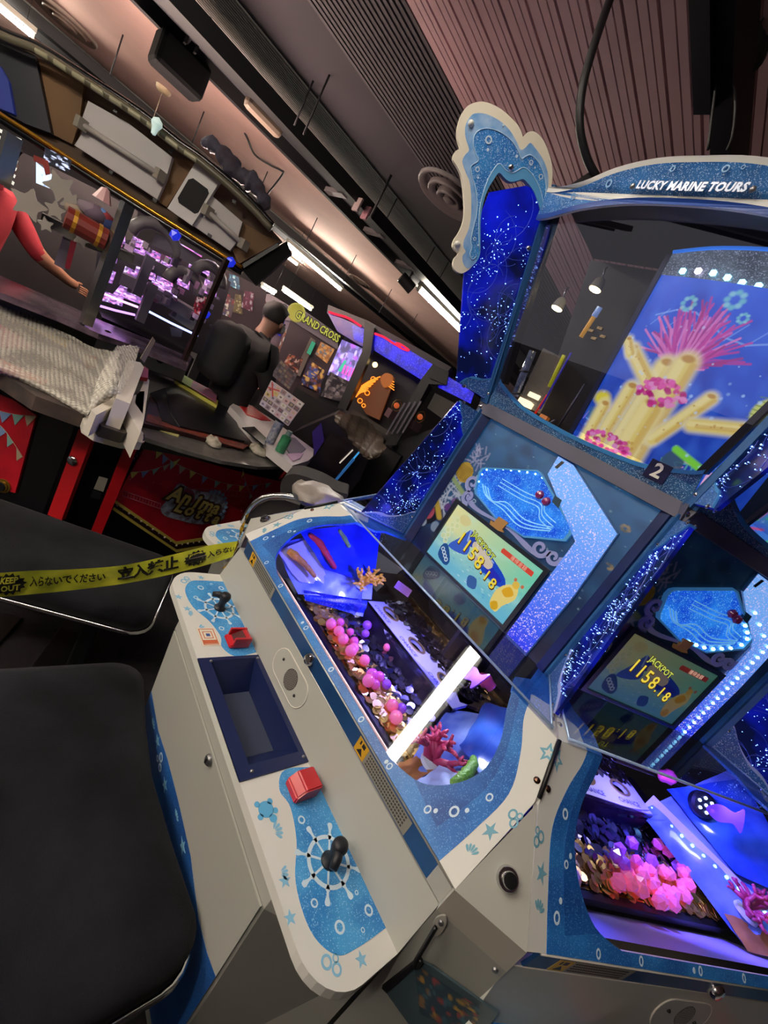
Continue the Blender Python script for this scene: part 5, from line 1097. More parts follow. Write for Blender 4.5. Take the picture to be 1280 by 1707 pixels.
def tape_fn(u0, vc=.5, h=.0015):
    """a,b in tape heights around pixel column u0 along the tape"""
    hh = 40.0
    def f(a, b, z):
        u = u0 + a * hh; i = np.interp(u, UAX, np.arange(len(ta))); i0 = int(min(max(i, 0), len(ta) - 2)); fr = i - i0
        A = np.array(ta[i0]) * (1 - fr) + np.array(ta[i0 + 1]) * fr; B = np.array(tb_[i0]) * (1 - fr) + np.array(tb_[i0 + 1]) * fr; t = vc - b
        p = A * (1 - t) + B * t; d = -p + np.array([0, 0, CAM_H]); d /= np.linalg.norm(d)
        wv = .004 * math.sin(i * .9 + t * 3) * math.sin(PI * min(max(t, 0), 1)); return tuple(p + np.array([.8, -.6, 0]) * wv + d * (.004 + z))
    return f
def burst(u0, k_=1.0):
    f0 = tape_fn(u0); f = lambda a, b, z: f0(a * k_, b * (.5 + .5 * k_), z); pts = [((.50 if k % 2 else .62) * math.cos(k * PI / 14) * 1.1, (.36 if k % 2 else .47) * math.sin(k * PI / 14)) for k in range(28)]
    decal('burst_print', [[pts]], f, .0020, M_INK, tape); ym = mat('tape_yellow_print', 'dcd84a', .4)
    textobj('tape_lettering', 'KEEP', lambda a, b, h: f(a - .02, b + .16, .0045), .34, ym, tape, 0, bold=.012, shear=.15); textobj('tape_lettering', 'OUT', lambda a, b, h: f(a + .02, b - .17, .0045), .34, ym, tape, 0, bold=.012, shear=.15)
burst(16); burst(326, .72)
for u0, s, sz, sp in ((112, '入らないでください', .44, .92), (246, '立入禁止', .70, .92), (370, '入らない', .36, .92)):
    f = tape_fn(u0); textobj('tape_lettering', s, lambda a, b, h, f=f: f(a * (.84 if sz < .5 else .95), b * 1.0, .0012), sz, M_INK, tape, 0, bold=.012 if sz < .5 else .03, space=sp)
# twisted tail tied round the pylon
tl = [ond(392, 915, 1.35), ond(400, 890, 1.36), ond(408, 866, 1.37), ond(412, 858, 1.375)]; tl2 = [ond(388, 925, 1.35), ond(398, 905, 1.35), ond(386, 935, 1.345), ond(368, 950, 1.34)]
for L, w in ((tl, .010), (tl2, .007)):
    P = catmull(L, 5); Vv = []
    for i, p in enumerate(P): a = i * .5; d = np.array([math.cos(a) * .6, math.cos(a) * .3, math.sin(a)]) * w; Vv += [np.array(p) + d, np.array(p) - d]
    mk('tape_tail', Vv, [(2 * i, 2 * i + 1, 2 * i + 3, 2 * i + 2) for i in range(len(P) - 1)], mat('tape_amber', 'b8901e', .3, noise=.5, nscale=60, col2='2a220c'), tape)

# ================================================================== red lottery game island on the left
def rel(parent, P): l = np.array(parent.location) if parent else np.zeros(3); return [tuple(np.asarray(p, float) - l) for p in P]
def slab(name, pxs, plane, th, m, parent=None, kind=None):
    """solid plate whose outline was sighted on a plane (point, normal towards the room); th goes back from the face"""
    p0, n = plane; n = np.asarray(n, float) / np.linalg.norm(n); P = [onp(u, v, p0, n) for u, v in pxs]
    ax = np.cross((0, 0, 1.0), n); 
    if np.linalg.norm(ax) < .1: ax = np.array([1., 0, 0])
    ax /= np.linalg.norm(ax); ay = np.cross(n, ax); o = P[0]
    L = [(float(np.dot(p - o, ax)), float(np.dot(p - o, ay))) for p in P]
    ar = sum(L[i][0] * L[(i + 1) % len(L)][1] - L[(i + 1) % len(L)][0] * L[i][1] for i in range(len(L)))
    if ar < 0: L = L[::-1]
    off = np.array(parent.location) if parent else np.zeros(3)
    ob = prism(name, [L], lambda a, b, h: tuple(o - off + ax * a + ay * b + n * h), -th, 0, m, parent, kind); return ob
def hz(z): return ((0, 0, z), (0, 0, 1.0))
def vpl(u, v, D, yaw=0.0):
    p = ond(u, v, D); d = np.array([-p[0], -p[1], 0.]); d /= np.linalg.norm(d); c, s = math.cos(math.radians(yaw)), math.sin(math.radians(yaw))
    return (p, np.array([d[0] * c - d[1] * s, d[0] * s + d[1] * c, 0]))
def fwd(plane, k): p0, n = plane; n = np.asarray(n, float); n = n / np.linalg.norm(n); return (np.asarray(p0) + n * k, n)
def printquad(name, cv, pxs, plane, m, parent, lift=.001):
    """print over a sighted quad: corners bottom-left, bottom-right, top-right, top-left"""
    p0, n = fwd(plane, lift); P = [onp(u, v, p0, n) for u, v in pxs]; off = np.array(parent.location) if parent else np.zeros(3)
    return printgrid(name, cv, lambda x, y: tuple(P[0] * (1 - x) * (1 - y) + P[1] * x * (1 - y) + P[2] * x * y + P[3] * (1 - x) * y - off), m, parent)
RMX = thing('lottery_game_island', 'large red and black medal island with a bunting printed panel', 'arcade machine', (-4.25, .7, 0))
M_REDP = mat('red_panel', 'c41a2a', .35, noise=.25, nscale=6, col2='a01222'); M_REDD = mat('red_pillar', 'c01a22', .3); M_BLK2 = mat('gloss_black', '08080b', .25)
Q = [np.array(p) for p in ((-2.62, -.5), (-2.3, .08), (-2.10, .34), (-2.06, .57), (-2.28, 1.45), (-2.80, 1.92), (-2.86, 1.75), (-2.62, 1.32), (-2.72, 1.06), (-3.42, 1.14), (-3.56, .75), (-3.62, .1), (-3.5, -.8))]
def ring(k): c = np.array([-4.25, .7]); return [tuple(c + (q - c) * k - c) for q in Q]
prism('cabinet', [ring(.955)], lambda a, b, h: (a, b, h), 0, .78, M_BLK2, RMX)
prism('counter_lip', [ring(1.0)], lambda a, b, h: (a, b, h), .78, .835, M_BLK2, RMX)
prism('counter_top', [ring(.995)], lambda a, b, h: (a, b, h), .835, .85, mat('counter_grey', '6a6866', .3, .3, noise=.3, nscale=8), RMX)
def face(i, k=.955):
    c = np.array([-4.25, .7]); a = c + (Q[i] - c) * k; b = c + (Q[i + 1] - c) * k; t = (b - a) / np.linalg.norm(b - a); n = np.array([t[1], -t[0], 0.]); return (np.array([a[0], a[1], .4]), n)
F1, F2, F3 = face(1), face(2), face(3)
pn = slab('red_panel', [(243, 744), (330, 767), (420, 792), (478, 806), (415, 905), (345, 903), (293, 913), (190, 838)], fwd(F3, .012), .012, M_REDP, RMX)
G3 = fwd(F3, .0125)
M_GOLDL = mat('panel_yellow', 'd0bc50', .4); M_CARB = mat('panel_maroon', '2a0a10', .4); M_PINKL = mat('panel_pink', 'a85a6a', .4)
for off, m in ((0, M_GOLDL), (5, M_CARB), (13, M_GOLDL)):
    slab('border_band', [(190, 832 + off), (294, 903 + off), (352, 894 + off), (415, 880 + off), (414, 885 + off + (3 if off == 5 else 0)), (352, 899 + off + (3 if off == 5 else 0)), (294, 908 + off + (3 if off == 5 else 0)), (188, 837 + off + (3 if off == 5 else 0))], fwd(F3, .0135), .002, m, RMX)
for k in range(17):
    t = k / 10; u, v = (196 + 98 * t, 842 + 67 * t) if t <= 1 else (294 + (t - 1) * 95, 909 - (t - 1) * 14)
    q = onp(u, v, *fwd(F3, .0145)); vv, ff = g_ico(rel(RMX, [q])[0], .0075 if k % 2 == 0 else .005, 1); mk('border_bulb', vv, ff, mat('bulb_cream', 'b8a890', .4), RMX)
FLAG = [mat('flag_yellow', 'd0c060', .6), mat('flag_blue', '7a94c0', .6), mat('flag_teal', '7faaa0', .6), mat('flag_cream', 'a89a80', .6)]
def bunting(path, n, plane, w=.045):
    P = catmull(path, 6); Ls = [np.array(p) for p in P]; pl = fwd(plane, .001)
    W3 = [onp(p[0], p[1], *pl) for p in Ls]; off = np.array(RMX.location); v, f = g_tube([p - off for p in W3], .0016, 4); mk('bunting_string', v, f, FLAG[3], RMX)
    for k in range(n):
        t = (k + .5) / n * (len(W3) - 1); i = int(t); i = min(i, len(W3) - 2); p = W3[i] + (W3[i + 1] - W3[i]) * (t - i); d = W3[i + 1] - W3[i]; d /= np.linalg.norm(d)
        nn = np.asarray(plane[1]) * .001; a, b, c = p - d * w * .5 - off, p + d * w * .5 - off, p - np.array([0, 0, w * 1.05]) - off
        mk('pennant', [a + nn, b + nn, c + nn, a, b, c], [(0, 2, 1), (3, 4, 5), (0, 1, 4, 3), (1, 2, 5, 4), (2, 0, 3, 5)], FLAG[k % 4], RMX)
bunting([(262, 748), (285, 768), (320, 785), (365, 803), (410, 810), (455, 804)], 11, G3); bunting([(218, 787), (245, 785), (275, 776), (300, 765)], 5, G3, .038); bunting([(405, 782), (410, 805), (422, 832)], 3, G3, .035)
g2 = np.random.default_rng(9); cf = []
for k in range(46):
    u, v = g2.uniform(215, 455), 0; v = 755 + (u - 243) * .23 + g2.uniform(2, 60); q = onp(u, v, *fwd(F3, .013)); cf.append(g_ico(rel(RMX, [q])[0], g2.uniform(.003, .006), 1, (1, .6, 1)))
v, f = merge(cf); mk('confetti_print', v, f, mat('confetti_pink', 'b86a70', .6), RMX, kind='stuff')
for (a, b, n) in (((205, 818), (268, 840), 13), ((322, 815), (455, 822), 20)):
    ls = []
    for k in range(n + 1):
        t = k / n; u = a[0] + (b[0] - a[0]) * t; vv_ = a[1] + (b[1] - a[1]) * t
        p, q = onp(u, vv_, *fwd(F3, .013)), onp(u - 2, vv_ + 8, *fwd(F3, .013)); ls.append(g_tube(rel(RMX, [p, q]), .0018, 4))
    for dv in (0, 8): ls.append(g_tube(rel(RMX, [onp(a[0] - dv * .25, a[1] + dv, *fwd(F3, .013)), onp(b[0] - dv * .25, b[1] + dv, *fwd(F3, .013))]), .002, 4))
    v, f = merge(ls); mk('track_print', v, f, M_PINKL, RMX)
# logo: pale ornament with puffy letters
slab('logo_cloud', catmull([(268, 848), (280, 832), (288, 818), (300, 806), (318, 815), (340, 820), (362, 822), (378, 838), (375, 852), (372, 866), (355, 868), (342, 874), (318, 872), (295, 866), (275, 860)], 3, True), fwd(F3, .0145), .002, mat('logo_pale', 'b0c0d4', .5, noise=.4, nscale=30, col2='6a5a60'), RMX)
wheelp = fwd(F3, .016); 
for k in range(9):
    a = -1.9 + k * .36; u, v = 358 + 19 * math.cos(a), 840 + 21 * math.sin(a); vv, ff = g_ico(rel(RMX, [onp(u, v, *wheelp)])[0], .013, 1); mk('logo_wheel_knob', vv, ff, mat('logo_blue', '7fa0c8', .4), RMX)
slab('logo_arch', catmull([(300, 836), (304, 820), (314, 814), (324, 822), (322, 838)], 3, True), fwd(F3, .0155), .001, mat('logo_rose', '8a4050', .5), RMX)
def logo_line(s, u0, v0, u1, v1, sz):
    p0, n = fwd(F3, .018); A = onp(u0, v0, p0, n); B = onp(u1, v1, p0, n); d = (B - A) / np.linalg.norm(B - A); upv = np.cross(n, d); upv = upv if upv[2] > 0 else -upv; L = np.linalg.norm(B - A); off = np.array(RMX.location)
    for i, ch in enumerate(s):
        c = A + d * L * (i + .5) / len(s)
        for m_, bo, h in ((mat('logo_brown', '4a3020', .5), .016, 0), (mat('logo_gold', 'e0cc70', .4), .004, .002)):
            textobj('logo_letter', ch, lambda a, b, hh, c=c, h=h: tuple(c - off + d * a + upv * b + np.asarray(n) * h), sz, m_, RMX, 0, bold=bo)
logo_line('Anima', 284, 822, 368, 850, .125); logo_line('Lotta', 292, 842, 368, 868, .11)
# pillars, door, left panel
slab('red_pillar', [(136, 703), (158, 718), (102, 868), (79, 858)], fwd(face(1), .03), .03, M_REDD, RMX); slab('red_pillar', [(211, 735), (233, 738), (168, 893), (151, 888)], fwd(F2, .03), .03, M_REDD, RMX)
slab('black_door', [(160, 720), (211, 736), (151, 888), (104, 866)], fwd(F2, .012), .012, M_BLK2, RMX)
slab('door_sticker', [(165, 794), (180, 798), (172, 820), (156, 815)], fwd(F2, .0135), .001, mat('sticker_white', 'a8a898', .6), RMX); slab('door_plate', [(155, 817), (170, 822), (166, 833), (150, 829)], fwd(F2, .0135), .001, mat('plate_dark', '202228', .4), RMX)
lkp = rel(RMX, [onp(121, 768, *fwd(face(1), .032))])[0]; lathe('pillar_lock', [(.022, -.004), (.022, .006), (.015, .012), (.005, .013)], lkp, M_CHROME, RMX, 16, frame_mat(face(1)[1]))
slab('red_panel', [(-30, 645), (20, 665), (60, 692), (25, 822), (-40, 805)], fwd(face(1), .012), .012, M_REDP, RMX)
G1 = fwd(face(1), .0125)
bunting([(-20, 680), (20, 690), (58, 694)], 4, G1, .05); bunting([(-10, 700), (10, 720), (38, 762)], 4, G1, .045)
lkp = rel(RMX, [onp(5, 810, *fwd(face(1), .014))])[0]; lathe('brass_lock', [(.034, -.004), (.034, .004), (.026, .005), (.026, .012), (.02, .014), (.003, .015)], lkp, mat('brass_ring', '9a7a2e', .3, .8), RMX, 18, frame_mat(face(1)[1])); lathe('lock_core', [(.022, .013), (.02, .018), (.002, .019)], lkp, M_BLACK, RMX, 14, frame_mat(face(1)[1]))
slab('hatch_box', [(52, 792), (80, 803), (66, 852), (38, 838)], fwd(face(1), -.05), .10, mat('hatch_olive', '3a3a28', .6), RMX); slab('hatch_lid', [(53, 790), (84, 800), (80, 812), (50, 803)], fwd(face(1), -.03), .08, mat('hatch_cream', '55523a', .6), RMX)
# steel counter edge on the right desk
ed = [onz(u, v, .852) for u, v in ((238, 728), (300, 748), (370, 768), (430, 778), (482, 778))]; ed2 = [onz(u, v, .852) for u, v in ((240, 712), (300, 727), (370, 745), (430, 757), (478, 762))]
V = rel(RMX, ed + ed2 + [p + np.array([0, 0, -.02]) for p in ed]); mk('steel_edge', V, [(0, 1, 6, 5), (1, 2, 7, 6), (2, 3, 8, 7), (3, 4, 9, 8), (0, 10, 11, 1), (1, 11, 12, 2), (2, 12, 13, 3), (3, 13, 14, 4)], mat('steel_grey', '8a8884', .35, .7, noise=.3, nscale=20), RMX)
# console screen and printed surround
slab('console_print', [(240, 706), (250, 660), (300, 640), (402, 690), (420, 742), (380, 742), (310, 722)], hz(.872), .02, mat('console_print', '3a1a14', .35, noise=.8, nscale=14, col2='120c0e'), RMX)
slab('console_strip', [(246, 690), (300, 706), (380, 733), (415, 742), (405, 748), (300, 718), (243, 702)], hz(.875), .006, mat('console_orange', '8a3a28', .4, noise=.5, nscale=25, col2='4a2a24'), RMX)
sc_ = slab('console_screen', [(276, 646), (300, 640), (385, 682), (408, 735), (300, 710), (286, 690)], hz(.885), .02, mat('screen_black', '0b0c10', .35), RMX)
slab('console_bezel', [(250, 655), (276, 646), (286, 690), (300, 712), (270, 700), (262, 672)], hz(.880), .012, mat('bezel_chr', '2a2a30', .25, .4), RMX)
slab('yellow_rail', [(292, 634), (300, 630), (364, 668), (362, 676)], hz(.905), .02, mat('rail_yellow', 'b8b04a', .5), RMX)
slab('leaflet', [(291, 630), (295, 618), (322, 634), (318, 645)], hz(.92), .004, mat('leaflet_green', '6f8f3a', .6), RMX); slab('leaflet', [(318, 645), (322, 634), (362, 655), (360, 670)], hz(.92), .004, mat('leaflet_mix', '6a5a7a', .6, noise=.7, nscale=40, col2='9a4a5a'), RMX)
slab('price_tag', [(252, 712), (256, 709), (300, 722), (297, 728)], hz(.856), .004, mat('tag_yellow', 'b8b070', .6), RMX)
# white console frame at the right end with red inlay
wf = mat('white_plastic', 'c9c2c0', .35)
slab('console_frame', [(383, 677), (392, 670), (410, 671), (455, 700), (523, 749), (522, 760), (514, 768), (488, 776), (465, 758), (440, 738)], hz(.93), .06, wf, RMX)
slab('red_inlay', [(397, 673), (420, 676), (452, 701), (437, 700), (412, 691)], hz(.936), .008, M_REDD, RMX); slab('grey_inlay', [(476, 745), (482, 728), (492, 730), (510, 748), (500, 756), (484, 758)], hz(.936), .008, mat('inlay_grey', '4a4a48', .4), RMX)
slab('dark_inlay', [(404, 712), (424, 711), (447, 733), (440, 742)], hz(.936), .008, M_BLK2, RMX); slab('pink_inlay', [(478, 756), (506, 755), (500, 764), (488, 768)], hz(.9365), .008, mat('inlay_pink', 'b890b0', .4), RMX)
slab('side_red', [(488, 775), (522, 757), (512, 775), (466, 800)], fwd(face(4), .01), .02, M_REDD, RMX)
# white card-reader pod between the two desks
pod = mat('pod_white', 'd6cec2', .3); pdk = mat('pod_dark', '322c28', .35)
slab('pod_lip', [(138, 697), (156, 688), (215, 690), (234, 716), (239, 722), (237, 738), (205, 735), (160, 722), (140, 708)], hz(.885), .035, pod, RMX)
slab('pod_tray', [(156, 693), (189, 682), (213, 692), (230, 719), (205, 722), (170, 711)], hz(.93), .045, pdk, RMX)
slab('pod_arm', [(152, 683), (192, 660), (200, 672), (160, 692)], hz(.985), .09, pod, RMX)
slab('pod_arm', [(205, 668), (232, 655), (243, 628), (249, 634), (240, 700), (234, 722), (217, 692)], hz(.99), .11, pod, RMX)
slab('pod_spine', [(193, 664), (217, 673), (240, 612), (234, 604), (214, 600), (205, 620)], hz(1.045), .12, pod, RMX)
slab('pod_slot', [(212, 628), (217, 628), (213, 662), (206, 660)], hz(1.03), .012, mat('slot_olive', '6a6650', .4), RMX); slab('pod_window', [(228, 652), (241, 652), (238, 690), (225, 672)], hz(.99), .02, mat('pod_win', '4a463c', .3), RMX)
slab('pod_red', [(240, 610), (247, 615), (247, 630), (234, 628)], hz(1.03), .02, mat('pod_red', '8a1820', .3), RMX); slab('pod_screen', [(184, 688), (203, 690), (198, 712), (180, 705)], hz(.90), .004, mat('pod_black', '16141a', .2), RMX)
tube('pod_rim', rel(RMX, catmull([onz(u, v, .862) for u, v in ((137, 698), (143, 712), (175, 727), (210, 737), (236, 737), (238, 726))], 4)), .008, M_CHROME, RMX, 8)
slab('pod_notice', [(234, 598), (255, 562), (259, 568), (241, 605)], vpl(245, 585, 1.85, 25), .004, mat('notice_brown', '7a6a58', .4), RMX)
# desk under bubble wrap
slab('wrapped_desk', [(-60, 505), (0, 540), (100, 590), (150, 640), (140, 690), (60, 660), (0, 620), (-60, 590)], hz(.90), .06, mat('desk_dim', '5a4a44', .6, noise=.6, nscale=9, col2='2e2826'), RMX)
slab('yellow_rail', [(15, 520), (22, 517), (116, 566), (112, 574)], hz(.925), .02, mat('rail_yellow2', 'c8a83a', .5), RMX)
slab('pink_pad', [(-40, 525), (0, 540), (55, 575), (50, 580), (-40, 575)], hz(.915), .012, mat('pad_pink', 'b06a78', .5), RMX); slab('orange_strip', [(-40, 588), (0, 598), (80, 634), (76, 640), (-40, 605)], hz(.913), .01, mat('strip_salmon', 'b06a58', .6), RMX)
slab('orange_knob', [(140, 590), (160, 594), (164, 606), (146, 606)], hz(.925), .03, mat('knob_orange', '8a4a34', .5), RMX)
# bubble wrap: two draped sheets with a bubble relief
def wrapmat():
    m = bpy.data.materials.new('bubble_wrap'); m.use_nodes = True; N = m.node_tree.nodes; Lk = m.node_tree.links
    for n_ in list(N): N.remove(n_)
    o = N.new('ShaderNodeOutputMaterial'); t = N.new('ShaderNodeBsdfTransparent'); d = N.new('ShaderNodeBsdfPrincipled'); d.inputs['Base Color'].default_value = C('dcd6c8'); d.inputs['Roughness'].default_value = .25
    tc = N.new('ShaderNodeTexCoord'); v = N.new('ShaderNodeTexVoronoi'); v.inputs['Scale'].default_value = 62; v.inputs['Randomness'].default_value = .15; Lk.new(tc.outputs['Object'], v.inputs['Vector'])
    bp = N.new('ShaderNodeBump'); bp.inputs['Strength'].default_value = .9; bp.inputs['Distance'].default_value = .006; bp.invert = True; Lk.new(v.outputs['Distance'], bp.inputs['Height']); Lk.new(bp.outputs[0], d.inputs['Normal'])
    r = N.new('ShaderNodeValToRGB'); r.color_ramp.elements[0].position = .25; r.color_ramp.elements[0].color = (.78, .78, .78, 1); r.color_ramp.elements[1].position = .6; r.color_ramp.elements[1].color = (.36, .36, .36, 1); Lk.new(v.outputs['Distance'], r.inputs[0])
    mx = N.new('ShaderNodeMixShader'); Lk.new(r.outputs[0], mx.inputs[0]); Lk.new(t.outputs[0], mx.inputs[1]); Lk.new(d.outputs[0], mx.inputs[2]); Lk.new(mx.outputs[0], o.inputs[0]); return m
bw = thing('bubble_wrap', 'clear bubble wrap draped over the left desk and reader pod', 'bubble wrap', (-2.3, .1, .95)); MW = wrapmat()
def drape(name, rows, nu=18):
    """rows of (pixel, height) control points lofted into a sheet"""
    R_ = [catmull([onz(u, v, z) for (u, v, z) in r], nu // (len(r) - 1)) for r in rows]; n = min(len(r) for r in R_); cols = list(zip(*[[r[i] for i in range(n)] for r in R_])); V = []; 
    for c in cols: V += catmull(c, 5)
    k = len(catmull(cols[0], 5)); g = np.random.default_rng(3); V = [np.array(p) + np.array([0, 0, .006 * math.sin(i * .37) + .004 * math.sin(i * 1.7)]) for i, p in enumerate(V)]
    return mk(name, rel(bw, V), [(i * k + j, i * k + j + 1, (i + 1) * k + j + 1, (i + 1) * k + j) for i in range(n - 1) for j in range(k - 1)], MW, bw, True)
drape('wrap_sheet', [[(-60, 480, .98), (0, 500, .98), (80, 540, .98), (160, 582, .98), (200, 585, 1.02)], [(-60, 560, .95), (0, 560, .95), (80, 600, .95), (150, 635, .95), (185, 640, .97)], [(-60, 600, .93), (0, 612, .93), (60, 640, .92), (120, 672, .92), (150, 685, .93)], [(-60, 612, .86), (0, 628, .86), (60, 655, .86), (118, 683, .86), (146, 695, .87)]])
drape('wrap_hood', [[(195, 576, 1.10), (215, 574, 1.10), (232, 580, 1.10)], [(180, 600, 1.09), (205, 610, 1.10), (222, 615, 1.09)], [(160, 640, 1.03), (185, 652, 1.05), (202, 655, 1.05)], [(150, 680, .96), (170, 676, .97), (190, 665, .99)]], 12)
# ------------------------------------------------------------------ glass case and sign canopy above the red island
a_, b_c = onz(0, 190, 1.78), onz(400, 443, 1.78); t_ = (b_c - a_) / np.linalg.norm(b_c - a_); CPN = (a_, np.array([t_[1], -t_[0], 0.]))
if np.dot(CPN[1], -a_) < 0: CPN = (a_, -CPN[1])
M_BOXB = mat('canopy_brown', '4a3420', .7, noise=.3, nscale=5); M_PANW = mat('canopy_white', 'b0aaa8', .5); M_GOLDR = mat('gold_rail', 'b8842a', .25, .9)
CAN = thing('sign_canopy', 'open brown light box canopy with white panels above the glass case', 'canopy', tuple(onp(200, 317, *CPN)[:2]) + (1.78,))
rim = [(-40, 40), (17, 66), (66, 86), (135, 130), (232, 194), (297, 245), (331, 268), (384, 312), (423, 350), (452, 382)]; rail = [(-40, 165), (0, 190), (100, 254), (200, 318), (300, 381), (404, 446)]
slab('canopy_back', rim + [(470, 402)] + rail[::-1], fwd(CPN, -.12), .04, M_BOXB, CAN)
def strip_px(name, P, w, m, lift=0.0, r=.02): tube(name, rel(CAN, catmull([onp(u, v, *fwd(CPN, lift)) for u, v in P], 4)), r, m, CAN, 8)
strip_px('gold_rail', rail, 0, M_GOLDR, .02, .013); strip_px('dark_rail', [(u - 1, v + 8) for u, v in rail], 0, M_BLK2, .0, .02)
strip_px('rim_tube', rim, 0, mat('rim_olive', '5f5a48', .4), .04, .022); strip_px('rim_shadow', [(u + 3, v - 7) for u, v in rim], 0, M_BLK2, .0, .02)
for i in range(9):
    u = 60 + i * 31; v = np.interp(u, [p[0] for p in rim], [p[1] for p in rim]); v2 = np.interp(u + 20, [p[0] for p in rim], [p[1] for p in rim])
    strip_px('rim_lamp', [(u, v + 1), (u + 10, (v + v2) / 2 + 1), (u + 20, v2 + 1)], 0, mat('rim_lamp', '8a8468', .3, emit='a8a080', es=.12), .055, .014)
slab('dark_cell', [(-40, 60), (18, 72), (58, 92), (85, 222), (40, 205), (-40, 160)], fwd(CPN, -.06), .05, mat('cell_navy', '0a0d1c', .4), CAN); slab('blue_screen', [(-40, 80), (0, 110), (14, 135), (24, 190), (-40, 165)], fwd(CPN, -.04), .02, mat('screen_blue', '1a2a70', .4, emit='1a2a80', es=.25), CAN)
def panelw(pts, tubep, name='white_panel'):
    slab(name, pts, fwd(CPN, -.05), .03, M_PANW, CAN)
    (a, b) = tubep; P = [rel(CAN, [onp(u, v, *fwd(CPN, -.015))])[0] for u, v in (a, b)]; tube('unlit_tube', P, .016, mat('unlit_tube', 'a8a29c', .3), CAN, 10)
    for p in P: vv, ff = g_box(p, (.05, .05, .06), .4); mk('lamp_holder', vv, ff, mat('holder_beige', '8a8478', .5), CAN)
panelw([(147, 168), (215, 206), (287, 262), (276, 300), (262, 332), (124, 242), (137, 222), (134, 205)], ((135, 206), (266, 292)))
slab('white_panel', [(327, 268), (367, 302), (320, 376), (279, 347)], fwd(CPN, -.02), .03, mat('panel_bright', 'c8c4c0', .5), CAN); panelw([(352, 325), (404, 370), (394, 404), (383, 418), (322, 376)], ((346, 352), (406, 408)))
spk = [(322, 297), (346, 315), (348, 322), (330, 354), (324, 356), (298, 338), (296, 330), (314, 299)]
slab('speaker_grille', spk, fwd(CPN, -.016), .006, M_MATBLK, CAN)
slab('back_wood', [(60, 96), (140, 140), (132, 205), (120, 240), (84, 222)], fwd(CPN, -.09), .02, mat('wood_back', '6a4c2a', .7, noise=.3, nscale=4), CAN); slab('back_wood', [(290, 262), (326, 270), (278, 345), (262, 335)], fwd(CPN, -.09), .02, mat('wood_back', '6a4c2a', .7), CAN); slab('back_wood', [(406, 372), (440, 392), (466, 402), (398, 440), (386, 415)], fwd(CPN, -.09), .02, mat('wood_back', '6a4c2a', .7), CAN)
for k, (u, v) in enumerate(((190, 180), (283, 247), (183, 282), (256, 329), (388, 331), (347, 388))): slab('panel_latch', [(u, v), (u + 6, v + 4), (u + 4, v + 9), (u - 2, v + 5)], fwd(CPN, -.01), .01, M_BLACK, CAN)
slab('end_wing', [(400, 446), (478, 402), (486, 422), (450, 455), (425, 475)], fwd(CPN, .01), .05, mat('wing_black', '060607', .6, spec=.08), CAN); slab('wing_frame', [(404, 440), (462, 405), (466, 410), (406, 447)], fwd(CPN, .03), .02, mat('wing_frame', '3a3c3a', .4), CAN)
cloth = thing('cloth_bundle', 'crumpled dark purple cloth lying on the canopy rim', 'cloth', tuple(onp(390, 285, *fwd(CPN, -.05)))); 
cp_ = [(335, 240), (352, 240), (375, 262), (395, 288), (412, 298), (428, 312), (440, 335), (446, 350)]
P = [onp(u, v, *fwd(CPN, -.03)) for u, v in cp_]; tube('cloth_folds', rel(cloth, catmull(P, 4)), [(.050 + .010 * math.sin(i * .8) + .008 * math.sin(i * 1.9)) * min(1, (i + 1) / 6, (len(catmull(P, 4)) - i) / 8 + .2) for i in range(len(catmull(P, 4)))], mat('cloth_purple', '3a2c36', .9, noise=.5, nscale=12, col2='4a4a58', bump=.6, bscale=40), cloth, 10)
for i in range(4):
    P = [onp(u, v - 6, *fwd(CPN, -.32)) for u, v in ((60 + i * 100, np.interp(60 + i * 100, [p[0] for p in rim], [p[1] for p in rim])), (140 + i * 100, np.interp(140 + i * 100, [p[0] for p in rim], [p[1] for p in rim])))]
    for p in P: p[2] = 2.12
    tube('added_uplight', rel(CAN, P), .015, emat('uplight_glow', 'ffe0d0', 320.0), CAN, 8)  # tubes added out of sight behind the rim to brighten the ceiling
# case: bed, apron with round holes, posts
BEDZ = 1.06
bedp = [(-60, 452), (0, 487), (100, 527), (165, 556), (240, 582), (313, 612)]
for u, v in bedp[::-1]:
    q_ = onz(u, v, BEDZ); k_ = (math.hypot(q_[0], q_[1]) + .42) / math.hypot(q_[0], q_[1]); bedp = bedp + [proj((q_[0] * k_, q_[1] * k_, BEDZ))]
CASE = thing('glass_case', 'glass display case with chrome posts inside the red island', 'display case', tuple(onz(200, 540, BEDZ)[:2]) + (.85,))
slab('bed', bedp, hz(BEDZ), .03, mat('bed_mauve', '8a7484', .18, .3, noise=.35, nscale=6, col2='3a2e3e'), CASE)
front = [onz(u, v, BEDZ - .03) for u, v in bedp[:6]]
for i in range(5):
    A, B = front[i], front[i + 1]; V = rel(CASE, [A, B, B - np.array([0, 0, .11]), A - np.array([0, 0, .11])]); mk('apron', V + [(x - .02, y + .005, z) for x, y, z in V], [(0, 3, 2, 1), (4, 5, 6, 7), (0, 1, 5, 4), (3, 7, 6, 2)], mat('apron_grey', '8a8a82', .5) if i > 2 else mat('apron_dark', '1c1a1a', .6), CASE)
def apl(u0): return (front[3], np.cross((front[5] - front[3]) / np.linalg.norm(front[5] - front[3]), (0, 0, 1.0)))
ap_ = apl(0); ap_ = (ap_[0], ap_[1] if np.dot(ap_[1], -ap_[0]) > 0 else -ap_[1])
for (u, v, r) in ((177, 560, .034), (199, 570, .034), (228, 581, .034), (248, 588, .03), (268, 598, .03), (288, 605, .022), (299, 608, .022)):
    c = rel(CASE, [onp(u, v, *fwd(ap_, .004))])[0]; lathe('round_hole', [(r, 0), (r, .003)], c, M_MATBLK, CASE, 16, frame_mat(ap_[1]), False)
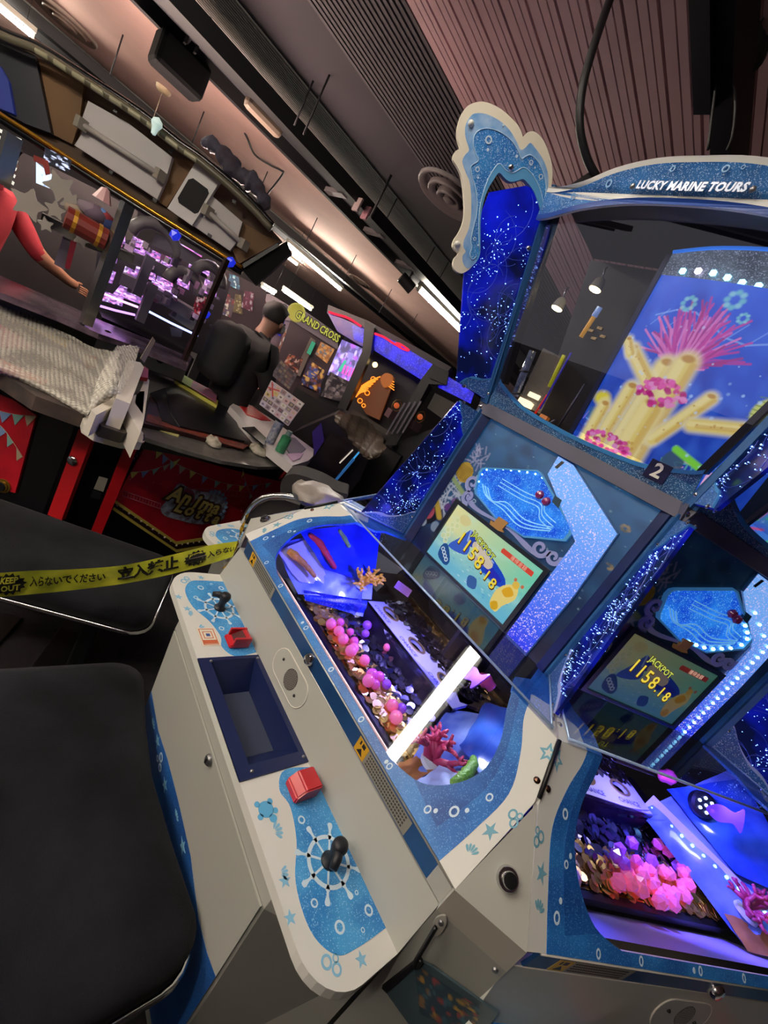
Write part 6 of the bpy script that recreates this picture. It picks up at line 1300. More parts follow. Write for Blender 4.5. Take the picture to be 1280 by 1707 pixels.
def post(pt, pb, D0, r, m, name='chrome_post'):
    a, b = ond(*pt, D0), ond(*pb, D0); b[0], b[1] = a[0], a[1]; w = r
    v, f = g_box(((a + b) / 2) - np.array(CASE.location), (2 * r, 2 * r, abs(a[2] - b[2])), .3); return mk(name, v, f, m, CASE)
DP = math.hypot(*onz(165, 552, BEDZ)[:2])
post((213, 340), (168, 552), DP - .03, .024, mat('post_metal', '8a8680', .2, .9)); post((206, 338), (160, 550), DP, .012, M_CHROME); post((22, 225), (-10, 300), DP + .3, .03, mat('post_metal', '5f5c58', .25, .8))
post((378, 432), (316, 605), math.hypot(*onz(313, 606, BEDZ)[:2]), .014, mat('post_dark', '4a3c36', .25, .8))
for i in range(3):
    P = [onp(40 + i * 125 + d_, np.interp(40 + i * 125 + d_, [p[0] for p in rail], [p[1] for p in rail]) + 4, *fwd(CPN, -.20)) for d_ in (0, 90)]
    for p in P: p[2] = 1.83
    tube('added_case_fill', rel(CASE, P), .010, emat('case_fill_glow', 'e4d4f4', 22.0), CASE, 6)  # hidden fill tubes added above the rail to light the case inside
# inner tower: curved shelves with lit pink game screens
DT = DP + .75
TOW = thing('prize_tower', 'grey shelving tower with pink and violet lit screens inside the case', 'shelving', tuple(ond(280, 480, DT)[:2]) + (BEDZ,))
M_SHELF = mat('shelf_grey', '5c5560', .4); g5 = np.random.default_rng(31)
def lit(px4, name, cols, seed, es_mat, plane, parent, w=26, h=18, n=60):
    cv = Canvas(w, h, cols[0]); g = np.random.default_rng(seed)
    for k in range(n):
        x, y = g.uniform(0, 1, 2); cv.ell(x, y, g.uniform(.03, .16), g.uniform(.03, .14), cols[g.integers(1, len(cols))], .85, .4)
    return printquad(name, cv, px4, plane, es_mat, parent)
M_LIT = printmat('lit_screen', 1.7, .3, .1); M_LITD = printmat('lit_screen_dim', .45, .4, .4); M_PRT = printmat('plain_print', 0.0, .5)
PK = ['8a5aa0', 'c88af0', 'f0a8e8', 'e06ab0', '5a4a80', 'd8c8f0', '3a2a50']
tp = vpl(280, 480, DT)
tbl = rel(TOW, [ond(270, 480, DT + .1)])[0]; box('tower_base', (tbl[0], tbl[1], -BEDZ / 2), (.5, .6, BEDZ - .02), M_BLK2, TOW)
slab('tower_back', [(165, 400), (240, 400), (385, 470), (360, 560), (330, 590), (150, 520)], fwd(tp, -.25), .05, mat('tower_dark', '18141c', .6), TOW)
for i, (a, b) in enumerate((((255, 400), (340, 445)), ((215, 430), (295, 468)), ((200, 466), (320, 528)))):
    for k in range(2):
        P = [ond(u, v + k * 1, DT - .1) for u, v in (a, ((a[0] + b[0]) / 2, (a[1] + b[1]) / 2 - 3), b)]
        if k == 0:
            Wd = catmull([np.array(p) for p in P], 5); V = []
            for p in Wd: p = np.array(p); V += [p + (0, 0, .045), p - (0, 0, .03), p + np.array([-.25, .05, -.03]), p + np.array([-.25, .05, .045])]
            n = len(Wd); F = [(4 * i2 + j, 4 * i2 + (j + 1) % 4, 4 * (i2 + 1) + (j + 1) % 4, 4 * (i2 + 1) + j) for i2 in range(n - 1) for j in range(4)] + [(0, 1, 2, 3), tuple(4 * (n - 1) + j for j in (3, 2, 1, 0))]; mk('curved_shelf', rel(TOW, V), F, M_SHELF, TOW, False)
for i, (u, v, r) in enumerate(((262, 398, .14), (310, 468, .11), (352, 455, .10))):
    p = rel(TOW, [ond(u, v, DT - .12)])[0]; tube('hood_arch', [(p[0] + .02 * math.cos(a), p[1] - r * math.cos(a) * 1.0, p[2] + r * .9 * math.sin(a) - .05) for a in np.linspace(0, PI, 9)], .035, mat('hood_grey', '6c6668', .45), TOW, 8)
quads = [((186, 396), (206, 404), (206, 388), (190, 378)), ((222, 408), (238, 414), (240, 404), (224, 396)), ((215, 430), (250, 440), (252, 428), (220, 414)), ((285, 415), (325, 440), (330, 425), (290, 402)), ((270, 440), (290, 450), (292, 435), (275, 428)), ((205, 470), (235, 475), (238, 460), (212, 448)), ((255, 482), (290, 500), (290, 488), (258, 472)), ((262, 472), (285, 482), (285, 470), (265, 462)), ((195, 490), (235, 505), (235, 488), (205, 478)), ((300, 455), (320, 465), (320, 455), (302, 448)), ((168, 465), (185, 470), (190, 455), (172, 448))]
quads += [((235, 425), (262, 436), (265, 424), (240, 412)), ((228, 455), (255, 466), (256, 452), (232, 442)), ((292, 470), (312, 480), (314, 466), (296, 458)), ((175, 430), (192, 436), (196, 420), (180, 412)), ((318, 445), (345, 458), (346, 446), (322, 434)), ((240, 492), (262, 502), (262, 490), (244, 482)), ((340, 485), (358, 492), (360, 474), (344, 468)), ((172, 500), (200, 508), (202, 496), (176, 488))]
for i, q in enumerate(quads):
    qc = np.mean(q, 0); q = [tuple(qc + (np.array(p) - qc) * 1.3) for p in q]; lit(q, 'game_screen', PK, 40 + i, M_LIT, fwd(tp, -.12 + .02 * (i % 3)), TOW)
lit(((320, 520), (345, 530), (350, 498), (328, 490)), 'game_screen', ['6a1a24', 'c83a4a', 'e8d0d0', '2a0a14'], 61, M_LITD, fwd(tp, -.05), TOW)
for (p, q, c) in (((165, 486), (230, 512), 'e8a8e0'), ((240, 515), (330, 560), 'a8b8f8'), ((160, 508), (225, 525), 'b888e0')):
    tube('neon_edge', rel(TOW, [ond(*p, DT - .2), ond((p[0] + q[0]) / 2, (p[1] + q[1]) / 2 + 1, DT - .22), ond(*q, DT - .2)]), .008, emat('neon_' + c, c, 2.5), TOW, 6)
slab('white_console', [(280, 525), (300, 515), (328, 530), (326, 548), (318, 550)], fwd(tp, .02), .12, mat('console_offwhite', '8a847c', .4), TOW); slab('clear_dome', [(283, 545), (305, 548), (302, 562), (286, 560)], fwd(tp, .12), .05, mat('dome_grey', '5a5660', .2), TOW)
for (u, v) in ((244, 505), (239, 460)): post_p = rel(TOW, [ond(u, v, DT - .3)])[0]; box('tower_post', (post_p[0], post_p[1], post_p[2]), (.05, .05, .25), M_SHELF, TOW)
for i, (u, v) in enumerate(((292, 392), (384, 437), (342, 523))): vv, ff = g_ico(rel(TOW, [ond(u, v, DT - .35)])[0], .035, 1); mk('blue_lamp', vv, ff, mat('lamp_blue', '1a2a9a', .3, emit='2030e0', es=.7), TOW)
g6 = np.random.default_rng(5)
for k in range(46):
    u, v = g6.uniform(215, 370), 0; v = 395 + (u - 215) * .50 + g6.uniform(0, 95); p = rel(TOW, [ond(u, v, DT - .15 + g6.uniform(-.1, .05))])[0]; c = ['7a6a86', 'c8a8d0', '3a3240', '8a5a80', 'a89aa8'][k % 5]
    box('trinket', p, tuple(g6.uniform(.015, .05, 3)), mat('trinket_' + c, c, .4), TOW, rz=g6.uniform(0, 3))
FS = thing('far_signs', 'cluster of small lit signs far behind the case', 'sign', tuple(ond(400, 500, 6.0)[:2]) + (0,)); fp = vpl(400, 500, 6.0)
slab('sign_wall', [(360, 440), (445, 485), (430, 570), (370, 560), (340, 520)], fwd(fp, -.02), .1, mat('sign_wall', '3a3036', .7), FS); box('sign_base', (0, 0, .5), (.3, .3, 1.0), M_BLK2, FS)
for i, (q, c) in enumerate(((((362, 520), (385, 530), (392, 500), (370, 488)), ['5a4a50', 'c8b8a0', '8a3a3a', 'e8e0d0', '3a3a70']), (((380, 475), (400, 484), (398, 462), (382, 456)), ['2a5a78', '6ad0e8', '1a3a50', 'd0f0f0']), (((366, 502), (382, 508), (384, 492), (370, 486)), ['8a2a34', 'd85a60', '6a1a24']), (((388, 520), (404, 524), (402, 492), (392, 490)), ['6a5a3a', 'b8a878', '8a7a58', '3a3428']), (((402, 512), (420, 520), (424, 488), (408, 484)), ['5a1a34', '8a3a54', 'b0a0a8']), (((340, 480), (362, 488), (362, 462), (345, 455)), ['4a4048', 'a89098', 'e8d8e0', '6a3a70']))): lit(q, 'lit_sign', c, 120 + i, M_LITD, fp, FS, n=24)
# left display: pedestal, chest, figures, glowing strips standing in for reflections
DL = DP + .28; lp_ = vpl(90, 380, DL)
DSP = thing('prize_display', 'white pedestals with a treasure chest and figures inside the case', 'display', tuple(ond(90, 400, DL)[:2]) + (BEDZ,))
slab('dark_backdrop', [(-60, 210), (0, 235), (230, 350), (225, 420), (160, 560), (60, 500), (-60, 470)], fwd(lp_, -1.3), .05, mat('backdrop_dark', '1e1a1c', .7, noise=.5, nscale=6), DSP)
for i in range(7): slab('strip_reflection', [(-20, 205 + i * 11), (36 - i * 2, 232 + i * 12), (34 - i * 2, 237 + i * 12), (-20, 211 + i * 11)], fwd(lp_, -.25 + .01 * i), .02, emat('reflection_cool', 'e8e4d8', 1.1), DSP)
lit(((72, 268), (115, 288), (120, 268), (75, 245)), 'lit_lettering', ['1a1a20', 'c8d0f0', '8890a8', '1a1a20', '22222a'], 71, M_LIT, fwd(lp_, -.1), DSP); lit(((60, 305), (85, 315), (98, 300), (60, 270)), 'white_screen', ['c0d0e8', 'd8e0f0', '90a0c8'], 72, M_LIT, fwd(lp_, -.1), DSP, n=12)
slab('red_frame', [(56, 258), (80, 268), (84, 290), (76, 292), (72, 275), (56, 268)], fwd(lp_, -.05), .04, mat('frame_red', '8a2a24', .5), DSP); lit(((0, 300), (14, 305), (14, 262), (0, 255)), 'poster_board', ['a8d0e0', 'e8e8f0', 'f0a0b0', '90d080'], 73, M_LITD, fwd(lp_, -.1), DSP); slab('red_post', [(10, 305), (16, 307), (20, 270), (15, 266)], fwd(lp_, -.05), .05, mat('post_red', 'd03a2a', .4, emit='c03020', es=.4), DSP)
M_SHELL = mat('resin_white', '8e8880', .5)
for (u, v, r, tw) in ((48, 340, .075, .3), (100, 312, .07, 1.0), (118, 338, .05, .1), (76, 374, .035, .7), (136, 398, .04, .2), (92, 350, .045, .5)):
    c = np.array(rel(DSP, [ond(u, v, DL - .1)])[0]); n_ = np.array(lp_[1]); ax_ = np.cross((0, 0, 1.0), n_)
    prism('star_plush', [catmull(star(r, r * .55, 5, tw), 3, True)], lambda a, b, h, c=c, n_=n_, ax_=ax_: tuple(c + ax_ * a + np.array([0, 0, 1.0]) * b + n_ * h), -.03, .03, M_SHELL, DSP)
ch_ = rel(DSP, [ond(143, 380, DL - .25)])[0]
V, F = g_tube([(ch_[0] + .03, ch_[1] - .085, ch_[2]), (ch_[0] + .03, ch_[1] + .085, ch_[2])], .052, 12); mk('treasure_chest', V, F, mat('chest_red', '6a1a10', .5), DSP)
for dy in (-.05, .05): V, F = g_tube([(ch_[0] + .03, ch_[1] + dy - .008, ch_[2]), (ch_[0] + .03, ch_[1] + dy + .008, ch_[2])], .056, 12); mk('chest_band', V, F, mat('chest_gold', 'b8862a', .4, .6), DSP)
slab('shelf_board', [(70, 355), (150, 395), (225, 425), (222, 440), (150, 415), (66, 372)], fwd(lp_, .05), .12, mat('board_grey', '5a564e', .5), DSP); slab('stand_leg', [(105, 395), (120, 402), (108, 450), (90, 440)], fwd(lp_, .02), .08, M_SHELF, DSP); slab('red_flag', [(118, 400), (128, 404), (116, 450), (108, 446)], fwd(lp_, .06), .01, mat('flag_red', '7a1020', .5), DSP)
for (u, v, c, r) in ((180, 375, '1a2a5a', .05), (174, 362, '8a2a30', .04), (170, 355, '5a80b8', .03), (168, 405, '6a7a2a', .05), (178, 410, '7a8a30', .04), (150, 350, '7a6a74', .05), (160, 358, '5a4a5a', .06), (125, 352, '8a7a6a', .04)):
    vv, ff = g_ico(rel(DSP, [ond(u, v, DL - .15)])[0], r, 1, (1, 1.3, .8)); mk('plush_figure', vv, ff, mat('plush_' + c, c, .8), DSP, True)
lit(((183, 398), (203, 412), (208, 392), (188, 378)), 'poster_board', ['e070b0', 'f8a0d0', '4a4a80', 'e8e0f0'], 75, M_LIT, fwd(lp_, -.02), DSP, n=25)
V, F = g_lathe([(.045, 0), (.02, .06), (.001, .07)], 8, rel(DSP, [ond(170, 335, DL - .05)])[0]); mk('pink_gem', V, F, mat('gem_pink', 'c89a9a', .3), DSP)

# ------------------------------------------------------------------ people
def skin_body(name, joints, edges, parent, mats, pick, sub=2):
    me = bpy.data.meshes.new('b'); names = list(joints); me.from_pydata([joints[k][0] for k in names], [(names.index(a), names.index(b)) for a, b in edges], [])
    o = bpy.data.objects.new('b', me); COL.objects.link(o); o.modifiers.new('s', 'SKIN'); sd = o.modifiers.new('d', 'SUBSURF'); sd.levels = sub; sd.render_levels = sub
    for i, k in enumerate(names):
        r = joints[k][1]; r = r if isinstance(r, tuple) else (r, r); me.skin_vertices[0].data[i].radius = r; me.skin_vertices[0].data[i].use_root = (i == 0)
    dg = bpy.context.evaluated_depsgraph_get(); m2 = bpy.data.meshes.new_from_object(o.evaluated_get(dg)); bpy.data.objects.remove(o); m2.name = name
    m2.materials.clear(); [m2.materials.append(m) for m in mats]
    for p in m2.polygons: p.material_index = pick(p.center); p.use_smooth = True
    q = bpy.data.objects.new(name, m2); COL.objects.link(q); q.parent = parent; return q
M_SKIN = mat('skin', '8a6250', .55); M_JKT = mat('black_jacket', '0d0c0e', .85, noise=.4, nscale=12, col2='161416'); M_HAIR = mat('dark_hair', '120d0c', .7); M_TROU = mat('dark_trousers', '121218', .85)
p0 = ond(408, 605, 3.5); heading = math.atan2(-p0[1], -p0[0])          # towards the camera
PER = thing('person', 'standing person in a black jacket with a backpack, head bowed', 'person', (p0[0], p0[1], 0), heading + 2.3)
J = {'pelvis': ((0, 0, .93), (.15, .12)), 'waist': ((0, 0, 1.08), (.15, .125)), 'chest': ((.02, 0, 1.28), (.19, .15)), 'neckb': ((.03, 0, 1.43), (.09, .085)), 'neck': ((.05, 0, 1.49), (.055, .055)), 'head': ((.085, 0, 1.58), (.083, .092)), 'crown': ((.085, 0, 1.655), (.062, .07)),
     'shl': ((0, .19, 1.38), .085), 'ell': ((.06, .25, 1.13), .062), 'wrl': ((.26, .16, 1.04), .042), 'hal': ((.33, .11, 1.04), .038), 'shr': ((0, -.19, 1.38), .085), 'elr': ((.06, -.25, 1.13), .062), 'wrr': ((.26, -.14, 1.04), .042), 'har': ((.33, -.09, 1.04), .038),
     'hpl': ((0, .10, .88), .105), 'knl': ((.02, .11, .48), .075), 'anl': ((0, .11, .09), .05), 'tol': ((.15, .12, .04), .045), 'hpr': ((0, -.10, .88), .105), 'knr': ((.02, -.11, .48), .075), 'anr': ((0, -.11, .09), .05), 'tor': ((.15, -.12, .04), .045)}
E_ = [('pelvis', 'waist'), ('waist', 'chest'), ('chest', 'neckb'), ('neckb', 'neck'), ('neck', 'head'), ('head', 'crown'), ('chest', 'shl'), ('shl', 'ell'), ('ell', 'wrl'), ('wrl', 'hal'), ('chest', 'shr'), ('shr', 'elr'), ('elr', 'wrr'), ('wrr', 'har'), ('pelvis', 'hpl'), ('hpl', 'knl'), ('knl', 'anl'), ('anl', 'tol'), ('pelvis', 'hpr'), ('hpr', 'knr'), ('knr', 'anr'), ('anr', 'tor')]
skin_body('body', J, E_, PER, [M_JKT, M_SKIN, M_TROU, M_BLACK], lambda c: 1 if (c.z > 1.47 or (c.x > .285 and c.z > .9)) else (3 if c.z < .1 else (2 if c.z < .9 else 0)))
for s in (-1, 1):
    for k in range(4): tube('finger', [(.345, s * (.085 + k * .016), 1.045), (.385, s * (.082 + k * .016), 1.035), (.40, s * (.08 + k * .015), 1.01)], [.009, .0085, .007], M_SKIN, PER, 6)
    tube('thumb', [(.325, s * .075, 1.05), (.35, s * .055, 1.055), (.372, s * .05, 1.045)], [.011, .010, .008], M_SKIN, PER, 6)
V, F = g_ico((.075, 0, 1.635), .108, 2, (1.0, .92, .88)); hv = [(x, y, z) for x, y, z in V]; F = [f for f in F if all(not (hv[i][0] > .13 and hv[i][2] < 1.66) and hv[i][2] > 1.56 for i in f)]; mk('hair', hv, F, M_HAIR, PER, True)
V, F = g_ico((.155, 0, 1.565), .055, 2, (.6, 1.15, .85)); mk('face_mask', V, F, mat('mask_white', 'b8b4b0', .8), PER, True)
for s in (-1, 1):
    V, F = g_ico((.08, s * .088, 1.585), .022, 1, (.8, .4, 1.3)); mk('ear', V, F, M_SKIN, PER, True); V, F = g_ico((.160, s * .033, 1.605), .010, 1, (.5, 1.2, .7)); mk('eye', V, F, M_BLACK, PER, True)
v, f = g_box((-.20, 0, 1.22), (.20, .32, .44), 0, .095); bp_ = mk('backpack', v, f, mat('backpack_black', '0b0b0d', .8), None, True); bp_.location = PER.location; bp_.rotation_euler = PER.rotation_euler; tag(bp_, 'black backpack worn by the standing person', 'backpack')
p1 = ond(-30, 372, 3.9); h1 = math.atan2(-p1[1], -p1[0])
PE2 = thing('person', 'person in a red shirt reaching into the glass case', 'person', (p1[0] - .1, p1[1] - .05, 0), h1 + .75)
J2 = dict(J); J2 = {k: ((v[0][0], v[0][1], v[0][2] - .02), v[1]) for k, v in J.items()}
J2['ell'] = ((.16, .30, 1.15), .055); J2['wrl'] = ((.20, .55, 1.06), .036); J2['hal'] = ((.22, .62, 1.05), .034); J2['elr'] = ((.10, -.26, 1.12), .055)
M_SHIRT = mat('red_shirt', '8a1420', .85, noise=.2, nscale=8); M_SKIN2 = mat('skin_warm', '8a6048', .55)
skin_body('body', J2, E_, PE2, [M_SHIRT, M_SKIN2, M_TROU, M_BLACK], lambda c: 1 if (c.z > 1.46 or (c.y > .30) or (c.x > .2 and c.z > .9)) else (3 if c.z < .1 else (2 if c.z < .9 else 0)))
V, F = g_ico((.07, 0, 1.615), .108, 2, (1.0, .92, .88)); F = [f for f in F if all(not (V[i][0] > .13 and V[i][2] < 1.64) and V[i][2] > 1.54 for i in f)]; mk('hair', V, F, M_HAIR, PE2, True)
for k in range(4): tube('finger', [(.225, .64, 1.055 - k * .014), (.235, .69, 1.05 - k * .015), (.24, .72, 1.035 - k * .015)], [.009, .0085, .007], M_SKIN2, PE2, 6)
tube('thumb', [(.20, .625, 1.06), (.19, .66, 1.07), (.195, .685, 1.07)], [.011, .010, .008], M_SKIN2, PE2, 6)
# ================================================================== things on the red island's right desk
def upright(u, v, z, r, h, prof, m, name, label, cat):
    p = onz(u, v, z); o = thing(name, label, cat, p); lathe('bottle_body', [(r * a, h * b) for a, b in prof], (0, 0, 0), m, o, 16); return o
o = upright(449, 738, .931, .03, .19, [(.95, 0), (1, .02), (1, .78), (.9, .80), (.9, .81)], mat('spray_label', '5a6488', .4, noise=.7, nscale=60, col2='b8b8c0'), 'spray_can', 'blue and white spray can on the right desk', 'spray can'); lathe('cap', [(.028, .152), (.028, .20), (.02, .205)], (0, 0, 0), M_BLACK, o, 16)
o = upright(466, 753, .931, .032, .13, [(.95, 0), (1, .03), (1, .8), (.5, .9), (.5, .95)], mat('green_bottle', '3a8a5f', .35, noise=.3, nscale=40), 'cleaner_bottle', 'green cleaner bottle beside the spray can', 'bottle'); lathe('cap', [(.018, .118), (.018, .145), (.015, .148)], (0, 0, 0), mat('cap_grey', '8aa89a', .5), o, 12)
def rag(u, v, r, label, seed):
    g = np.random.default_rng(seed); V, F = g_ico((0, 0, 0), 1, 3); V = [(x * r * (1 + g.normal(0, .08)), y * r * .75 * (1 + g.normal(0, .08)), max(z, -.2) * r * .5 * (1 + .5 * math.sin(5 * x + seed) * math.sin(6 * y))) for x, y, z in V]
    o = mk('cleaning_cloth', V, F, mat('rag_white', 'b8b0a0', .9, noise=.25, nscale=25, col2='8a8470'), None, True); o.location = tuple(onz(u, v, .862)); return tag(o, label, 'cloth')
rag(355, 738, .06, 'folded white cloth on the middle of the desk edge', 2); rag(430, 752, .075, 'crumpled white cloth beside the green bottle', 5)
# price card board standing on the desk
CB = vpl(470, 655, 2.55, -15); cb = thing('price_board', 'white board covered with small printed prize cards', 'notice board', tuple(onp(470, 690, *CB)))
cv = Canvas(56, 44, 'b8a8a8'); g7 = np.random.default_rng(12)
for i in range(6):
    for j in range(5):
        x, y = (i + .5) / 6, (j + .5) / 5; c = ['c8b070', 'c8a0a0', '8a7a80', 'b0a8b8', 'd0c8c0', '6a5a60'][g7.integers(6)]; cv.poly([(x - .07, y - .075), (x + .07, y - .075), (x + .07, y + .075), (x - .07, y + .075)], c); cv.ell(x, y, .04, .04, ['4a3a40', '8a5a5a', 'a8a070'][g7.integers(3)], .8)
cv.line([(.05, .95), (.22, .55)], .03, 'b83a34'); cv.line([(.02, .72), (.3, .85)], .03, 'b83a34')
bq = [(432, 674), (480, 710), (507, 673), (452, 634)]; slab('board_panel', bq, CB, .012, mat('board_white', 'a89a98', .6), cb); printquad('prize_cards', cv, bq, CB, M_PRT, cb)
CB2 = vpl(468, 622, 3.3, -10); cb = thing('price_board', 'dimmer card board behind the white prize board', 'notice board', tuple(onp(468, 640, *CB2)))
cv2 = Canvas(40, 40, '5a4a50')
for i in range(6):
    for j in range(5): x, y = (i + .5) / 6, (j + .5) / 5; cv2.poly([(x - .065, y - .075), (x + .065, y - .075), (x + .065, y + .075), (x - .065, y + .075)], ['8a7a68', '7a5a58', '4a4048', '6a6068'][g7.integers(4)])
bq = [(452, 625), (482, 650), (495, 625), (468, 600)]; slab('board_panel', bq, CB2, .012, mat('board_dim', '4a4044', .6), cb); printquad('prize_cards', cv2, bq, CB2, M_PRT, cb)

# ================================================================== far machines
def machine(name, label, u, v, D, yaw=0):
    pl = vpl(u, v, D, yaw); p = onp(u, v, *pl); t = thing(name, label, 'arcade machine', (p[0], p[1], 0)); n = pl[1]
    box('plinth', (-n[0] * .3, -n[1] * .3, .30 if D < 4 else .55), (.5, .5, .60 if D < 4 else 1.1), mat('plinth_black', '0e0c10', .6), t, rz=math.atan2(n[1], n[0])); return t, pl
M_FDARK = mat('far_dark', '16131a', .5)
# pastel rounded cabinet and yellow lettered cabinet (one row)
mc, pl = machine('capsule_cabinet', 'pale mauve cabinet with green and blue lit strips behind the person', 470, 540, 7.0)
slab('cabinet_shell', [(436, 488), (484, 512), (487, 536), (455, 660), (400, 640), (424, 540)], fwd(pl, -.05), .4, mat('shell_mauve', '8a7684', .45), mc)
slab('top_plate', [(438, 490), (450, 490), (486, 512), (485, 536), (462, 530), (446, 520)], pl, .08, mat('shell_pale', '9a8a94', .4), mc); q = rel(mc, [onp(474, 512, *fwd(pl, .002))])[0]; lathe('dial', [(.05, 0), (.045, .01), (.03, .01), (.028, .015), (.001, .016)], q, mat('dial_grey', '4a4450', .4), mc, 16, frame_mat(pl[1]))
slab('green_strip', [(452, 530), (460, 536), (450, 552), (444, 548)], fwd(pl, .01), .02, emat('strip_green', '5fc89a', .55), mc); slab('blue_strip', [(466, 532), (474, 538), (467, 560), (461, 556)], fwd(pl, .01), .02, emat('strip_blue', '3a40e8', .7), mc)
for i, (px4, c) in enumerate(((((460, 590), (478, 600), (488, 560), (476, 548)), ['8a5a50', 'c88a70', '6a3a34', 'e8d8d0', 'a85a2a']), (((484, 592), (500, 600), (515, 562), (500, 550)), ['6a2a1a', 'a84a20', 'e8a060', '3a1a1a', '8a3a4a']))): lit(px4, 'reel_display', c, 80 + i, M_LITD, fwd(pl, .01), mc)
for q4 in (((405, 500), (425, 505), (424, 490), (404, 492)), ((428, 500), (445, 508), (440, 494), (430, 492))): lit(q4, 'maroon_emblem', ['5a2a3a', '8a6a7a', '3a1a2a'], 83, M_LITD, fwd(pl, .02), mc, 14, 12, 12)
mg, pl = machine('lettered_cabinet', 'cabinet with a yellow lettered sign and orange windows', 520, 560, 5.8)
slab('sign_board', [(487, 508), (498, 511), (562, 556), (564, 584), (484, 533)], pl, .12, mat('sign_mauve', '5f5660', .4), mg); slab('cabinet_shell', [(484, 534), (566, 584), (530, 690), (448, 640)], fwd(pl, -.03), .6, mat('shell_plum', '3a2c34', .5), mg)
p0_, n_ = fwd(pl, .006); A = onp(492, 522, p0_, n_); B = onp(564, 566, p0_, n_); dd = (B - A) / np.linalg.norm(B - A); uu = np.cross(n_, dd); uu = uu if uu[2] > 0 else -uu; Lg = np.linalg.norm(B - A); yl = emat('sign_yellow', 'd8d860', .75); yd = mat('sign_dark', '2a2810', .5); off_ = np.array(mg.location)
for s, f0_, f1_ in (('GRAND', .08, .48), ('CROSS', .58, 1.0)):
    c = A + dd * Lg * (f0_ + f1_) / 2
    for m_, bo, h in ((yd, .02, 0), (yl, .004, .004)): textobj('sign_lettering', s, lambda a, b, hh, c=c, h=h: tuple(c - off_ + dd * a + uu * b + np.asarray(n_) * h), .125, m_, mg, 0, bold=bo * .6, sx=.70)
q = rel(mg, [onp(494, 521, *fwd(pl, .003))])[0]; lathe('sign_rosette', [(.11, 0), (.10, .006), (.085, .006), (.08, .002)], q, mat('rosette_yellow', '8a8a3a', .4, emit='a0a040', es=.3), mg, 20, frame_mat(pl[1]))
slab('white_pillar', [(518, 562), (526, 568), (500, 628), (490, 622)], fwd(pl, .02), .05, mat('pillar_beige', '6a605a', .5), mg); slab('green_strip', [(520, 568), (526, 572), (517, 592), (511, 588)], fwd(pl, .03), .02, emat('strip_green', '5fc89a', .55), mg)
lit(((525, 590), (545, 606), (558, 582), (535, 570)), 'orange_window', ['a86a3a', 'e0a868', '6a7a8a', 'c88a50'], 86, M_LITD, fwd(pl, .01), mg); lit(((500, 640), (535, 655), (545, 620), (515, 600)), 'window_display', ['3a2a3a', '8a4a2a', 'e8b060', '4a5a9a', '1a1418'], 87, M_LITD, fwd(pl, .01), mg); lit(((470, 610), (495, 625), (505, 598), (482, 590)), 'window_display', ['4a2a2a', 'a85a3a', 'c8a090', '2a1a1c'], 88, M_LITD, fwd(pl, .02), mg)
# violet glowing dome cabinet
mv, pl = machine('violet_dome_cabinet', 'violet and pink glowing glass-fronted cabinet', 555, 610, 4.9)
slab('cabinet_shell', [(575, 560), (612, 580), (600, 650), (575, 690), (530, 690), (535, 640)], fwd(pl, -.06), .5, M_FDARK, mv)
lit(((545, 625), (595, 640), (612, 584), (570, 566)), 'glowing_front', ['6a5a9a', '9a8ad0', 'c8b8f0', 'b060d0', '8a7ac0', '5a5070'], 90, M_LIT, pl, mv, 34, 26, 80)
for i in range(5): strip_ = slab('pink_tube', [(574 + i * 5, 608 + i * 2), (577 + i * 5, 609 + i * 2), (572 + i * 5, 624 + i * 2), (569 + i * 5, 622 + i * 2)], fwd(pl, .01), .02, emat('tube_pink', 'f060c0', 1.5), mv)
slab('teal_tube', [(574, 600), (578, 602), (568, 620), (563, 618)], fwd(pl, .01), .02, emat('tube_teal', '60e0b8', .9), mv); lit(((535, 660), (575, 672), (590, 640), (550, 620)), 'lower_glass', ['3a3236', '6a5a58', '8a7a74', '2a2226', '9a8a88'], 91, M_LITD, fwd(pl, .005), mv); slab('white_trim', [(611, 585), (615, 588), (598, 640), (586, 660), (594, 636)], fwd(pl, .02), .02, emat('trim_violet', 'c8a8f0', .8), mv)
# big pusher with blue sequin marquee
mb, pl = machine('sequin_marquee_machine', 'tall machine with a blue sequin marquee and orange neon panel', 690, 640, 4.3, -12)
M_SEQ = glitter('sequin_blue', '2018f8', '140cb0', 150, .3, .3, .9, 10, '5a58ff')
slab('top_box', [(547, 508), (612, 534), (700, 582), (752, 612), (740, 628), (722, 612), (622, 552), (545, 522)], fwd(pl, -.02), .5, mat('top_grey', '4a464a', .5), mb)
slab('sequin_panel', [(545, 520), (606, 546), (612, 576), (600, 575), (562, 552)], pl, .06, mat('marquee_violet', '4a3a8a', .4, emit='3a30a0', es=.35, noise=.5, nscale=12, col2='6a4a80'), mb); slab('sequin_panel', [(586, 542), (606, 548), (612, 575), (590, 566)], fwd(pl, .004), .01, M_SEQ, mb)
slab('sequin_panel', [(621, 552), (660, 570), (722, 608), (711, 638), (624, 584)], pl, .06, M_SEQ, mb); slab('sequin_panel', [(742, 624), (790, 655), (784, 672), (730, 645)], pl, .06, M_SEQ, mb)
for P in ([(548, 520), (560, 522), (580, 530), (602, 542)], [(624, 556), (640, 560), (655, 572), (668, 576)]): tube('red_neon', rel(mb, catmull([onp(u, v + 2 * (i % 2), *fwd(pl, .02)) for i, (u, v) in enumerate(P)], 4)), .012, emat('neon_red', 'e8304a', 1.3), mb, 6)
tube('red_neon', rel(mb, catmull([onp(u, v, *fwd(pl, .02)) for u, v in ((660, 572), (668, 574), (682, 584), (672, 582), (662, 576), (660, 572))], 4)), .010, emat('neon_red', 'e8304a', 1.3), mb, 6)
M_POSTB = mat('post_black', '121014', .4)
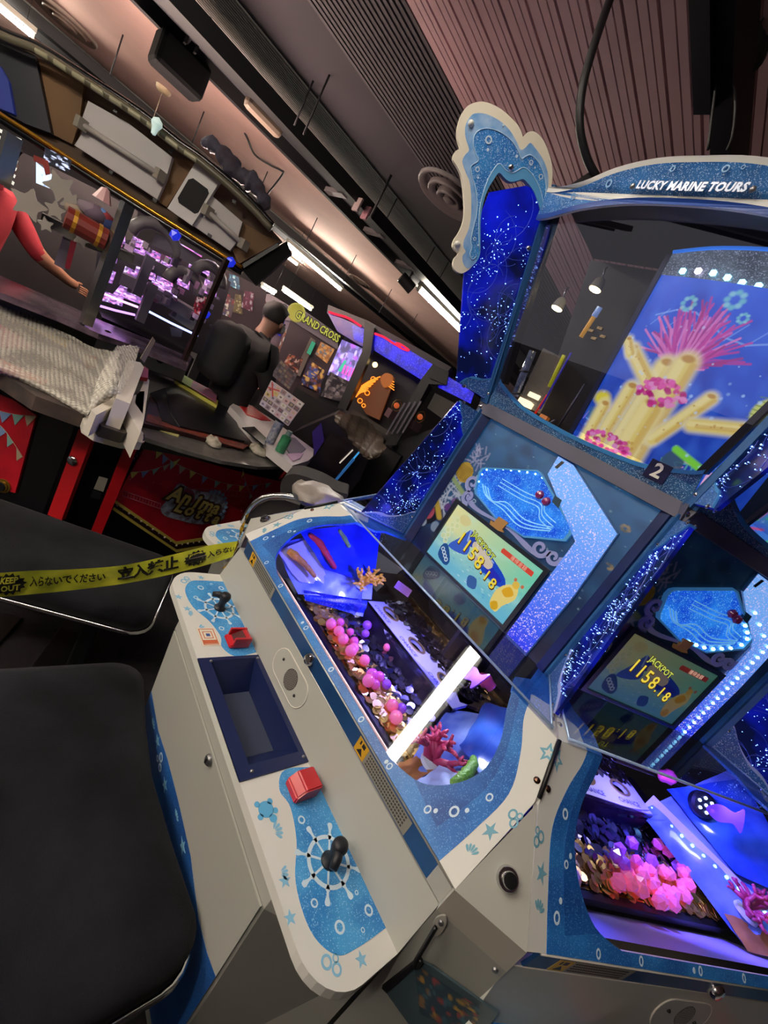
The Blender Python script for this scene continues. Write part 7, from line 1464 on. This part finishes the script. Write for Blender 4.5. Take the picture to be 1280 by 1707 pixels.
slab('front_post', [(608, 534), (624, 545), (618, 590), (576, 684), (562, 680), (604, 585)], fwd(pl, .06), .08, M_POSTB, mb); slab('front_post', [(722, 606), (748, 622), (742, 642), (715, 640), (660, 742), (640, 742), (702, 632)], fwd(pl, .06), .08, M_POSTB, mb)
slab('crown_cap', [(724, 608), (748, 620), (744, 642), (716, 630)], fwd(pl, .08), .06, M_BLACK, mb)
slab('inner_dark', [(620, 588), (715, 640), (655, 740), (570, 690)], fwd(pl, -.25), .3, mat('inner_brown', '1e1a1a', .6), mb)
on = [(598, 640), (645, 622), (658, 630), (632, 700), (610, 690), (592, 660)]
slab('neon_backing', on, fwd(pl, -.10), .03, mat('backing_amber', '4a2810', .5, emit='6a3410', es=.45), mb)
g8 = np.random.default_rng(14); M_NEO = emat('neon_orange', 'f08028', 2.2)
for k in range(7): tube('orange_neon', rel(mb, catmull([onp(u, v, *fwd(pl, -.08)) for u, v in ((593 + k * 1.5, 662 - k * 3), (600 + k * 3, 655 - k * 3.5), (610 + k * 4, 652 - k * 4))], 4)), .006, M_NEO, mb, 5)
for (u, v, r) in ((606, 648, 4), (615, 640, 4), (612, 655, 4), (600, 668, 4), (606, 676, 3), (622, 632, 4)): tube('orange_neon', rel(mb, [onp(u + r * math.cos(a), v + r * math.sin(a), *fwd(pl, -.08)) for a in np.linspace(0, 2 * PI, 10)]), .005, M_NEO, mb, 5)
for k in range(4): tube('orange_neon', rel(mb, [onp(645 + k * 1, 632 + k * 4, *fwd(pl, -.08)), onp(657, 637 + k * 4.5, *fwd(pl, -.08))]), .005, M_NEO, mb, 5)
slab('amber_dome', catmull([(634, 632), (642, 622), (654, 626), (652, 640), (640, 646)], 4, True), fwd(pl, -.07), .03, mat('dome_amber', '8a4a14', .4, emit='b06018', es=.5), mb)
vv, ff = g_ico(rel(mb, [onp(625, 608, *fwd(pl, -.05))])[0], .028, 2); mk('warm_bulb', vv, ff, emat('bulb_warm', 'ffd890', 3.5), mb)
for (u, v) in ((661, 676), (700, 695)):
    c = rel(mb, [onp(u, v, *fwd(pl, -.05))])[0]; vv, ff = g_ico(c, .03, 2); mk('orange_orb', vv, ff, mat('orb_orange', 'd06a3a', .4, emit='d06030', es=.5), mb); tube('orb_frame', [(c[0] + .005, c[1] + .06 * math.cos(a), c[2] + .06 * math.sin(a)) for a in np.linspace(0, 2 * PI, 12)], .007, mat('frame_brass', '8a7040', .4, .5), mb, 6); box('orb_stand', (c[0], c[1], c[2] - .10), (.08, .10, .09), mat('stand_mauve', '5a4048', .6), mb)
slab('rail', [(588, 682), (665, 728), (662, 736), (584, 690)], fwd(pl, .05), .05, mat('rail_dark', '2e2620', .4), mb); slab('side_grille', [(725, 655), (758, 672), (740, 700), (712, 680)], fwd(pl, -.05), .05, mat('grille_olive', '4a443c', .5), mb)
for k in range(4): slab('chrome_rod', [(700 - k * 9, 668 + k * 1), (703 - k * 9, 669 + k * 1), (672 - k * 9, 722 + k), (669 - k * 9, 721 + k)], fwd(pl, .12 + .01 * k), .02, mat('rod_chrome', '6a6470', .3, .7), mb)
slab('base_cabinet', [(640, 745), (760, 700), (740, 760), (600, 860), (480, 800), (560, 690)], fwd(pl, -.15), .5, M_FDARK, mb)
# plastic sheet over a low machine, chrome trim, aisle furniture
ps = thing('plastic_sheet', 'crumpled translucent beige plastic sheet over a low machine', 'plastic sheet', tuple(ond(600, 720, 3.2)))
sp_ = vpl(600, 720, 3.2); R3 = [[(556, 692), (580, 690), (605, 697), (622, 708)], [(562, 706), (585, 712), (615, 722), (640, 735)], [(575, 722), (595, 738), (615, 752), (640, 752)], [(585, 735), (600, 755), (612, 765), (622, 765)]]
rows = [catmull([onp(u, v, *fwd(sp_, .05 * math.sin(i * 2.1 + j))) for j, (u, v) in enumerate(r)], 6) for i, r in enumerate(R3)]; cols_ = [catmull(c, 5) for c in zip(*rows)]; k = len(cols_[0]); V = [np.array(p) + np.array([1, .2, .4]) * .012 * math.sin(i * 1.3) for i, p in enumerate(p for c in cols_ for p in c)]
mk('sheet_folds', rel(ps, V), [(i * k + j, i * k + j + 1, (i + 1) * k + j + 1, (i + 1) * k + j) for i in range(len(cols_) - 1) for j in range(k - 1)], mat('sheet_beige', '7a6a5c', .3, noise=.3, nscale=10, alpha=.92), ps, True)
lm, pl = machine('low_cabinet', 'low dark cabinet with glossy blue-edged window beyond the red island', 540, 770, 3.6)
slab('cabinet_shell', [(490, 720), (560, 690), (625, 740), (600, 800), (560, 850), (470, 840), (440, 800)], fwd(pl, -.1), .5, mat('low_dark', '1f191c', .35, noise=.4, nscale=8), lm); slab('glass_window', [(510, 745), (555, 722), (600, 740), (570, 800), (520, 810)], fwd(pl, .0), .02, mat('window_dark', '241c20', .08), lm)
for (p, q, c, r) in (((566, 792), (600, 752), '4aa8e8', .008), ((560, 800), (590, 765), '2a5a90', .012), ((566, 772), (588, 750), 'e8d8c8', .006)): tube('edge_light', rel(lm, [onp(*p, *fwd(pl, .05)), onp(*q, *fwd(pl, .05))]), r, emat('edge_' + c, c, .8), lm, 6)
slab('violet_trim', [(520, 720), (535, 705), (540, 735), (524, 760)], fwd(pl, .03), .03, mat('trim_plum', '2a1c4a', .3, emit='2a1860', es=.3), lm)
# grey bag and chrome-railed chair beyond the tape, half hidden by the near station
ch2 = thing('chair_back', 'chrome rimmed chair back behind the near station', 'chair', tuple(ond(440, 850, 1.75)))
cpn = vpl(440, 845, 1.75); tube('chrome_rim', rel(ch2, catmull([onp(u, v, *cpn) for u, v in ((400, 880), (412, 855), (425, 838), (445, 828), (470, 826), (500, 832))], 5)), .012, M_CHROME, ch2, 8); slab('back_pad', [(404, 880), (416, 856), (430, 842), (448, 834), (475, 834), (500, 842), (490, 880)], fwd(cpn, -.01), .05, mat('pad_brown', '2a2220', .6), ch2)
sb = thing('seat_cushion', 'dark grey seat cushion behind the near station', 'cushion', tuple(ond(500, 815, 2.0))); cq = vpl(500, 815, 2.0); slab('cushion_pad', catmull([(470, 800), (490, 790), (530, 802), (560, 818), (580, 826), (560, 840), (500, 838), (470, 826)], 4, True), cq, .2, mat('cushion_grey', '2c292a', .85), sb)
bag = thing('plastic_bag', 'crumpled pale plastic bag resting behind the near station', 'bag', tuple(ond(535, 830, 1.62))); vv, ff = g_ico((0, 0, 0), .1, 3, (1, 1.3, .45)); g9 = np.random.default_rng(1); vv = [(x * (1 + g9.normal(0, .08)), y * (1 + g9.normal(0, .08)), z + g9.normal(0, .006)) for x, y, z in vv]; mk('bag_folds', vv, ff, mat('bag_pale', '9a9088', .4, noise=.3, nscale=20), bag, True)

# ================================================================== ceiling fittings
def vent(u, v, r, label, m):
    p = onz(u, v, CZ); o = thing('air_diffuser', label, 'air vent', (p[0], p[1], CZ - .03))
    for rr, w, z in ((r, .05, .0), (r * .68, .05, -.01), (r * .38, .045, -.02)): V, F = g_lathe([(rr, .03), (rr, z + .012), (rr - .012, z), (rr - w * r * 4, z + .03)], 28); F = F[:-2]; mk('diffuser_ring', V, F, m, o, True)
    lathe('diffuser_core', [(r * .16, .03), (r * .16, -.012), (r * .08, -.022), (.001, -.024)], (0, 0, 0), m, o, 16)
M_VENT = mat('vent_beige', '8f7a6e', .5); M_VENTD = mat('vent_grey', '6a6260', .5)
vent(110, 33, .27, 'oval-looking round diffuser at the top left corner', M_VENT); vent(752, 325, .27, 'grey round diffuser half behind the white wave crown', M_VENTD); vent(600, 468, .22, 'far beige round diffuser near the left tube', M_VENT)
# speaker
p = onz(300, 110, 2.62); o = thing('hanging_speaker', 'black box speaker hanging under the cable tray', 'speaker', p); 
v, f = g_box((0, 0, 0), (.30, .20, .20), math.radians(95), .03); sp_o = mk('speaker_body', v, f, mat('speaker_black', '060607', .8, spec=.08), o); tube('bracket', [(.08, -.02, .1), (.16, .0, .17), (.3, .02, .22)], .012, M_BLACK, o, 8)
for s in (-1, 1): box('bracket_clamp', (.12, s * .03, .11), (.04, .015, .06), M_BLACK, o)
# smoke sensor, emergency lamp, tags, spot, cords
p = onz(273, 147, CZ); o = thing('ceiling_sensor', 'cream round ceiling sensor left of the speaker', 'sensor', p); lathe('sensor_body', [(.075, .0), (.07, -.025), (.05, -.045), (.001, -.05)], (0, 0, 0), mat('sensor_cream', 'b8a080', .5), o, 18)
b0 = ond(262, 205, math.hypot(p[0], p[1])); tube('pull_wire', [(0, 0, -.05), (0, 0, b0[2] - p[2])], .004, mat('wire_cream', '9a8a78', .5), o, 5)
o = thing('hanging_bulb', 'small white hanging lamp above the canopy', 'lamp', tuple(onp(265, 196, *fwd(CPN, .12)))); lathe('bulb', [(.001, .0), (.024, -.015), (.03, -.035), (.018, -.06), (.012, -.09), (.001, -.095)], (0, 0, 0), mat('bulb_lit', 'd8e8e0', .3, emit='c8e8e0', es=.5), o, 14)
p = onz(440, 195, 2.70); o = thing('emergency_lamp', 'rounded beige box lamp on the cable tray', 'lamp', p); v, f = g_box((0, 0, 0), (.28, .09, .08), math.radians(95), .03); mk('lamp_body', v, f, mat('lamp_beige', '6a5c50', .5), o)
p = onz(678, 472, 2.62); o = thing('spotlight', 'black track spotlight at the end of the cable tray', 'spotlight', p); ax = frame_mat((.5, .85, -.25)); lathe('spot_can', [(.05, -.09), (.06, -.08), (.06, .08), (.055, .085)], (0, 0, 0), M_BLACK, o, 18, ax); lathe('spot_lens', [(.05, .083), (.045, .088), (.001, .09)], (0, 0, 0), mat('lens_pale', 'c8b8b0', .3, emit='d8c0b0', es=.6), o, 16, ax); tube('spot_arm', [(0, 0, .05), (.0, .0, .12)], .012, M_BLACK, o, 8)
for i, (u, v) in enumerate(((596, 341), (610, 355))): p = onz(u, v, 2.70); o = box('hanging_tag', (0, 0, 0), (.08, .02, .10), mat('tag_' + str(i), ['8a7a78', '8a6068'][i], .6), None, rz=.1, ch=.004); o.location = tuple(p); tag(o, ['pale grey tag hanging on the cable tray', 'reddish tag hanging on the cable tray'][i], 'tag')
def cable(pts, r, label, z=None, m=None):
    P = [onz(u, v, zz) for u, v, zz in pts]; o = tube('cable', catmull(P, 6), r, m or mat('cable_black', '1a191b', .5), None, 6); return tag(o, label, 'cable')
cable([(408, 222, 3.0), (413, 232, 2.97), (425, 258, 2.95), (450, 275, 2.96), (468, 284, 2.97), (470, 292, 2.96), (440, 330, 2.75)], .010, 'dark looping cord on the pink ceiling')
# black cord and pole above the near station (right side)
P = [ond(1018, -5, 1.75), ond(995, 60, 1.7), ond(972, 140, 1.68), ond(966, 205, 1.68), ond(975, 255, 1.70), ond(990, 288, 1.72), ond(1002, 305, 1.74)]
tag(tube('cable', catmull(P, 6), .013, mat('cable_black', '1a191b', .5), None, 8), 'thick black cord curving down to the header', 'cable')
o = thing('strain_relief', 'black wedge where the thick cord enters the header', 'cable gland', tuple(ond(985, 300, 1.72))); cq = vpl(985, 300, 1.72); slab('wedge', [(935, 318), (980, 288), (1000, 292), (1008, 306)], cq, .06, M_BLACK, o)
cq = vpl(1245, 60, 1.62); o = thing('cable_coil', 'coiled black cables hanging beside the ceiling duct', 'cable'  , tuple(onp(1245, 60, *cq)))
for k in range(6):
    tube('cable_loop', rel(o, [onp(1233 + (46 - k * 4) * math.cos(a) * (1 if math.cos(a) < 0 else .95), 72 + (52 - k * 5) * math.sin(a) - k * 3, *fwd(cq, .01 * k)) for a in np.linspace(-2.6, 2.0, 22)]), .007, mat('cable_black', '1a191b', .5), o, 6)
for i, L in enumerate(([(1215, 130), (1226, 160), (1222, 220), (1212, 250)], [(1200, 0), (1205, 60), (1195, 130), (1180, 250)], [(1262, 40), (1290, 10)])):
    tag(tube('cable', catmull([ond(u, v, 1.58) for u, v in L], 6), .004, mat('cable_black', '1a191b', .5), None, 6), ['thin wire right of the ceiling duct', 'thin wire crossing in front of the ceiling duct', 'thin wire leaving the coil to the right'][i], 'cable')
# hang-bag of leaflets and its cord on the pylon below the near station
py_n = np.array([.5, -.866, 0.]); q0 = np.array([HX + .515 + .0, 0, 0]); PP = (np.array([-.057, .698, .9]) + py_n * .004, py_n)
hp = thing('hang_tab', 'grey hook tab with black strap on the pylon', 'hook', tuple(onp(738, 1545, *PP))); slab('tab_plate', catmull([(720, 1545), (728, 1530), (742, 1527), (744, 1540), (735, 1556), (724, 1560)], 4, True), fwd(PP, .003), .003, mat('tab_grey', '9a978e', .5), hp)
for (u, v) in ((735, 1538), (825, 1617)): lathe('tab_screw', [(.005, 0), (.004, .003), (.001, .004)], rel(hp, [onp(u, v, *fwd(PP, .004))])[0], M_STEEL, hp, 10, frame_mat(py_n))
tube('strap', rel(hp, catmull([onp(u, v, *fwd(PP, .012)) for u, v in ((726, 1546), (712, 1570), (700, 1590), (692, 1605), (694, 1612), (702, 1600))], 5)), .004, M_BLACK, hp, 6)
lb = thing('leaflet_pouch', 'clear pouch with coral pictures below the hook tab', 'pouch', tuple(onp(740, 1660, *PP)))
cv = Canvas(40, 26, '2a3a44'); g3 = np.random.default_rng(6)
for k in range(60): cv.ell(*g3.uniform(0, 1, 2), g3.uniform(.03, .1), g3.uniform(.03, .12), ['8a3a3a', '9a7a30', '3a5a6a', '2a4a50', '7a5a3a'][k % 5], .7, .5)
printquad('pouch_picture', cv, [(700, 1690), (790, 1735), (800, 1680), (690, 1606)], fwd(PP, .006), M_PRT, lb); slab('pouch_back', [(640, 1650), (700, 1602), (720, 1612), (830, 1690), (780, 1760), (690, 1720)], fwd(PP, .004), .004, mat('pouch_teal', '3a4a50', .3), lb); slab('pouch_edge', [(636, 1648), (692, 1604), (696, 1608), (644, 1656)], fwd(PP, .012), .006, M_BLACK, lb)
